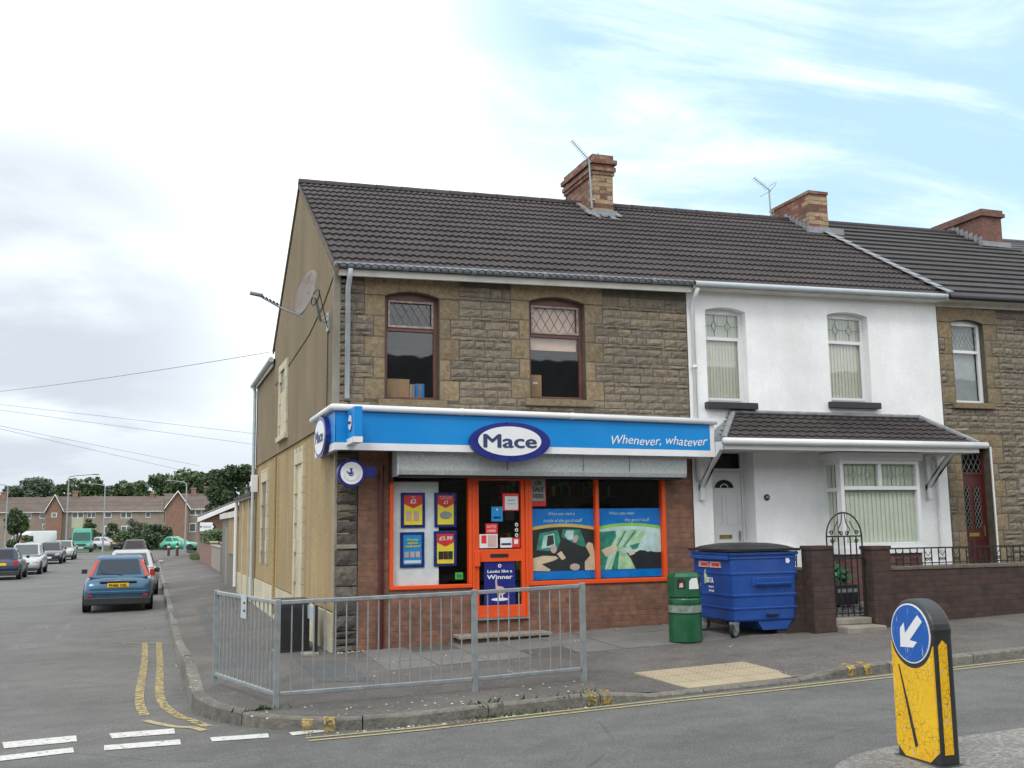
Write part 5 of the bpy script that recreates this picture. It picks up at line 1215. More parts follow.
# ---------------------------------------------------------------- garden wall, gate, railings
WY = -1.95
def gz(x): return pave(x, WY-.2)
def wallseg(name, label, x0, x1, y0, y1, z1, group=None, cop=True):
    t = thing(name, label, 'wall', ((x0+x1)/2, y0, gz((x0+x1)/2)), world=True, group=group)
    B(x0, x1, y0, y1, -.15, z1).build('brickwork', 'brick_garden', t)
    if cop: 
        mb = MB(); x = x0
        while x < x1-.02: w = min(.6, x1-x); mb.box(x, x+w-.006, y0-.015, y1+.015, z1, z1+.05+random.uniform(-.004, .004)); x += w
        mb.build('coping', 'coping', t, bevel=.008)
    return t
wallseg('garden_wall', 'long dark brick garden wall right of the iron gate', 7.44, 17.5, WY, WY+.22, .95)
wallseg('garden_wall', 'short dark brick wall between the blue bin and the gate pier', 5.72, 6.16, WY+.1, WY+.3, .98)
def pier(label, x0, x1, y0, z1):
    t = thing('gate_pier', label, 'gate pier', ((x0+x1)/2, y0, gz(x0)), world=True); B(x0, x1, y0, y0+.24, -.15, z1).build('brickwork', 'brick_garden', t)
    B(x0-.012, x1+.012, y0-.012, y0+.252, z1, z1+.05).build('cap', 'brick_garden', t); return t
pier('dark brick gate pier between the blue bin and the iron gate', 6.16, 6.50, -2.08, 1.27); pier('dark brick gate pier on the right of the iron gate', 7.15, 7.46, -2.08, 1.25)
t = wallseg('garden_wall', 'brick side wall beside the blue bin running back to the house', 5.62, 5.80, WY+.3, -.02, .90)
def scroll(mb, cx, cz, r, y, s=1, turns=1.35, rot=0):
    pts = [(cx+s*r*(1-.62*k/22)*math.cos(rot+turns*2*PI*k/22), y, cz+r*(1-.62*k/22)*math.sin(rot+turns*2*PI*k/22)) for k in range(23)]; mb.tube(pts, .006, 4)
def railing(label, x0, x1, y, z0, h, group):
    t = thing('iron_railing', label, 'railing', ((x0+x1)/2, y, z0), world=True, group=group)
    B(x0, x1, y-.012, y+.012, z0+h-.02, z0+h).build('rail', 'black', t); B(x0, x1, y-.012, y+.012, z0+.03, z0+.045).build('rail', 'black', t)
    n = max(2, int((x1-x0)/.125))
    for i in range(n+1):
        x = x0+(x1-x0)*i/n; MB().box(x-.006, x+.006, y-.006, y+.006, z0, z0+h-.02).build('bar', 'black', t)
        if i < n and i % 2 == 0:
            mb = MB(); c = x+(x1-x0)/n/2
            scroll(mb, c-.03, z0+.085, .028, y, -1, rot=0); scroll(mb, c+.03, z0+.085, .028, y, 1, rot=0); mb.tube([(c-.055, y, z0+h-.06), (c, y, z0+h-.13), (c+.055, y, z0+h-.06)], .005, 4); mb.build('scroll', 'black', t)
    return t
railing('black iron scroll railing on the long garden wall right of the gate', 7.5, 10.42, WY+.11, 1.0, .26, None)
railing('black iron scroll railing in front of the dark red door', 10.44, 16.5, WY+.11, 1.0, .30, None)
railing('short black iron railing on the wall between bin and gate pier', 5.74, 6.14, WY+.2, 1.03, .26, None)
gt = thing('garden_gate', 'tall black wrought iron garden gate with a rounded top', 'gate', (6.79, -1.9, .3), world=True)
gx0, gx1, gz0, gzm = 6.53, 7.12, .34, 1.43; gc = (gx0+gx1)/2; gr = (gx1-gx0)/2; gy = -1.92
MB().tube([(gx0, gy, gz0), (gx0, gy, gzm)]+[(gc-gr*math.cos(a), gy, gzm+gr*1.15*math.sin(a)) for a in np.linspace(.15, PI-.15, 16)]+[(gx1, gy, gzm), (gx1, gy, gz0)], .012, 6).build('frame', 'black', gt)
for z in (gz0+.03, 1.12, gzm): B(gx0, gx1, gy-.01, gy+.01, z, z+.02).build('rail', 'black', gt)
for i in range(1, 6): x = gx0+(gx1-gx0)*i/6; MB().box(x-.007, x+.007, gy-.007, gy+.007, gz0, gzm).build('bar', 'black', gt)
mb = MB()
for s in (-1, 1):
    mb.tube([(gc+s*.02, gy, gzm+gr*1.1), (gc+s*.04, gy, gzm+.2), (gc+s*.10, gy, gzm+.1), (gc+s*.04, gy, gzm+.03)], .007, 5); mb.tube([(gc+s*.10, gy, gzm+.22), (gc+s*.20, gy, gzm+.05)], .007, 5)
    scroll(mb, gc+s*.05, gzm+.05, .035, gy, s); scroll(mb, gc+s*.21, gzm+.06, .035, gy, s); scroll(mb, gc+s*.07, gz0+.09, .035, gy, s); scroll(mb, gc+s*.2, gz0+.09, .035, gy, s); scroll(mb, gc+s*.2, gzm-.06, .035, gy, s)
mb.build('scroll', 'black', gt); B(gx0-.03, gx0, gy-.01, gy+.01, .6, .64).build('hinge', 'black', gt); B(gx1-.005, gx1+.03, gy-.02, gy+.015, 1.05, 1.12).build('latch', 'black', gt)
t = thing('gate_step', 'worn concrete step below the iron gate', 'step', (6.8, -2.1, .2), world=True)
B(6.52, 7.16, -2.30, -1.8, .0, .235).build('lower_slab', 'concrete', t, bevel=.02); B(6.51, 7.14, -2.02, -1.7, .236, .325).build('upper_slab', 'concrete', t, bevel=.015)
gridsheet('garden_path', 'slab', ticks((5.8, 15.4, 10)), [-1.75, -1.0, 0.0], lambda x, y: .33+.05*(y+1.75))
mb = MB(); r = random.Random(8)
for k in range(900):
    x, y = r.uniform(6.6, 9.5), r.uniform(-1.55, -.5); 
    if x < 6.6+.5*(y+1.6)+.3: continue
    s = r.uniform(.012, .03); z = .34+.05*(y+1.75); mb.add([(x-s, y, z), (x, y-s, z), (x+s, y, z), (x, y+s, z), (x, y, z+s)], [(0, 1, 4), (1, 2, 4), (2, 3, 4), (3, 0, 4)])
mb.build('gravel', plain('purple_gravel', (.13, .11, .13), .9, var=.5, scale=30), kind='stuff')
def leaves(mb, cx, cy, cz, rx, ry, rz, n, s, r, hollow=.45, up=0):
    for _ in range(n):
        a, b = r.uniform(0, 2*PI), math.acos(r.uniform(-1, 1)); q = r.uniform(hollow, 1)**.6
        x, y, z = cx+rx*q*math.sin(b)*math.cos(a), cy+ry*q*math.sin(b)*math.sin(a), cz+rz*q*math.cos(b)
        u = Vector((r.gauss(0, 1), r.gauss(0, 1), r.gauss(0, .7))).normalized(); v = u.cross(Vector((r.gauss(0, 1), r.gauss(0, 1), r.gauss(0, 1)))).normalized(); w = s*r.uniform(.6, 1.3); h = w*r.uniform(.45, .8)
        p = Vector((x, y, z)); mb.add([p-u*w, p-v*h, p+u*w, p+v*h], [(0, 1, 2, 3)])
pl = thing('planter', 'black box planter with a green plant behind the gate', 'planter', (7.45, -.95, .42), world=True)
B(7.26, 7.64, -1.1, -.8, .42, .72).build('tub', 'black_plastic', pl, bevel=.01); B(7.28, 7.62, -1.106, -1.1, .60, .655).build('label_band', 'mid_in', pl)
mb = MB(); leaves(mb, 7.36, -.95, .88, .12, .10, .15, 90, .05, random.Random(2), 0); leaves(mb, 7.53, -.95, .84, .10, .08, .12, 70, .045, random.Random(3), 0); mb.build('plant', plain('house_plant', (.05, .20, .09), .5, var=.4), pl)
# ---------------------------------------------------------------- roof things
def aerial(label, base, top, tip, bars_n=12):
    t = thing('tv_aerial', label, 'aerial', base, world=True); b, tp, tt = Vector(base), Vector(top), Vector(tip)
    MB().tube([b, tp], .018, 6).build('mast', 'galv', t); MB().tube([tp+(tp-tt)*.12, tt], .010, 5).build('boom', 'galv', t)
    d = (tt-tp).normalized(); s = d.cross(Vector((0, 1, 0.0))).normalized(); s2 = Vector((0, 1, .0))
    mb = MB()
    for i in range(bars_n): p = tp+(tt-tp)*((i+1)/bars_n); mb.tube([p-s2*.10+s*.01, p+s2*.10], .005, 4)
    for q in (-1, 1): mb.tube([tp-s*.12*q+s2*.15, tp-s*.02*q-d*.03, tp-s*.12*q-s2*.15], .006, 4); mb.tube([tp-s*.18*q+d*.02-s2*.15, tp-s*.18*q+d*.02+s2*.15], .006, 4)
    mb.build('elements', 'galv', t); B(b.x-.0, b.x+.07, b.y-.02, b.y+.06, b.z+.15, b.z+.19).build('bracket', 'galv', t); return t
a0, a1, a2 = hy(592, 208, 3.10), hy(589, 160, 3.10), hy(572, 141, 3.3); aerial('slanting grey tv aerial on the corbelled chimney of the shop', a0, a1, a2)
a0, a1, a2 = hy(771, 219, 4.0), hy(769, 190, 4.0), hy(754, 178, 4.1); aerial('tv aerial on a pole left of the second chimney', a0, a1, a2, 8)
# satellite dish with its long arm on the gable
ds = thing('satellite_dish', 'large rusty satellite dish with a long arm on the gable wall', 'satellite dish', (-.05, .62, 4.45), world=True)
wp = hx(328, 322, -.05); dc = Vector(hx(308, 294, -.45)); lnb = Vector(hx(258, 295, -1.15)); 
nrm = (Vector((-.86, -.32, .25))).normalized()
def dish():
    mb = MB(); u = nrm.cross(Vector((0, 0, 1))).normalized(); v = u.cross(nrm); n, m_ = 32, 6; R_ = .30
    for j in range(m_+1):
        q = j/m_*R_
        for i in range(n): a = 2*PI*i/n; mb.v.append(tuple(dc+u*q*math.cos(a)*.85+v*q*math.sin(a)*1.12+nrm*(q*q*.55)))
    for j in range(m_):
        for i in range(n): mb.f.append((j*n+i, j*n+(i+1) % n, (j+1)*n+(i+1) % n, (j+1)*n+i))
    o = mb.build('reflector', 'dish', ds, smooth=True, fix=False); sm = o.modifiers.new('s', 'SOLIDIFY'); sm.thickness = .012
    lo = dc-v*.34
    MB().tube([lo-nrm*.03, lo+(lnb-lo)*.5+Vector((0, 0, -.02)), lnb], [.016, .014, .012], 6).build('arm', 'galv', ds)
    MB().tube([lnb+Vector((-.10, 0, .02)), lnb+Vector((.06, .02, .0))], .026, 8).build('receiver', 'grey_gutter', ds, smooth=True)
    mb = MB()
    for k in range(5): p = lo+(lnb-lo)*(.55+.08*k); mb.tube([p, p+(lnb-lo)*.04+Vector((0, 0, .015))], .019, 6)
    mb.build('cable_ties', 'black', ds)
    W_ = Vector((-.04, wp[1], wp[2])); MB().tube([dc-nrm*.02, dc-nrm*.12, W_+Vector((-.12, 0, .02)), W_], .022, 6).box(-.06, -.035, wp[1]-.10, wp[1]+.10, wp[2]-.14, wp[2]+.14).tube([W_+Vector((-.12, 0, .0)), W_+Vector((0, 0, .12))], .012, 5).build('bracket', 'galv', ds)
    MB().tube([dc-nrm*.05]+[dc-nrm*.12+v*.12*math.cos(a)+u*.1*math.sin(a) for a in np.linspace(0, 6, 14)]+[W_+Vector((-.01, 0, -.1)), W_+Vector((-.01, .02, -1.3))], .007, 4).build('cable', 'black', ds)
dish()
# ---------------------------------------------------------------- guard railings on the corner
RP = [hit(*p, pave) for p in ((214.5, 686), (276, 708), (475, 692), (584, 681))]
RL = ['guard rail panel on the side street, left of the corner post', 'longest guard rail panel, between the corner post and the middle post', 'shorter guard rail panel at the right end of the run']
def guard(i, nb, posts):
    a, b = Vector(RP[i]), Vector(RP[i+1]); d = (b-a); L_ = d.xy.length; u = d/ L_; t = thing('guard_rail', RL[i], 'guard rail', tuple((a+b)/2), world=True, group='guard rails on the pavement corner')
    H = 1.03
    for k, P_ in ((0, a), (1, b)):
        if k in posts: MB().box(-.028, .028, -.028, .028, -.08, H+.01).move(lambda x, y, z: (P_.x+x, P_.y+y, P_.z+z)).build('post', 'galv', t, bevel=.004)
    e = .03; A_, B_ = a+u*e, b-u*e; up = Vector((0, 0, 1))
    def rail(z, name):
        mb = MB(); n = Vector((-u.y, u.x, 0)).normalized()*.020
        mb.add([A_-n+up*(z-.02), A_+n+up*(z-.02), A_+n+up*(z+.02), A_-n+up*(z+.02), B_-n+up*(z-.02), B_+n+up*(z-.02), B_+n+up*(z+.02), B_-n+up*(z+.02)], [(0, 1, 2, 3), (7, 6, 5, 4), (0, 4, 5, 1), (1, 5, 6, 2), (2, 6, 7, 3), (3, 7, 4, 0)]); mb.build(name, 'galv', t, bevel=.006)
    rail(H-.02, 'top_rail'); rail(.13, 'bottom_rail')
    for k in range(1, nb):
        p = A_+(B_-A_)*(k/nb); MB().tube([p+up*.14, p+up*(H-.04)], .0075, 6).build('bar', 'galv', t)
    return t
g0 = guard(0, 15, (0, 1)); guard(1, 18, (1,)); g2_ = guard(2, 10, (1,))
p0 = thing('rail_plate', 'small grey metal plate fixed near the top of the left rail panel', 'plate', tuple((Vector(RP[0])*.45+Vector(RP[1])*.55)+Vector((0, 0, .8))), world=True)
def plate():
    a, b = Vector(RP[0]), Vector(RP[1]); u = (b-a).normalized(); c = a.lerp(b, .52); n = Vector((-u.y, u.x, 0)).normalized()
    if n.y > 0: n = -n
    mb = MB(); q = [c-u*.07, c+u*.07]
    pts = []
    for z in (.80, 1.04):
        for p in q: pts += [p+n*.030+Vector((0, 0, z)), p+n*.036+Vector((0, 0, z))]
    mb.add(pts, [(0, 2, 6, 4), (1, 5, 7, 3), (0, 4, 5, 1), (2, 3, 7, 6), (0, 1, 3, 2), (4, 6, 7, 5)]); mb.build('face', 'pipe_grey', p0)
    mb = MB(); 
    for z in (.88, .96): cc = c+n*.036+u*.03+Vector((0, 0, z)); mb.tube([cc, cc+n*.01], .012, 8)
    mb.build('bolt', 'black', p0)
plate()
# ---------------------------------------------------------------- things on the pavement
cb = thing('dark_bin_cabinet', 'tall dark green-black cabinet standing against the gable wall', 'cabinet', (-.50, .75, -.05), world=True)
B(-.66, -.24, .5, 1.1, -.05, .62).build('body', 'black_plastic', cb, bevel=.02); B(-.68, -.22, .48, 1.12, .62, .665).build('lid', 'black_plastic', cb, bevel=.015)
MB().box(-.63, -.27, .494, .5, .02, .56).build('door', 'black', cb); B(-.70, -.2, .45, 1.15, -.09, -.045).build('plinth', 'concrete', cb, bevel=.01)
sn = thing('low_sign', 'low street name plate on two posts beside the dark cabinet', 'street sign', (-.3, .6, 0), world=True)
MB().box(-.25, -.21, -.02, .02, -.05, .62).build('post', 'black', sn); MB().box(-.25, -.21, 1.5, 1.54, -.08, .60).build('post', 'black', sn)
MB().add([(-.275, -.05, .42), (-.275, 1.62, .42), (-.275, 1.62, .60), (-.275, -.05, .60), (-.255, -.05, .42), (-.255, 1.62, .42), (-.255, 1.62, .60), (-.255, -.05, .60)], [(0, 1, 2, 3), (7, 6, 5, 4), (0, 4, 5, 1), (3, 2, 6, 7), (0, 3, 7, 4), (1, 5, 6, 2)]).build('plate', 'pipe_grey', sn)
B(-.42, -.2, -.12, .1, -.03, .012).build('footing', 'concrete', sn, bevel=.01)
# litter bin
P_ = hit(687, 643, pave); lb = thing('litter_bin', 'round green litter bin with hooded top beside the blue bin', 'litter bin', (P_[0]+.05, P_[1]+.12, P_[2]), .12); lb.scale = (.97, .97, .93)
MB().lathe([(.205, 0), (.225, .02), (.225, .60), (.215, .62)], n=32).build('body', 'bin_green', lb, smooth=False)
mb = MB().lathe([(.228, .42), (.228, .52)], n=32); mb.build('worn_band', plain('worn_band', (.20, .24, .20), .6, var=.4, scale=14), lb)
mb = MB().lathe([(.2275, .40), (.2285, .412)], n=32).lathe([(.2275, .545), (.2285, .552)], n=32).build('ring', 'black', lb)
mb = MB(); n = 8
for r_, z in ((.20, .61), (.23, .64), (.235, .92), (.20, .97), (.05, .99)):
    for i in range(n): a = 2*PI*(i+.5)/n; mb.v.append((r_*math.cos(a), r_*math.sin(a), z))
for j in range(4):
    for i in range(n): mb.f.append((j*n+i, j*n+(i+1) % n, (j+1)*n+(i+1) % n, (j+1)*n+i))
mb.f.append(tuple(4*n+i for i in range(n))); mb.build('hood', 'bin_green', lb, bevel=.006)
for a in (-PI/2-PI/4-.0, -PI/2+PI/4, PI/2): 
    c, s_ = math.cos(a), math.sin(a); R_ = .222
    mb = MB(); pts = []
    for u, z in ((-.055, .76), (.055, .76), (.055, .87), (.03, .90), (-.03, .90), (-.055, .87)): pts.append((R_*c-u*s_, R_*s_+u*c, z))
    mb.poly(pts); mb.v = [(x*1.0, y*1.0, z) for x, y, z in mb.v]; mb.build('opening', 'black', lb)
    MB().poly([(x*1.004, y*1.004, z) for x, y, z in [(R_*c-u*s_, R_*s_+u*c, z) for u, z in ((-.03, .77), (.03, .78), (.02, .84), (-.02, .83))]]).build('rubbish', 'pink', lb)
MB().poly([(.085, -.221, .75), (-.075, -.221, .75), (-.07, -.221, .86), (-.03, -.221, .90), (.06, -.221, .905), (.07, -.221, .85)]).build('notice', 'sign_white', lb, fix=False)
# four wheeled bin
wb = thing('wheeled_bin', 'big blue four wheeled commercial waste bin with dark lid', 'waste bin', (5.02, -1.95, .08), world=True)
bz = .13; Zl, Zt = bz+.20, bz+1.12
def taper(x, y, z):
    cx, cy = 5.50, -1.38; t = (z-Zl)/(Zt-Zl); k = .93+.07*min(1, max(0, t)); return (cx+(x-cx)*k, cy+(y-cy)*k, z)
body = MB(); xs0, xs1, ys0, ys1 = 4.99, 6.02, -1.93, -.88
body.box(xs0, xs1, ys0, ys1, Zl, Zt).move(taper); bo = body.build('body', 'bin_blue', wb, bevel=.03)
mb = MB()
for z, h in ((Zl+.16, .03), (Zl+.33, .035), (Zl+.62, .035), (Zl+.83, .02)): mb.add(*[(lambda m_: (m_.v, m_.f))(MB().box(xs0-.012, xs1+.012, ys0-.012, ys1+.012, z, z+h).move(taper))][0])
mb.build('rib', 'bin_blue', wb, bevel=.008)
MB().box(xs0-.05, xs0+.02, ys0+.04, ys1-.02, Zt-.10, Zt-.045).build('lifting_bar', 'bin_blue', wb, bevel=.01)
MB().box(xs0-.02, xs1+.02, ys0-.02, ys1+.02, Zt-.04, Zt).build('rim', 'bin_blue', wb, bevel=.01)
lidm = MB(); k_ = 8
lidm.grid(lambda u, v: (xs0-.04+(xs1-xs0+.08)*u, ys0-.04+(ys1-ys0+.08)*v, Zt+.01+.075*(1-(2*u-1)**4)*(1-(2*v-1)**4)+.0*u), 8, 8); lo = lidm.build('lid', 'black_plastic', wb, smooth=False); q = lo.modifiers.new('s', 'SOLIDIFY'); q.thickness = .035; q.offset = 1
MB().tube([(5.35, ys0-.02, Zl+.50), (5.45, ys0-.04, Zl+.50), (5.80, ys0-.04, Zl+.50), (5.9, ys0-.02, Zl+.50)], .014, 6).build('handle', 'bin_blue', wb)
MB().box(5.30, 5.95, ys0-.016, ys0, Zl+.46, Zl+.58).move(taper).build('handle_recess', 'bin_blue', wb, bevel=.01)
MB().prism([(5.40, Zl), (5.95, Zl), (5.85, Zl-.12), (5.48, Zl-.12)], 'y', ys0+.06, ys1-.06).build('belly', 'bin_blue', wb)
MB().box(5.52, 5.70, ys0-.002, ys0+.03, Zl+.07, Zl+.09).build('slot', 'black', wb)
text('BITA', .075, 'sign_white', wb, (xs0-.003, -1.36, Zl+.50), ux=(0, -1, 0), width=.17, bold=.01); text('WASTE', .030, 'sign_white', wb, (xs0+.0, -1.38, Zl+.43), ux=(0, -1, 0), width=.14); text('AWARE', .032, 'sign_white', wb, (xs0+.002, -1.38, Zl+.375), ux=(0, -1, 0), width=.14)
MB().prism([(-1.21, Zl+.48), (-1.27, Zl+.50), (-1.25, Zl+.60), (-1.225, Zl+.68), (-1.20, Zl+.60)], 'x', xs0-.004, xs0+.03).build('leaf_mark', 'leafpale', wb)
for a, b in ((-1.08, -1.34), (-1.38, -1.66)): MB().box(xs0-.012, xs0+.01, b, a, Zl+.71, Zl+.79).build('sticker', 'pink', wb); MB().box(xs0-.014, xs0+.008, b+.02, a-.06, Zl+.73, Zl+.77).build('sticker_text', 'red', wb)
MB().poly([(5.84, ys0-.0035, Zt-.09), (5.89, ys0-.0035, Zt-.09), (5.91, ys0-.0035, Zt-.13), (5.88, ys0-.0035, Zt-.16), (5.84, ys0-.0035, Zt-.15)]).build('sticker', 'sign_white', wb)
for wx, wy, rot in ((5.06, -1.83, .5), (5.90, -1.80, .3), (5.07, -.98, -.4), (5.90, -.98, .2)):
    c, s_ = math.cos(rot), math.sin(rot); R2 = lambda x, y, z: (wx+x*c-y*s_, wy+x*s_+y*c, z)
    g_ = pave(wx, wy); z = g_+.10
    cs = MB().box(-.05, .05, -.05, .05, Zl-.03, Zl-.0).prism([(-.02, z-.02), (.05, z-.02), (.06, Zl-.03), (-.07, Zl-.03)], 'y', .028, .036).prism([(-.02, z-.02), (.05, z-.02), (.06, Zl-.03), (-.07, Zl-.03)], 'y', -.036, -.028).move(R2).build('castor', 'galv', wb)
    MB().lathe([(.055, -.02), (.098, -.024), (.10, -.015), (.10, .015), (.098, .024), (.055, .02)], (0, 0, z), 'y', 20).move(R2).build('tyre', 'rubber', cs); MB().lathe([(.01, -.022), (.065, -.022), (.065, .022), (.01, .022)], (0, 0, z), 'y', 16).move(R2).build('hub', 'rim', cs)
# keep left bollard on the island
bb = thing('keep_left_bollard', 'scratched yellow traffic bollard with round blue arrow sign on the island', 'bollard', (2.60, -8.2, .03), world=True)
def bollard():
    fx, cy, hw, t = 2.565, -8.22, .212, .165; z0 = .03; zc = z0+.855; R_ = .222
    def outline(grow, zb=z0): 
        r = R_+grow; w = hw-.0+grow; return [(cy-w, zb), (cy+w, zb), (cy+w, zc)]+[(cy+r*math.cos(a), zc+r*math.sin(a)*1.04) for a in np.linspace(0, PI, 20)][1:-1]+[(cy-w, zc)]
    MB().prism(outline(0.0), 'x', fx, fx+t).build('shell', 'black_plastic', bb, bevel=.03, seg=4)
    MB().prism([(cy+.190*math.cos(a), zc+.200*math.sin(a)) for a in np.linspace(0, 2*PI, 40, endpoint=False)], 'x', fx-.006, fx+.02).build('sign_face', 'sign_white', bb)
    tt = NT('scratched_sign_blue'); n_ = tt.rangef(tt.noise(14, 6, .75, tt.coord((1, 3.5, .6))), .60, .66); tt.col(tt.mix(n_, (.008, .10, .42), (.55, .57, .6))); tt.set(.35)
    MB().prism([(cy+.180*math.cos(a), zc+.190*math.sin(a)) for a in np.linspace(0, 2*PI, 40, endpoint=False)], 'x', fx-.009, fx).build('sign_blue', tt.m, bb)
    def A(pts): # arrow pointing down-left for a viewer in front (viewer's left = +y)
        return [(cy+p[0], zc+p[1]) for p in pts]
    d = Vector((.707, -.707)); n = Vector((.707, .707)); c = Vector((.0, .0))
    def q(a, b): p = d*a+n*b; return (p.x, p.y)
    MB().prism(A([q(-.15, .030), q(-.15, -.030), q(.035, -.030), q(-.01, -.085), q(.045, -.085), q(.14, 0), q(.045, .085), q(-.01, .085), q(.035, .030)]), 'x', fx-.012, fx-.007).build('arrow', 'sign_white', bb)
    # cracked yellow panel below
    y = NT('cracked_yellow'); v = y.N.new('ShaderNodeTexVoronoi'); v.feature = 'DISTANCE_TO_EDGE'; v.inputs['Scale'].default_value = 26; v.inputs['Randomness'].default_value = 1
    mp = y.coord((1, 1, .8)); dn = y.N.new('ShaderNodeTexNoise'); dn.inputs['Scale'].default_value = 9; y.L.new(mp, dn.inputs['Vector'])
    ad = y.N.new('ShaderNodeVectorMath'); ad.operation = 'MULTIPLY_ADD'; y.L.new(dn.outputs['Color'], ad.inputs[0]); ad.inputs[1].default_value = (.12, .12, .12); y.L.new(mp, ad.inputs[2]); y.L.new(ad.outputs[0], v.inputs['Vector'])
    cr = y.mul(y.rangef(v.outputs[0], 0.002, .035, 1, 0), y.rangef(y.noise(4, 3), .38, .5))
    base = y.ramp(y.noise(5, 5), [(.3, (.78, .43, .008)), (.7, (.85, .52, .015))])
    c_ = y.mix(cr, base, (.10, .065, .02)); c_ = y.mix(y.mul(y.rangef(y.noise(13, 6, .75, y.coord((1, 2.5, .8))), .60, .66), .8), c_, (.5, .48, .42)); y.col(c_); y.set(.38); 
    top = [(cy+.212*math.cos(a), zc+.232*math.sin(a)) for a in np.linspace(-PI+.30, -.30, 16)]
    MB().prism([(cy-.20, zc-.10), (cy-.20, z0+.10), (cy-.12, z0+.03), (cy+.12, z0+.03), (cy+.20, z0+.10), (cy+.20, zc-.10)]+top[::-1], 'x', fx-.005, fx+.01).build('yellow_panel', y.m, bb)
    MB().prism([(fx+.035, z0+.09), (fx+.105, z0+.09), (fx+.105, zc-.06), (fx+.07, zc-.03), (fx+.035, zc-.07)], 'y', cy-hw-.004, cy-hw+.01).build('side_panel', y.m, bb); MB().prism([(fx+.035, z0+.09), (fx+.105, z0+.09), (fx+.105, zc-.06), (fx+.07, zc-.03), (fx+.035, zc-.07)], 'y', cy+hw-.01, cy+hw+.004).build('side_panel', y.m, bb)
    MB().add([(fx-.007, cy+.14, zc-.22), (fx-.007, cy+.128, zc-.22), (fx-.007, cy-.01, z0+.12), (fx-.007, cy+.018, z0+.10)], [(0, 1, 2, 3)]).build('scrape', 'black_plastic', bb)
    B(fx-.02, fx+t+.02, cy-hw-.02, cy+hw+.02, z0-.05, z0+.025).build('base', 'black_plastic', bb, bevel=.01)
bollard()
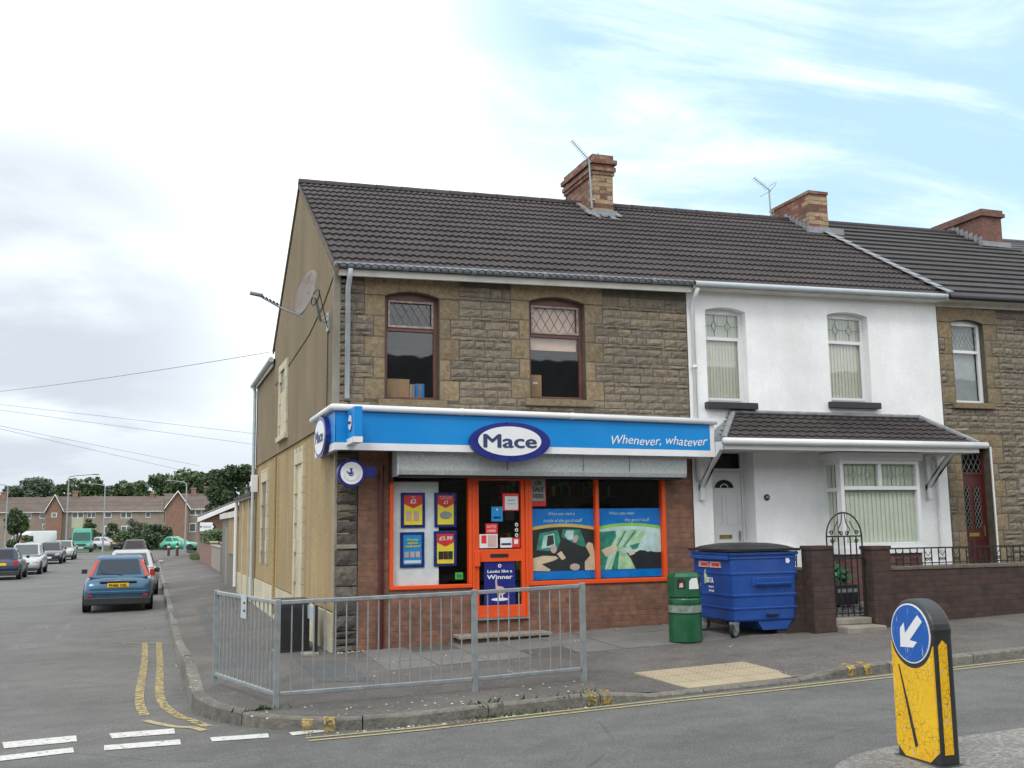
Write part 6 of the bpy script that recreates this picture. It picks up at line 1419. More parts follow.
# ---------------------------------------------------------------- vehicles
def car(name, label, cat, loc, rz, paint, L_=4.15, Wd=1.70, H=1.43, belt=.90, hood=.86, style='hatch', high_lights=False, plate=None, group=None, detail=True):
    """local frame: front towards +y, origin on the road under the middle"""
    t = thing(name, label, cat, loc, rz, group); h = L_/2; w = Wd/2; bm_ = carpaint(*paint)
    rear_z = belt+.02 if style != 'saloon' else belt
    st = [(-h, .42, .62, .80), (-h+.03, .30, .74, .90), (-h+.16, .22, rear_z-.03, .97), (-h+.55, .20, rear_z+.02, 1.0), (-.5, .19, belt+.01, 1.0), (.5, .19, belt-.01, 1.0), (h-1.15, .20, hood+.02, 1.0), (h-.75, .20, hood, .985), (h-.32, .21, hood-.12, .95), (h-.08, .24, .66, .86), (h, .34, .52, .74)]
    mb = MB(); ring = 14
    for y, zb, zt, k in st:
        W2 = w*k; hh = zt-zb
        half = [(0, zb), (W2*.80, zb), (W2*.95, zb+.06*1), (W2, zb+hh*.38), (W2*.995, zb+hh*.62), (W2*.955, zt-.05), (W2*.87, zt), (0, zt+.035)]
        pts = half+[(-a, b) for a, b in half[-2:0:-1]]; mb.v += [(a, y, b) for a, b in pts]
    n = 14
    for i in range(len(st)-1):
        for j in range(n): mb.f.append((i*n+j, i*n+(j+1) % n, (i+1)*n+(j+1) % n, (i+1)*n+j))
    mb.f += [tuple(range(n)), tuple((len(st)-1)*n+j for j in range(n))]
    body = mb.build('body', bm_, t, smooth=True, sub=1)
    # greenhouse
    if style == 'hatch': r0, r1, f1, f0 = -h+.20, -h+.62, h-2.30, h-1.30
    elif style == 'estate': r0, r1, f1, f0 = -h+.22, -h+.50, h-2.30, h-1.28
    else: r0, r1, f1, f0 = -h+.62, -h+1.25, h-2.35, h-1.35
    wb, wr, zb_, zt_ = w*.90, w*.68, belt-.02, H
    cab = MB(); base = [(-wb*.93, r0), (wb*.93, r0), (wb, (r0+f0)/2), (wb*.93, f0), (-wb*.93, f0), (-wb, (r0+f0)/2)]; top = [(-wr*.95, r1), (wr*.95, r1), (wr, (r1+f1)/2), (wr*.95, f1), (-wr*.95, f1), (-wr, (r1+f1)/2)]
    cab.v = [(x, y, zb_) for x, y in base]+[(x, y, zt_-.05) for x, y in top]+[(x*.86, y+(.12 if i in (0, 1) else -.12 if i in (3, 4) else 0), zt_) for i, (x, y) in enumerate(top)]
    for k in (0, 6):
        for i in range(6): cab.f.append((k+i, k+(i+1) % 6, k+6+(i+1) % 6, k+6+i))
    cab.f += [(5, 4, 3, 2, 1, 0), (12, 13, 14, 15, 16, 17)]
    cab.build('roof', bm_, t, smooth=False, bevel=.035, seg=3)
    def P3(i, j, u, v):   # point on the cabin side between base/top corners i and j
        a = Vector((*base[i], zb_)).lerp(Vector((*base[j], zb_)), u); b = Vector((*top[i], zt_-.05)).lerp(Vector((*top[j], zt_-.05)), u); return a.lerp(b, v)
    def pane(i, j, u0, u1, v0, v1, nm, e=.012, k=1):
        c = [P3(i, j, u0, v0), P3(i, j, u1, v0), P3(i, j, u1-.0*k, v1), P3(i, j, u0+.0*k, v1)]; nn = (c[1]-c[0]).cross(c[3]-c[0]).normalized(); ctr = Vector((0, (r0+f0)/2, (zb_+zt_)/2))
        if nn.dot(c[0]-ctr) < 0: nn = -nn
        q = [p+nn*e for p in c]+[p-nn*.01 for p in c]; m_ = MB().add(q, [(0, 1, 2, 3), (4, 7, 6, 5), (0, 4, 5, 1), (1, 5, 6, 2), (2, 6, 7, 3), (3, 7, 4, 0)])
        m_.build(nm, 'carglass', t); MB().add([p+nn*(e-.006) for p in c], [(0, 1, 2, 3)]).build('seal', 'black_plastic', t) if not detail else None
    pane(0, 1, .10, .90, .16, .90, 'rear_window'); pane(3, 4, .06, .94, .08, .94, 'windscreen')
    for i, j, k in ((1, 2, 1), (5, 0, -1)): (pane(i, j, .16, .92, .20, .88, 'side_window') if k > 0 else pane(i, j, .08, .84, .20, .88, 'side_window'))
    for i, j, k in ((2, 3, 1), (4, 5, -1)): (pane(i, j, .04, .78, .20, .88, 'side_window') if k > 0 else pane(i, j, .22, .96, .20, .88, 'side_window'))
    # dark interior mass behind the tinted glass, bumpers, lights, plates
    MB().prism([(-w*.93, .20), (w*.93, .20), (w*.95, .40), (-w*.95, .40)], 'y', -h-.015, -h+.30).build('rear_bumper', 'black_plastic', t, bevel=.03)
    B(-w*.84, w*.84, -h-.02, -h+.10, .47, .56).build('bumper_strip', bm_, t, bevel=.02)
    B(-w*.80, w*.80, h-.30, h+.015, .20, .36).build('front_bumper', 'black_plastic', t, bevel=.03); B(-w*.42, w*.42, h-.10, h+.005, .52, .62).build('grille', 'black', t, bevel=.015)
    for s in (-1, 1):
        MB().prism([(s*w*.50, .56), (s*w*.84, .58), (s*w*.86, .70), (s*w*.52, .66)], 'y', h-.22, h-.045).build('headlight', 'headlight', t, bevel=.02)
        if high_lights:
            a = [P3(0 if s < 0 else 1, 1 if s < 0 else 0, u, v) for u, v in ((-.03, .05), (.045, .05), (.075, .85), (-.005, .92))]; nn = Vector((0, -1, .35)).normalized()
            MB().add([p+nn*.02 for p in a]+[p-nn*.03 for p in a], [(0, 1, 2, 3), (4, 7, 6, 5), (0, 4, 5, 1), (1, 5, 6, 2), (2, 6, 7, 3), (3, 7, 4, 0)]).build('tail_light', 'taillight2' if detail else 'taillight', t, bevel=.01)
        else: B(s*w*.80-.10, s*w*.80+.06, -h+.005, -h+.16, .64, .86).build('tail_light', 'taillight', t, bevel=.025)
        MB().box(s*(w+.02)-.0, s*(w+.17), f0-.42, f0-.32, belt+.02, belt+.15).build('mirror', bm_ if not high_lights else 'black_plastic', t, bevel=.025)
        if high_lights: B(s*w*.78-.06, s*w*.78+.06, -h-.022, -h, .42, .47).build('reflector', 'taillight', t)
        for y in (-h+.72, h-.80):
            MB().lathe([(.36, -.003), (.36, .003)], (s*(w-.008), y, .32), 'x', 20).build('wheel_arch', 'black', t)
            wl_ = MB().lathe([(.20, -.10), (.29, -.10), (.315, -.07), (.315, .07), (.29, .10), (.20, .10)], (s*(w-.095), y, .315), 'x', 20).build('wheel', 'rubber', t, smooth=False)
            MB().lathe([(.02, .095), (.19, .085), (.21, .103), (.21, -.08)] if s > 0 else [(.02, -.095), (.19, -.085), (.21, -.103), (.21, .08)], (s*(w-.095), y, .315), 'x', 14).build('rim', 'rim', wl_)
    pz = .70 if style != 'saloon' else .66
    B(-.26, .26, -h-.012, -h+.06, pz-.055, pz+.055).build('number_plate', 'plate_y', t, bevel=.004)
    if high_lights: MB().box(-.45, .45, -h-.002, -h+.10, pz+.075, pz+.105).build('tailgate_lip', 'black_plastic', t, bevel=.01)
    B(-.26, .26, h-.03, h+.022, .38, .49).build('number_plate', 'plate_w', t)
    if plate: text(plate, .07, 'black', t, (0, -h-.016, pz-.035), width=.44, bold=.012)
    return t
def at(px, py, fn=road, dx=0, dy=0): x, y, _ = hit(px, py, fn); x += dx; y += dy; return (x, y, fn(x, y))
bl = at(85, 614); br_ = at(153, 613); bx = (bl[0]+br_[0])/2
bcar = car('blue_hatchback', 'metallic blue hatchback seen from behind, parked nearest on the side street', 'car', (-3.10, bl[1]+2.0, road(-3.1, bl[1]+2)-.01), 0, ('blue', (.032, .105, .185)), 4.15, 1.72, 1.44, high_lights=True, plate='FN06 OEL')
for s_ in (-1, 1):
    B(s_*.36-.22, s_*.36+.22, .25, .38, .55, 1.02).build('front_seat', 'dark_in', bcar, bevel=.05); B(s_*.36-.12, s_*.36+.12, .24, .34, 1.04, 1.22).build('head_rest', 'dark_in', bcar, bevel=.04)
B(-.62, .62, -.95, -.80, .55, .98).build('rear_seat', 'mid_in', bcar, bevel=.05)
MB().tube([(.10, -1.97, .94), (-.05, -1.95, .97), (-.42, -1.90, 1.01)], .012, 5).build('wiper', 'black', bcar)
MB().box(-.07, .07, -2.092, -2.06, .80, .835).build('badge', 'rim', bcar, bevel=.01)
e = at(158, 595); car('silver_estate', 'silver car parked in front of the blue hatchback, half hidden by it', 'car', (-2.92, e[1]+2.1, road(-2.9, e[1]+2.1)), 0, ('silver', (.42, .43, .44)), 4.3, 1.72, 1.45, style='estate')
car('dark_red_hatchback', 'dark car with bright red rear lights beyond the silver car at the right kerb', 'car', (-3.25, 58, road(-3.2, 58)), 0, ('maroon', (.05, .035, .04)), 4.1, 1.7, 1.5)
lx_ = -8.75
e = at(20, 580); car('navy_hatchback', 'dark navy hatchback at the left edge of the picture, rear towards us', 'car', (e[0]-.87, e[1]+2.0, e[2]), 0, ('navyc', (.018, .028, .065)), 3.8, 1.66, 1.42)
e = at(34, 575); car('silver_people_carrier', 'silver rounded car facing us behind the navy hatchback', 'car', (e[0]-.62, e[1]+2.3, e[2]), PI, ('silver2', (.40, .41, .40)), 4.4, 1.75, 1.55, belt=.95, style='estate')
e = at(61, 564); car('black_saloon', 'black saloon facing us, third along the left kerb', 'car', (e[0]-.85, e[1]+2.2, e[2]), PI, ('blackc', (.016, .016, .022)), 4.5, 1.74, 1.42, style='saloon')
e = at(73, 560); car('grey_saloon', 'silver grey car parked between the black saloon and the green van', 'car', (e[0]-.85, e[1]+2.2, e[2]), PI, ('grey', (.36, .36, .34)), 4.4, 1.72, 1.45)
car('grey_hatchback', 'pale car partly cut off by the left edge behind the hedge', 'car', (-13.2, 58, road(-10, 58)), .3, ('pale', (.32, .34, .33)), 4.1, 1.7, 1.45)
e = at(108, 549); car('silver_hatchback', 'silver hatchback turned sideways by the far junction', 'car', (e[0], e[1]+1.2, e[2]), -PI*.62, ('silver3', (.45, .46, .48)), 4.2, 1.7, 1.45)
e = at(128, 549); car('black_hatchback', 'small black car by the far junction, right of the silver hatchback', 'car', (e[0], e[1]+1.4, e[2]), -PI*.28, ('blackd', (.022, .022, .03)), 4.0, 1.7, 1.42)
e = at(178, 551); car('green_hatchback', 'bright green small car parked across the end of the pavement', 'car', (e[0]+.3, e[1]+.8, e[2]), -PI*.60, ('greenc', (.03, .30, .19)), 3.9, 1.68, 1.45)
def van(name, label, loc, rz, paint, L_=5.2, Wd=1.95, H=2.35, group=None):
    t = thing(name, label, 'van', loc, rz, group); bm_ = carpaint(*paint); h, w = L_/2, Wd/2
    prof = [(-h, .35), (h-.05, .35), (h, .55), (h-.05, .95), (h-.55, 1.12), (h-1.25, H-.35), (h-1.6, H-.05), (h-1.9, H), (-h+.1, H), (-h, H-.12)]
    MB().prism(prof, 'x', -w, w).move(lambda x, y, z: (x*(1-.10*max(0, z-1.1)/1.2), y, z)).build('body', bm_, t, bevel=.07, seg=3)
    k = lambda z: w*(1-.10*max(0, z-1.1)/1.2)
    a0, a1 = (h-.60, 1.15), (h-1.22, H-.42); e = .02
    MB().add([(-k(1.15)*.9, a0[0]+e, a0[1]+e), (k(1.15)*.9, a0[0]+e, a0[1]+e), (k(1.9)*.88, a1[0]+e, a1[1]+e), (-k(1.9)*.88, a1[0]+e, a1[1]+e)]+[(-k(1.15)*.9, a0[0]-.05, a0[1]), (k(1.15)*.9, a0[0]-.05, a0[1]), (k(1.9)*.88, a1[0]-.05, a1[1]), (-k(1.9)*.88, a1[0]-.05, a1[1])], [(0, 1, 2, 3), (4, 7, 6, 5), (0, 4, 5, 1), (1, 5, 6, 2), (2, 6, 7, 3), (3, 7, 4, 0)]).build('windscreen', 'carglass', t)
    B(-w*.88, w*.88, h-.20, h+.03, .36, .56).build('front_bumper', 'black_plastic', t, bevel=.03); B(-w*.45, w*.45, h-.12, h+.012, .70, .86).build('grille', 'black', t); B(-.26, .26, h+.028, h+.035, .42, .53).build('number_plate', 'plate_w', t)
    for s in (-1, 1):
        B(s*w*.72-.15, s*w*.72+.15, h-.14, h+.008, .70, .90).build('headlight', 'headlight', t, bevel=.02); B(s*(w+.02), s*(w+.2), h-1.05, h-.95, 1.2, 1.5).build('mirror', 'black_plastic', t, bevel=.02)
        MB().prism([(h-1.85, 1.2), (h-.80, 1.2), (h-1.25, 1.75), (h-1.8, 1.78)], 'x', s*(w-.02)-.015, s*(w-.02)+.015).build('side_window', 'carglass', t)
        for y in (-h+1.0, h-.95):
            wl_ = MB().lathe([(.20, -.11), (.31, -.11), (.335, -.07), (.335, .07), (.31, .11), (.2, .11)], (s*(w-.10), y, .335), 'x', 18).build('wheel', 'rubber', t); MB().lathe([(.02, .1*s), (.2, .105*s), (.2, -.08*s)], (s*(w-.10), y, .335), 'x', 12).build('rim', 'rim', wl_)
    return t
e = at(90.5, 552.5); van('green_van', 'tall green panel van facing us on the left side of the street', (e[0]-.95, e[1]+2.6, e[2]), PI, ('vangreen', (.02, .27, .19)), H=2.45)
van('white_van', 'white panel van standing beyond the hedge on the left', (-13.6, 100, road(-10, 90)), PI*.80, ('vanwhite', (.72, .73, .73)), 5.2, 1.95, 2.25)
# ---------------------------------------------------------------- beyond the shop on the side street
ex = thing('rear_outbuilding', 'low buff rendered building joined behind the shop on the side street', 'building', (1.5, 13.7, 0), world=True)
B(0, 3.2, 11.16, 16.2, -.3, 2.5).build('wall', 'render_lo', ex); B(-.02, -.0, 11.2, 16.15, -.3, .45).build('plinth', 'plinth', ex); MB().prism([(-.15, 2.42), (3.3, 3.2), (3.3, 3.28), (-.15, 2.52)], 'y', 11.16, 16.3).build('roof', 'tile', ex)
B(-.13, -.02, 11.2, 16.25, 2.40, 2.52).build('gutter', 'white_dirty', ex); MB().tube([(-.08, 16.1, 2.42), (-.08, 16.1, .05)], .05, 8).build('downpipe', 'white', ex)
for y in (12.6, 14.3): B(-.05, .02, y, y+.12, .0, 2.38).build('pilaster', 'cream', ex)
gb = thing('grey_garage', 'flat topped grey rendered garage with white trim past the shop', 'garage', (2, 19.5, 0), world=True)
B(.0, 4, 16.22, 23, -.3, 1.98).build('wall', 'grey_render', gb); B(-.10, 4.1, 16.1, 23.1, 1.98, 2.16).build('roof_trim', 'white_dirty', gb, bevel=.01); B(-.012, .02, 20.2, 21.2, -.1, 1.7).build('door', 'mid_in', gb); B(-.03, .0, 16.5, 19.6, .9, 1.98).build('panel', 'render_lo', gb)
def sidewall(label, x0, x1, y0, y1, z1, mat, cop='concrete', name='garden_wall'):
    t = thing(name, label, 'wall', (x0, y0, pave(0, y0)), world=True); B(x0, x1, y0, y1, -.6, z1).build('wall_face', mat, t); B(x0-.03, x1+.03, y0-.03, y1+.03, z1, z1+.07).build('coping', cop, t, bevel=.01); return t
M['rough_grey'] = brickmat('grey_stone_wall', (.12, .115, .11), (.17, .165, .155), (.09, .085, .08), .35, .18, .015, soot=.4)
sidewall('grey stone garden wall just past the garage', .30, .60, 23.4, 26.4, .92, 'rough_grey'); sidewall('grey stone pier at the start of the screen block wall', .26, .66, 27.2, 28.0, 1.08, 'rough_grey', name='wall_pier')
sidewall('pale screen block garden wall between the stone pier and red pier', .42, .62, 28.2, 37.5, .85, 'concrete'); sidewall('red brick garden pier and wall below the hedge', .42, .75, 38, 49, 1.0, 'brick_far', 'cream')
def hedge(label, x0, x1, y0, y1, z0, z1, mat, n, s, seed):
    t = thing('hedge', label, 'hedge', ((x0+x1)/2, (y0+y1)/2, z0), world=True); r = random.Random(seed); B(x0+.12, x1-.12, y0+.12, y1-.12, z0, z1-.1).build('inner_growth', 'hedge', t)
    mb = MB()
    for _ in range(n):
        f = r.choice('xxyyt'); x, y, z = r.uniform(x0, x1), r.uniform(y0, y1), r.uniform(z0, z1)
        if f == 'x': x = r.choice((x0, x1))+r.gauss(0, .05)
        elif f == 'y': y = y0+r.gauss(0, .05)
        else: z = z1+r.gauss(0, .04)
        u = Vector((r.gauss(0, 1), r.gauss(0, 1), r.gauss(0, 1))).normalized(); v = u.orthogonal().normalized(); p = Vector((x, y, z)); w = s*r.uniform(.5, 1.3); mb.add([p-u*w, p-v*w*.6, p+u*w, p+v*w*.6], [(0, 1, 2, 3)])
    mb.build('leaves', mat, t); return t
hedge('neatly clipped green hedge above the red brick garden wall', 0.40, 3.6, 38.5, 48, .95, 1.55, 'leaf_mid', 9000, .06, 1)
hedge('low green hedge left of the parked cars', -17.5, -12.6, 62, 66, -.6, 1.05, 'leaf_mid', 4500, .09, 2)
# gable fronted bungalow
bg = thing('red_bungalow', 'red brick bungalow with white sloping eaves behind the clipped hedge', 'building', (3.5, 55, -.2), world=True)
MB().prism([(.95, -.4), (8.5, -.4), (8.5, 2.2), (4.7, 3.75), (.95, 2.25)], 'y', 55, 66).build('wall', 'brick_far', bg)
for a, b in (((.45, 2.1), (4.75, 3.9)), ((4.75, 3.9), (9.0, 2.1))):
    MB().prism([(a[0], a[1]), (b[0], b[1]), (b[0], b[1]+.34), (a[0], a[1]+.34)], 'y', 54.4, 54.5).build('verge_board', 'white', bg); MB().prism([(a[0], a[1]+.30), (b[0], b[1]+.30), (b[0], b[1]+.36), (a[0], a[1]+.36)], 'y', 54.4, 66.2).build('roof', 'tile_far', bg)
MB().box(2.6, 3.9, 54.96, 55.0, .9, 2.0).build('window_frame', 'white', bg); MB().box(2.68, 3.2, 54.94, 54.97, .98, 1.92).box(3.28, 3.82, 54.94, 54.97, .98, 1.92).build('pane', 'carglass', bg); B(2.05, 2.2, 54.9, 55.0, -.2, 2.7).build('downpipe', 'white', bg)
# direction sign and posts
t = thing('direction_sign', 'white direction sign with blue panel and black arrow end', 'road sign', hit(204, 575, pave), world=True)
q0 = hx(200, 526.5, .15); yS = q0[1]
a, b = hy(200, 522.5, yS), hy(212.5, 531, yS); tip = hy(216.5, 526.7, yS)
MB().prism([(a[0], b[2]), (b[0], b[2]), (b[0], a[2]), (a[0], a[2])], 'y', yS-.02, yS+.02).build('panel', 'sign_white', t); MB().prism([(b[0], b[2]), (tip[0], tip[2]), (b[0], a[2])], 'y', yS-.02, yS+.02).build('arrow_head', 'black', t)
MB().prism([(b[0]-.08, b[2]+.06), (tip[0]-.13, tip[2]), (b[0]-.08, a[2]-.06)], 'y', yS-.025, yS-.02).build('arrow_inner', 'sign_white', t)
mz = (a[2]+b[2])/2; B(a[0]+.02, a[0]+.10, yS-.024, yS-.02, mz-.05, mz+.06).build('symbol', 'sign_blue', t)
for k in range(2): B(a[0]+.14, b[0]-.06, yS-.024, yS-.02, mz-.06+k*.075, mz-.03+k*.075).build('text_line', 'grey_gutter', t)
B(a[0]+.15, a[0]+.19, yS+.02, yS+.06, -.1, a[2]).build('post', 'galv', t)
P_ = hit(244, 592, pave); tp = hx(248, 483, P_[0]); t = thing('sign_post', 'bare grey-green pole standing by the side wall of the shop', 'pole', (-.35, P_[1], P_[2]), world=True)
px_ = P_[0]; MB().tube([(px_, P_[1], -.2), (px_, P_[1], 2.75)], .038, 10).build('pole', plain('green_grey_pole', (.16, .19, .17), .5), t); MB().lathe([(.045, 2.75), (.045, 2.79), (.01, 2.81)], (px_, P_[1], 0), 'z', 10).build('cap', 'black', t); B(px_-.05, px_+.05, P_[1]-.05, P_[1]+.05, 1.9, 1.98).build('clamp', 'galv', t)
def lamp(label, x, y, z, h, arm, tall=True):
    t = thing('street_lamp', label, 'street lamp', (x, y, z), 0, 'street lamps along the side street')
    MB().tube([(0, 0, -.3), (0, 0, 1.4)], .10, 8).build('base', 'galv', t); MB().tube([(0, 0, 1.4), (0, 0, h-.15), (arm*.06, 0, h-.03), (arm*.3, 0, h+.06), (arm, 0, h+.16)], [.07, .055, .05, .045, .035], 8).build('column', 'galv', t)
    MB().lathe([(.03, 0), (.10, .1), (.13, .4), (.09, .62), (.02, .66)], (0, 0, 0), 'x', 10).move(lambda a, b, c: (arm+a*(1 if arm > 0 else -1)-.1*(1 if arm > 0 else -1), b, h+.17+c*.5)).build('lantern', 'grey_gutter', t, smooth=True)
def lampat(px, pb, D, h, arm, label):
    d = ray(px, pb); d = d/F; P = CAM+d*D; lamp(label, P[0], P[1], -.62, h, arm)
lampat(184.5, 556, 84, 6.1, -1.0, 'street lamp at the far end of the right pavement'); lampat(102.5, 551, 100, 6.7, -1.7, 'street lamp rising between the green van and the silver hatchback'); lampat(65.5, 551, 92, 7.2, 2.0, 'tallest street lamp, arm to the right, behind the grey saloon'); lampat(4.5, 551, 96, 6.6, -1.2, 'street lamp at the left edge, arm to the left')
for px, lb_ in ((168.5, 'left of the two short dark bollards at the end of the pavement'), (177, 'right of the two short dark bollards at the end of the pavement')):
    P_ = hit(px, 556, pave); t = thing('wooden_bollard', lb_, 'bollard', P_, 0, 'bollards closing the pavement'); MB().lathe([(.10, -.2), (.10, .85), (.04, .95)], n=10).build('shaft', 'trunk', t); MB().lathe([(.105, .62), (.105, .72)], n=10).build('band', 'sign_white', t)
# small standing figure beyond the silver car
def person():
    t = bpy.data.meshes.new('person'); import bmesh
    V = [(0, 0, .95), (0, 0, 1.2), (0, 0, 1.42), (0, -.01, 1.52), (0, -.02, 1.64), (.18, 0, 1.40), (.26, .02, 1.12), (.24, -.06, .86), (-.18, 0, 1.40), (-.26, .02, 1.12), (-.24, -.06, .86), (.1, 0, .88), (.11, -.02, .48), (.11, 0, .06), (.11, -.12, .03), (-.1, 0, .88), (-.11, -.02, .48), (-.11, 0, .06), (-.11, -.12, .03)]
    E_ = [(0, 1), (1, 2), (2, 3), (3, 4), (2, 5), (5, 6), (6, 7), (2, 8), (8, 9), (9, 10), (0, 11), (11, 12), (12, 13), (13, 14), (0, 15), (15, 16), (16, 17), (17, 18)]
    R_ = [.15, .14, .15, .055, .10, .07, .05, .035, .07, .05, .035, .09, .065, .05, .04, .09, .065, .05, .04]
    t.from_pydata(V, E_, []); o = bpy.data.objects.new('person', t); COL.objects.link(o); s = o.modifiers.new('k', 'SKIN'); 
    for v, r in zip(t.skin_vertices[0].data if t.skin_vertices else [], R_): v.radius = (r, r)
    return o
def figure():
    root = thing('person', 'person in a cream top standing behind the hedge at the left', 'person', (0, 0, 0))
    o = person(); me = o.data
    if not me.skin_vertices:
        import bmesh; bm = bmesh.new(); bm.from_mesh(me); ly = bm.verts.layers.skin.verify(); R_ = [.15, .14, .15, .055, .10, .07, .05, .035, .07, .05, .035, .09, .065, .05, .04, .09, .065, .05, .04]
        bm.verts.ensure_lookup_table()
        for i, v in enumerate(bm.verts): v[ly].radius = (R_[i], R_[i]); v[ly].use_root = (i == 0)
        bm.to_mesh(me); bm.free()
    q = o.modifiers.new('s', 'SUBSURF'); q.levels = q.render_levels = 1; me.materials.append(plain('cream_clothes', (.50, .42, .30), .8)); o.parent = root; o.name = 'body'
    MB().lathe([(.02, 1.76), (.08, 1.74), (.115, 1.66), (.11, 1.60), (.06, 1.58)], n=14).build('hair', plain('auburn_hair', (.16, .06, .03), .7), root)
    d = ray(22.3, 551)/F; P = CAM+d*58; root.location = (P[0], P[1], -.6)
figure()
# ---------------------------------------------------------------- far terraces
def far_house(name, label, px0, px1, D, ridge, eave, wings, wins, wall='taupe', yoff=0, chim=()):
    def X(px): d = ray(px, 530)/F; return (CAM+d*D)[0]
    y0 = (CAM+ray((px0+px1)/2, 530)/F*D)[1]
    def Z(py): return (CAM+ray((px0+px1)/2, py)/F*D)[2]
    x0, x1 = X(px0), X(px1); ze, zr = Z(eave), Z(ridge); t = thing(name, label, 'building', ((x0+x1)/2, y0, -.7), world=True); dep = 8
    B(x0, x1, y0, y0+dep, -1.0, ze).build('wall', wall, t)
    mb = MB(); tiles(mb, x0-.2, x1+.2, y0-.35, ze-.08, y0+dep/2, zr, gauge=.34, flat=True, thick=.03, per=1.0, zf=lambda x: 0); mb.build('roof', 'tile_far', t)
    MB().prism([(y0+dep/2, zr-.01), (y0+dep+.3, ze-.05), (y0+dep+.3, ze-.2), (y0+dep/2, zr-.2)], 'x', x0-.2, x1+.2).build('roof', 'tile_far', t)
    for s, x in ((0, x0), (1, x1)): MB().prism([(y0, ze-.1), (y0+dep, ze-.1), (y0+dep/2, zr-.05)], 'x', x-.01, x+.01).build('gable', wall, t)
    B(x0, x1, y0-.40, y0-.32, ze-.15, ze-.02).build('gutter', 'white_dirty', t)
    for a, b, ap in wings:
        wa, wb_, wz = X(a), X(b), Z(ap); m_ = (wa+wb_)/2; yw = y0-1.4
        MB().prism([(wa, -1), (wb_, -1), (wb_, ze), (m_, wz), (wa, ze)], 'y', yw, y0+.1).build('gable_wing', 'brick_far', t)
        for p, q in (((wa-.25, ze-.15), (m_, wz+.12)), ((m_, wz+.12), (wb_+.25, ze-.15))):
            MB().prism([p, q, (q[0], q[1]+.16), (p[0], p[1]+.16)], 'y', yw-.3, y0+dep/2).build('wing_roof', 'tile_far', t); MB().prism([p, q, (q[0], q[1]+.20), (p[0], p[1]+.20)], 'y', yw-.36, yw-.30).build('verge_board', 'white', t)
        if a < 100:
            f = B(m_-.35, m_+.35, yw-.04, yw+.02, Z(517), Z(512.5)).build('window', 'white', t); B(m_-.25, m_+.25, yw-.06, yw-.03, Z(516.4), Z(513)).build('pane', 'carglass', f)
    for a, b, c, d in wins:
        f = B(X(a), X(b), y0-.05, y0+.02, Z(d), Z(c)).build('window', 'white', t); n = max(1, round((b-a)/5))
        for k in range(n): u0 = X(a)+(X(b)-X(a))*(k+.1)/n; u1 = X(a)+(X(b)-X(a))*(k+.9)/n; B(u0, u1, y0-.08, y0-.04, Z(d)+.12, Z(c)-.12).build('pane', 'carglass', f)
    for a, b, c in chim:
        ch = B(X(a), X(b), y0+dep/2-.5, y0+dep/2+.5, zr-.4, Z(c)).build('chimney', 'brick_far', t); B(X(a)-.08, X(b)+.08, y0+dep/2-.58, y0+dep/2+.58, Z(c)-.2, Z(c)).build('cap', 'brick_far', ch)
    return t, X, Z, y0
t_, X_, Z_, y_ = far_house('far_terrace', 'long brown roofed terrace across the end of the side street', 46, 164, 150, 495.5, 511, [(48.5, 63, 496.3)], [(72, 83.5, 512, 518), (87, 95, 512, 518), (104, 111, 512, 518), (120, 131, 512, 518.5), (145, 150, 512, 518), (121, 131, 526, 534), (104, 111, 526, 534)], chim=((70, 75, 489.5), (149, 153, 492)))
B(X_(72), X_(83.5), y_-.03, y_+.02, Z_(528), Z_(518.2)).build('render_panel', plain('pale_green_panel', (.42, .45, .33), .8), t_)
far_house('far_terrace', 'lower far terrace at the left edge behind the bushy tree', -30, 47.5, 152, 496.5, 512, [], [(38, 44, 513, 519), (26, 30, 513, 519), (6, 11, 513, 519), (41, 47, 524, 530)], chim=((-4, 1, 491),))
far_house('far_terrace', 'nearer brown roofed far house with a red gable, right of the long terrace', 165, 226, 140, 492.5, 508.5, [(165, 187.5, 492.8)], [(189, 201, 509.5, 515.5), (189, 196, 523, 532)], chim=((191, 196, 486.5), (205, 208, 485)))
# ---------------------------------------------------------------- trees and bushes
def tree(label, px, D, base_z, top_py, wpx, mat, n=3200, s=.3, seed=1, name='tree', low=.25, group=None, lean=0, cat='tree'):
    d = ray(px, 530)/F; P = CAM+d*D; H = (CAM+ray(px, top_py)/F*D)[2]-base_z; R_ = wpx/2/F*D; r = random.Random(seed)
    t = thing(name, label, cat, (P[0], P[1], base_z), 0, group)
    th = H*low
    mb = MB().tube([(0, 0, -.5), (r.uniform(-.1, .1), 0, th), (r.uniform(-.2, .2), .1, H*.6)], [H*.03+.03, H*.022+.02, H*.008], 7)
    for k in range(5): a = r.uniform(0, 6.28); mb.tube([(0, 0, th*r.uniform(.8, 1.3)), (R_*.35*math.cos(a), R_*.35*math.sin(a), H*.5), (R_*.7*math.cos(a), R_*.7*math.sin(a), H*r.uniform(.6, .8))], [H*.013, H*.009, H*.003], 5)
    mb.build('trunk', 'trunk', t); mb = MB(); nc = 22
    for k in range(nc):
        a = r.uniform(0, 6.28); v = r.uniform(0, 1); rr = R_*(.78-.45*abs(v-.42))*r.uniform(.2, 1); cz = th+(H-th)*(.12+.76*v); cr = R_*r.uniform(.24, .42)
        leaves(mb, rr*math.cos(a), rr*math.sin(a), min(cz, H-cr*.75), cr*1.1, cr, cr*.8, n//nc, s, r, .3)
    mb.build('crown', mat, t); return t
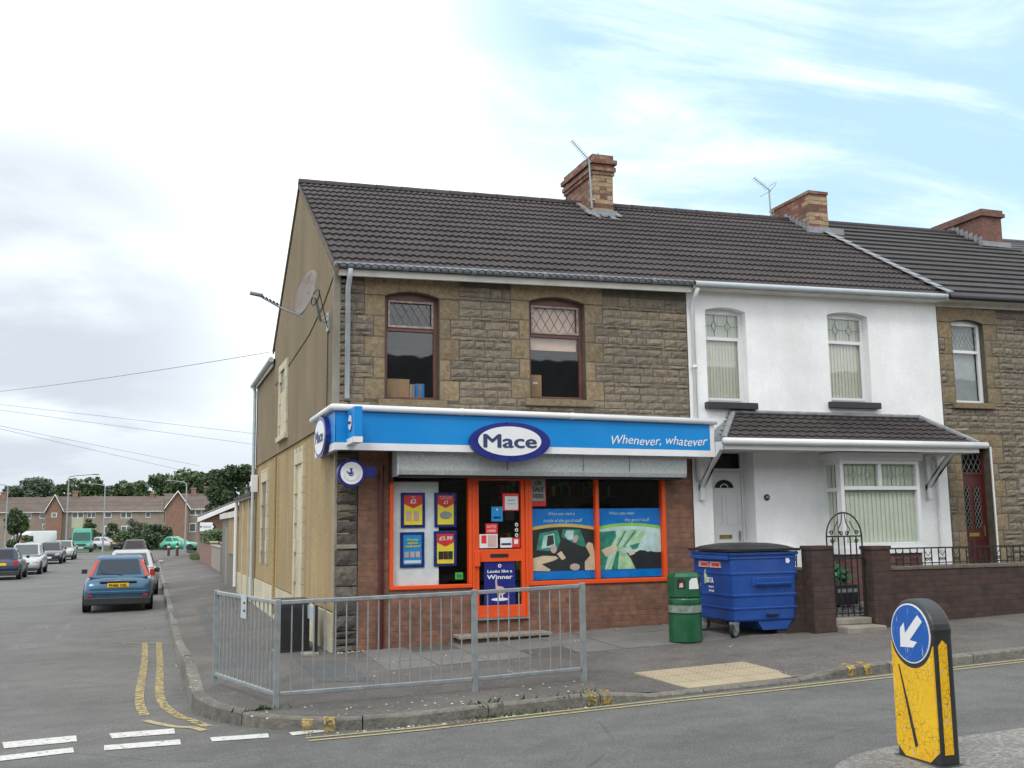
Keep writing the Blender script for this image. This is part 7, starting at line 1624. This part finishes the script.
bd = [(20, 235, 484, 26, 'leaf_blue'), (38, 240, 477, 34, 'leaf_blue'), (62, 236, 481, 16, 'leaf_dark'), (87, 225, 477, 34, 'leaf_mid'), (107, 235, 482, 18, 'leaf_blue'), (130, 228, 478, 30, 'leaf_mid'), (149, 240, 485, 16, 'leaf_dark'), (167, 215, 474, 34, 'leaf_mid'), (188, 210, 468.5, 36, 'leaf_mid'), (5, 250, 488, 20, 'leaf_dark'), (213, 205, 466, 34, 'leaf_dark')]
nm_ = ['pale green tree over the far terrace, farthest left but one', 'broad grey-green tree behind the left far terrace', 'small dark tree beside the broad grey-green one', 'round green tree above the gable of the long far terrace', 'low grey-green tree behind the middle of the far roofs', 'wide mid green tree above the centre of the far terrace', 'small dark tree just right of the wide mid green one', 'green tree left of the tallest ones behind the far roofs', 'tall spreading tree above the red gable on the right', 'dark tree cut by the left edge of the picture', 'dark green tree rising just left of the near big tree']
for i, (px, D, tp_, w_, m_) in enumerate(bd): tree(nm_[i], px, D, -1.5, tp_, w_*1.55, m_, 6500, .42, i+10, group='trees behind the far terraces')
tree('big dark tree filling the gap beside the shop gable', 238, 95, -.6, 461.5, 64, 'leaf_dark', 9000, .20, 31, low=.15)
tree('second dark tree left of the big one behind the bungalow', 222, 108, -.6, 466, 36, 'leaf_dark', 5000, .22, 32, low=.15)
tree('bushy young tree by the left far terrace', 17, 100, -.6, 508, 30, 'leaf_mid', 7000, .15, 33, low=.1)
for i, (px, D, tp_, w_, m_, l_) in enumerate([(91, 128, 517, 20, 'leaf_mid', 'rounded bush above the green van'), (112, 130, 520, 17, 'leaf_dark', 'dark bush behind the silver hatchback'), (125, 122, 531, 30, 'leaf_mid', 'low yellowish bush beside the junction'), (140, 128, 517, 34, 'leaf_blue', 'tallest grey-green shrub in front of the long terrace'), (158, 124, 523, 30, 'leaf_dark', 'dark shrub left of the red gable'), (150, 118, 533, 40, 'leaf_dark', 'wide low dark shrub at the junction')]):
    tree(l_, px, D, -.7, tp_, w_, m_, 2600, .16, 50+i, 'shrub', low=.05, group='shrubs before the far terrace', cat='shrub')
# ground plants
mb = MB(); r = random.Random(4)
for k in range(700): a = r.uniform(0, .45); y = r.uniform(49, 54); mb.add([(a, y, pave(0, y)), (a+.05, y, pave(0, y)), (a+.02+r.uniform(-.1, .1), y, pave(0, y)+r.uniform(.1, .4))], [(0, 1, 2)])
mb.build('grass_tuft', 'leaf_mid', kind='stuff')
# far hill on the left
mb = MB(); mb.grid(lambda u, v: (-330+430*u, 420+260*v, -3+44*math.sin(PI*min(1, v*.9+.05))*(.25+.75*math.exp(-((u-.16)/.3)**2))), 24, 8); mb.build('hill', plain('far_hill', (.055, .075, .05), .95, var=.4, scale=.05), kind='structure', smooth=True)
# overhead cables
def cable(label, a, b, sag, r_=.012):
    a, b = Vector(a), Vector(b); t = thing('overhead_cable', label, 'cable', tuple(a), world=True, group='overhead cables on the left')
    MB().tube([tuple(a.lerp(b, k/24)-Vector((0, 0, sag*4*(k/24)*(1-k/24)))) for k in range(25)], r_, 4).build('wire', 'black', t)
def at_d(px, py, D): return CAM+ray(px, py)/F*D
cable('cable from the back of the shop roof out to the left edge, highest of all', hx(270, 352, -.15), at_d(-60, 397, 34), .10, .006)
cable('second highest overhead cable crossing the left sky', at_d(258, 434, 62), at_d(-30, 401, 60), .0, .010); cable('third overhead cable crossing the left sky', at_d(258, 445, 62), at_d(-30, 406, 60), .0, .010)
cable('fourth overhead cable, sloping down towards the far trees', at_d(200, 466, 80), at_d(-30, 420, 60), .0, .010); cable('lowest overhead cable over the far trees', at_d(185, 471, 80), at_d(-30, 422, 60), .0, .010)
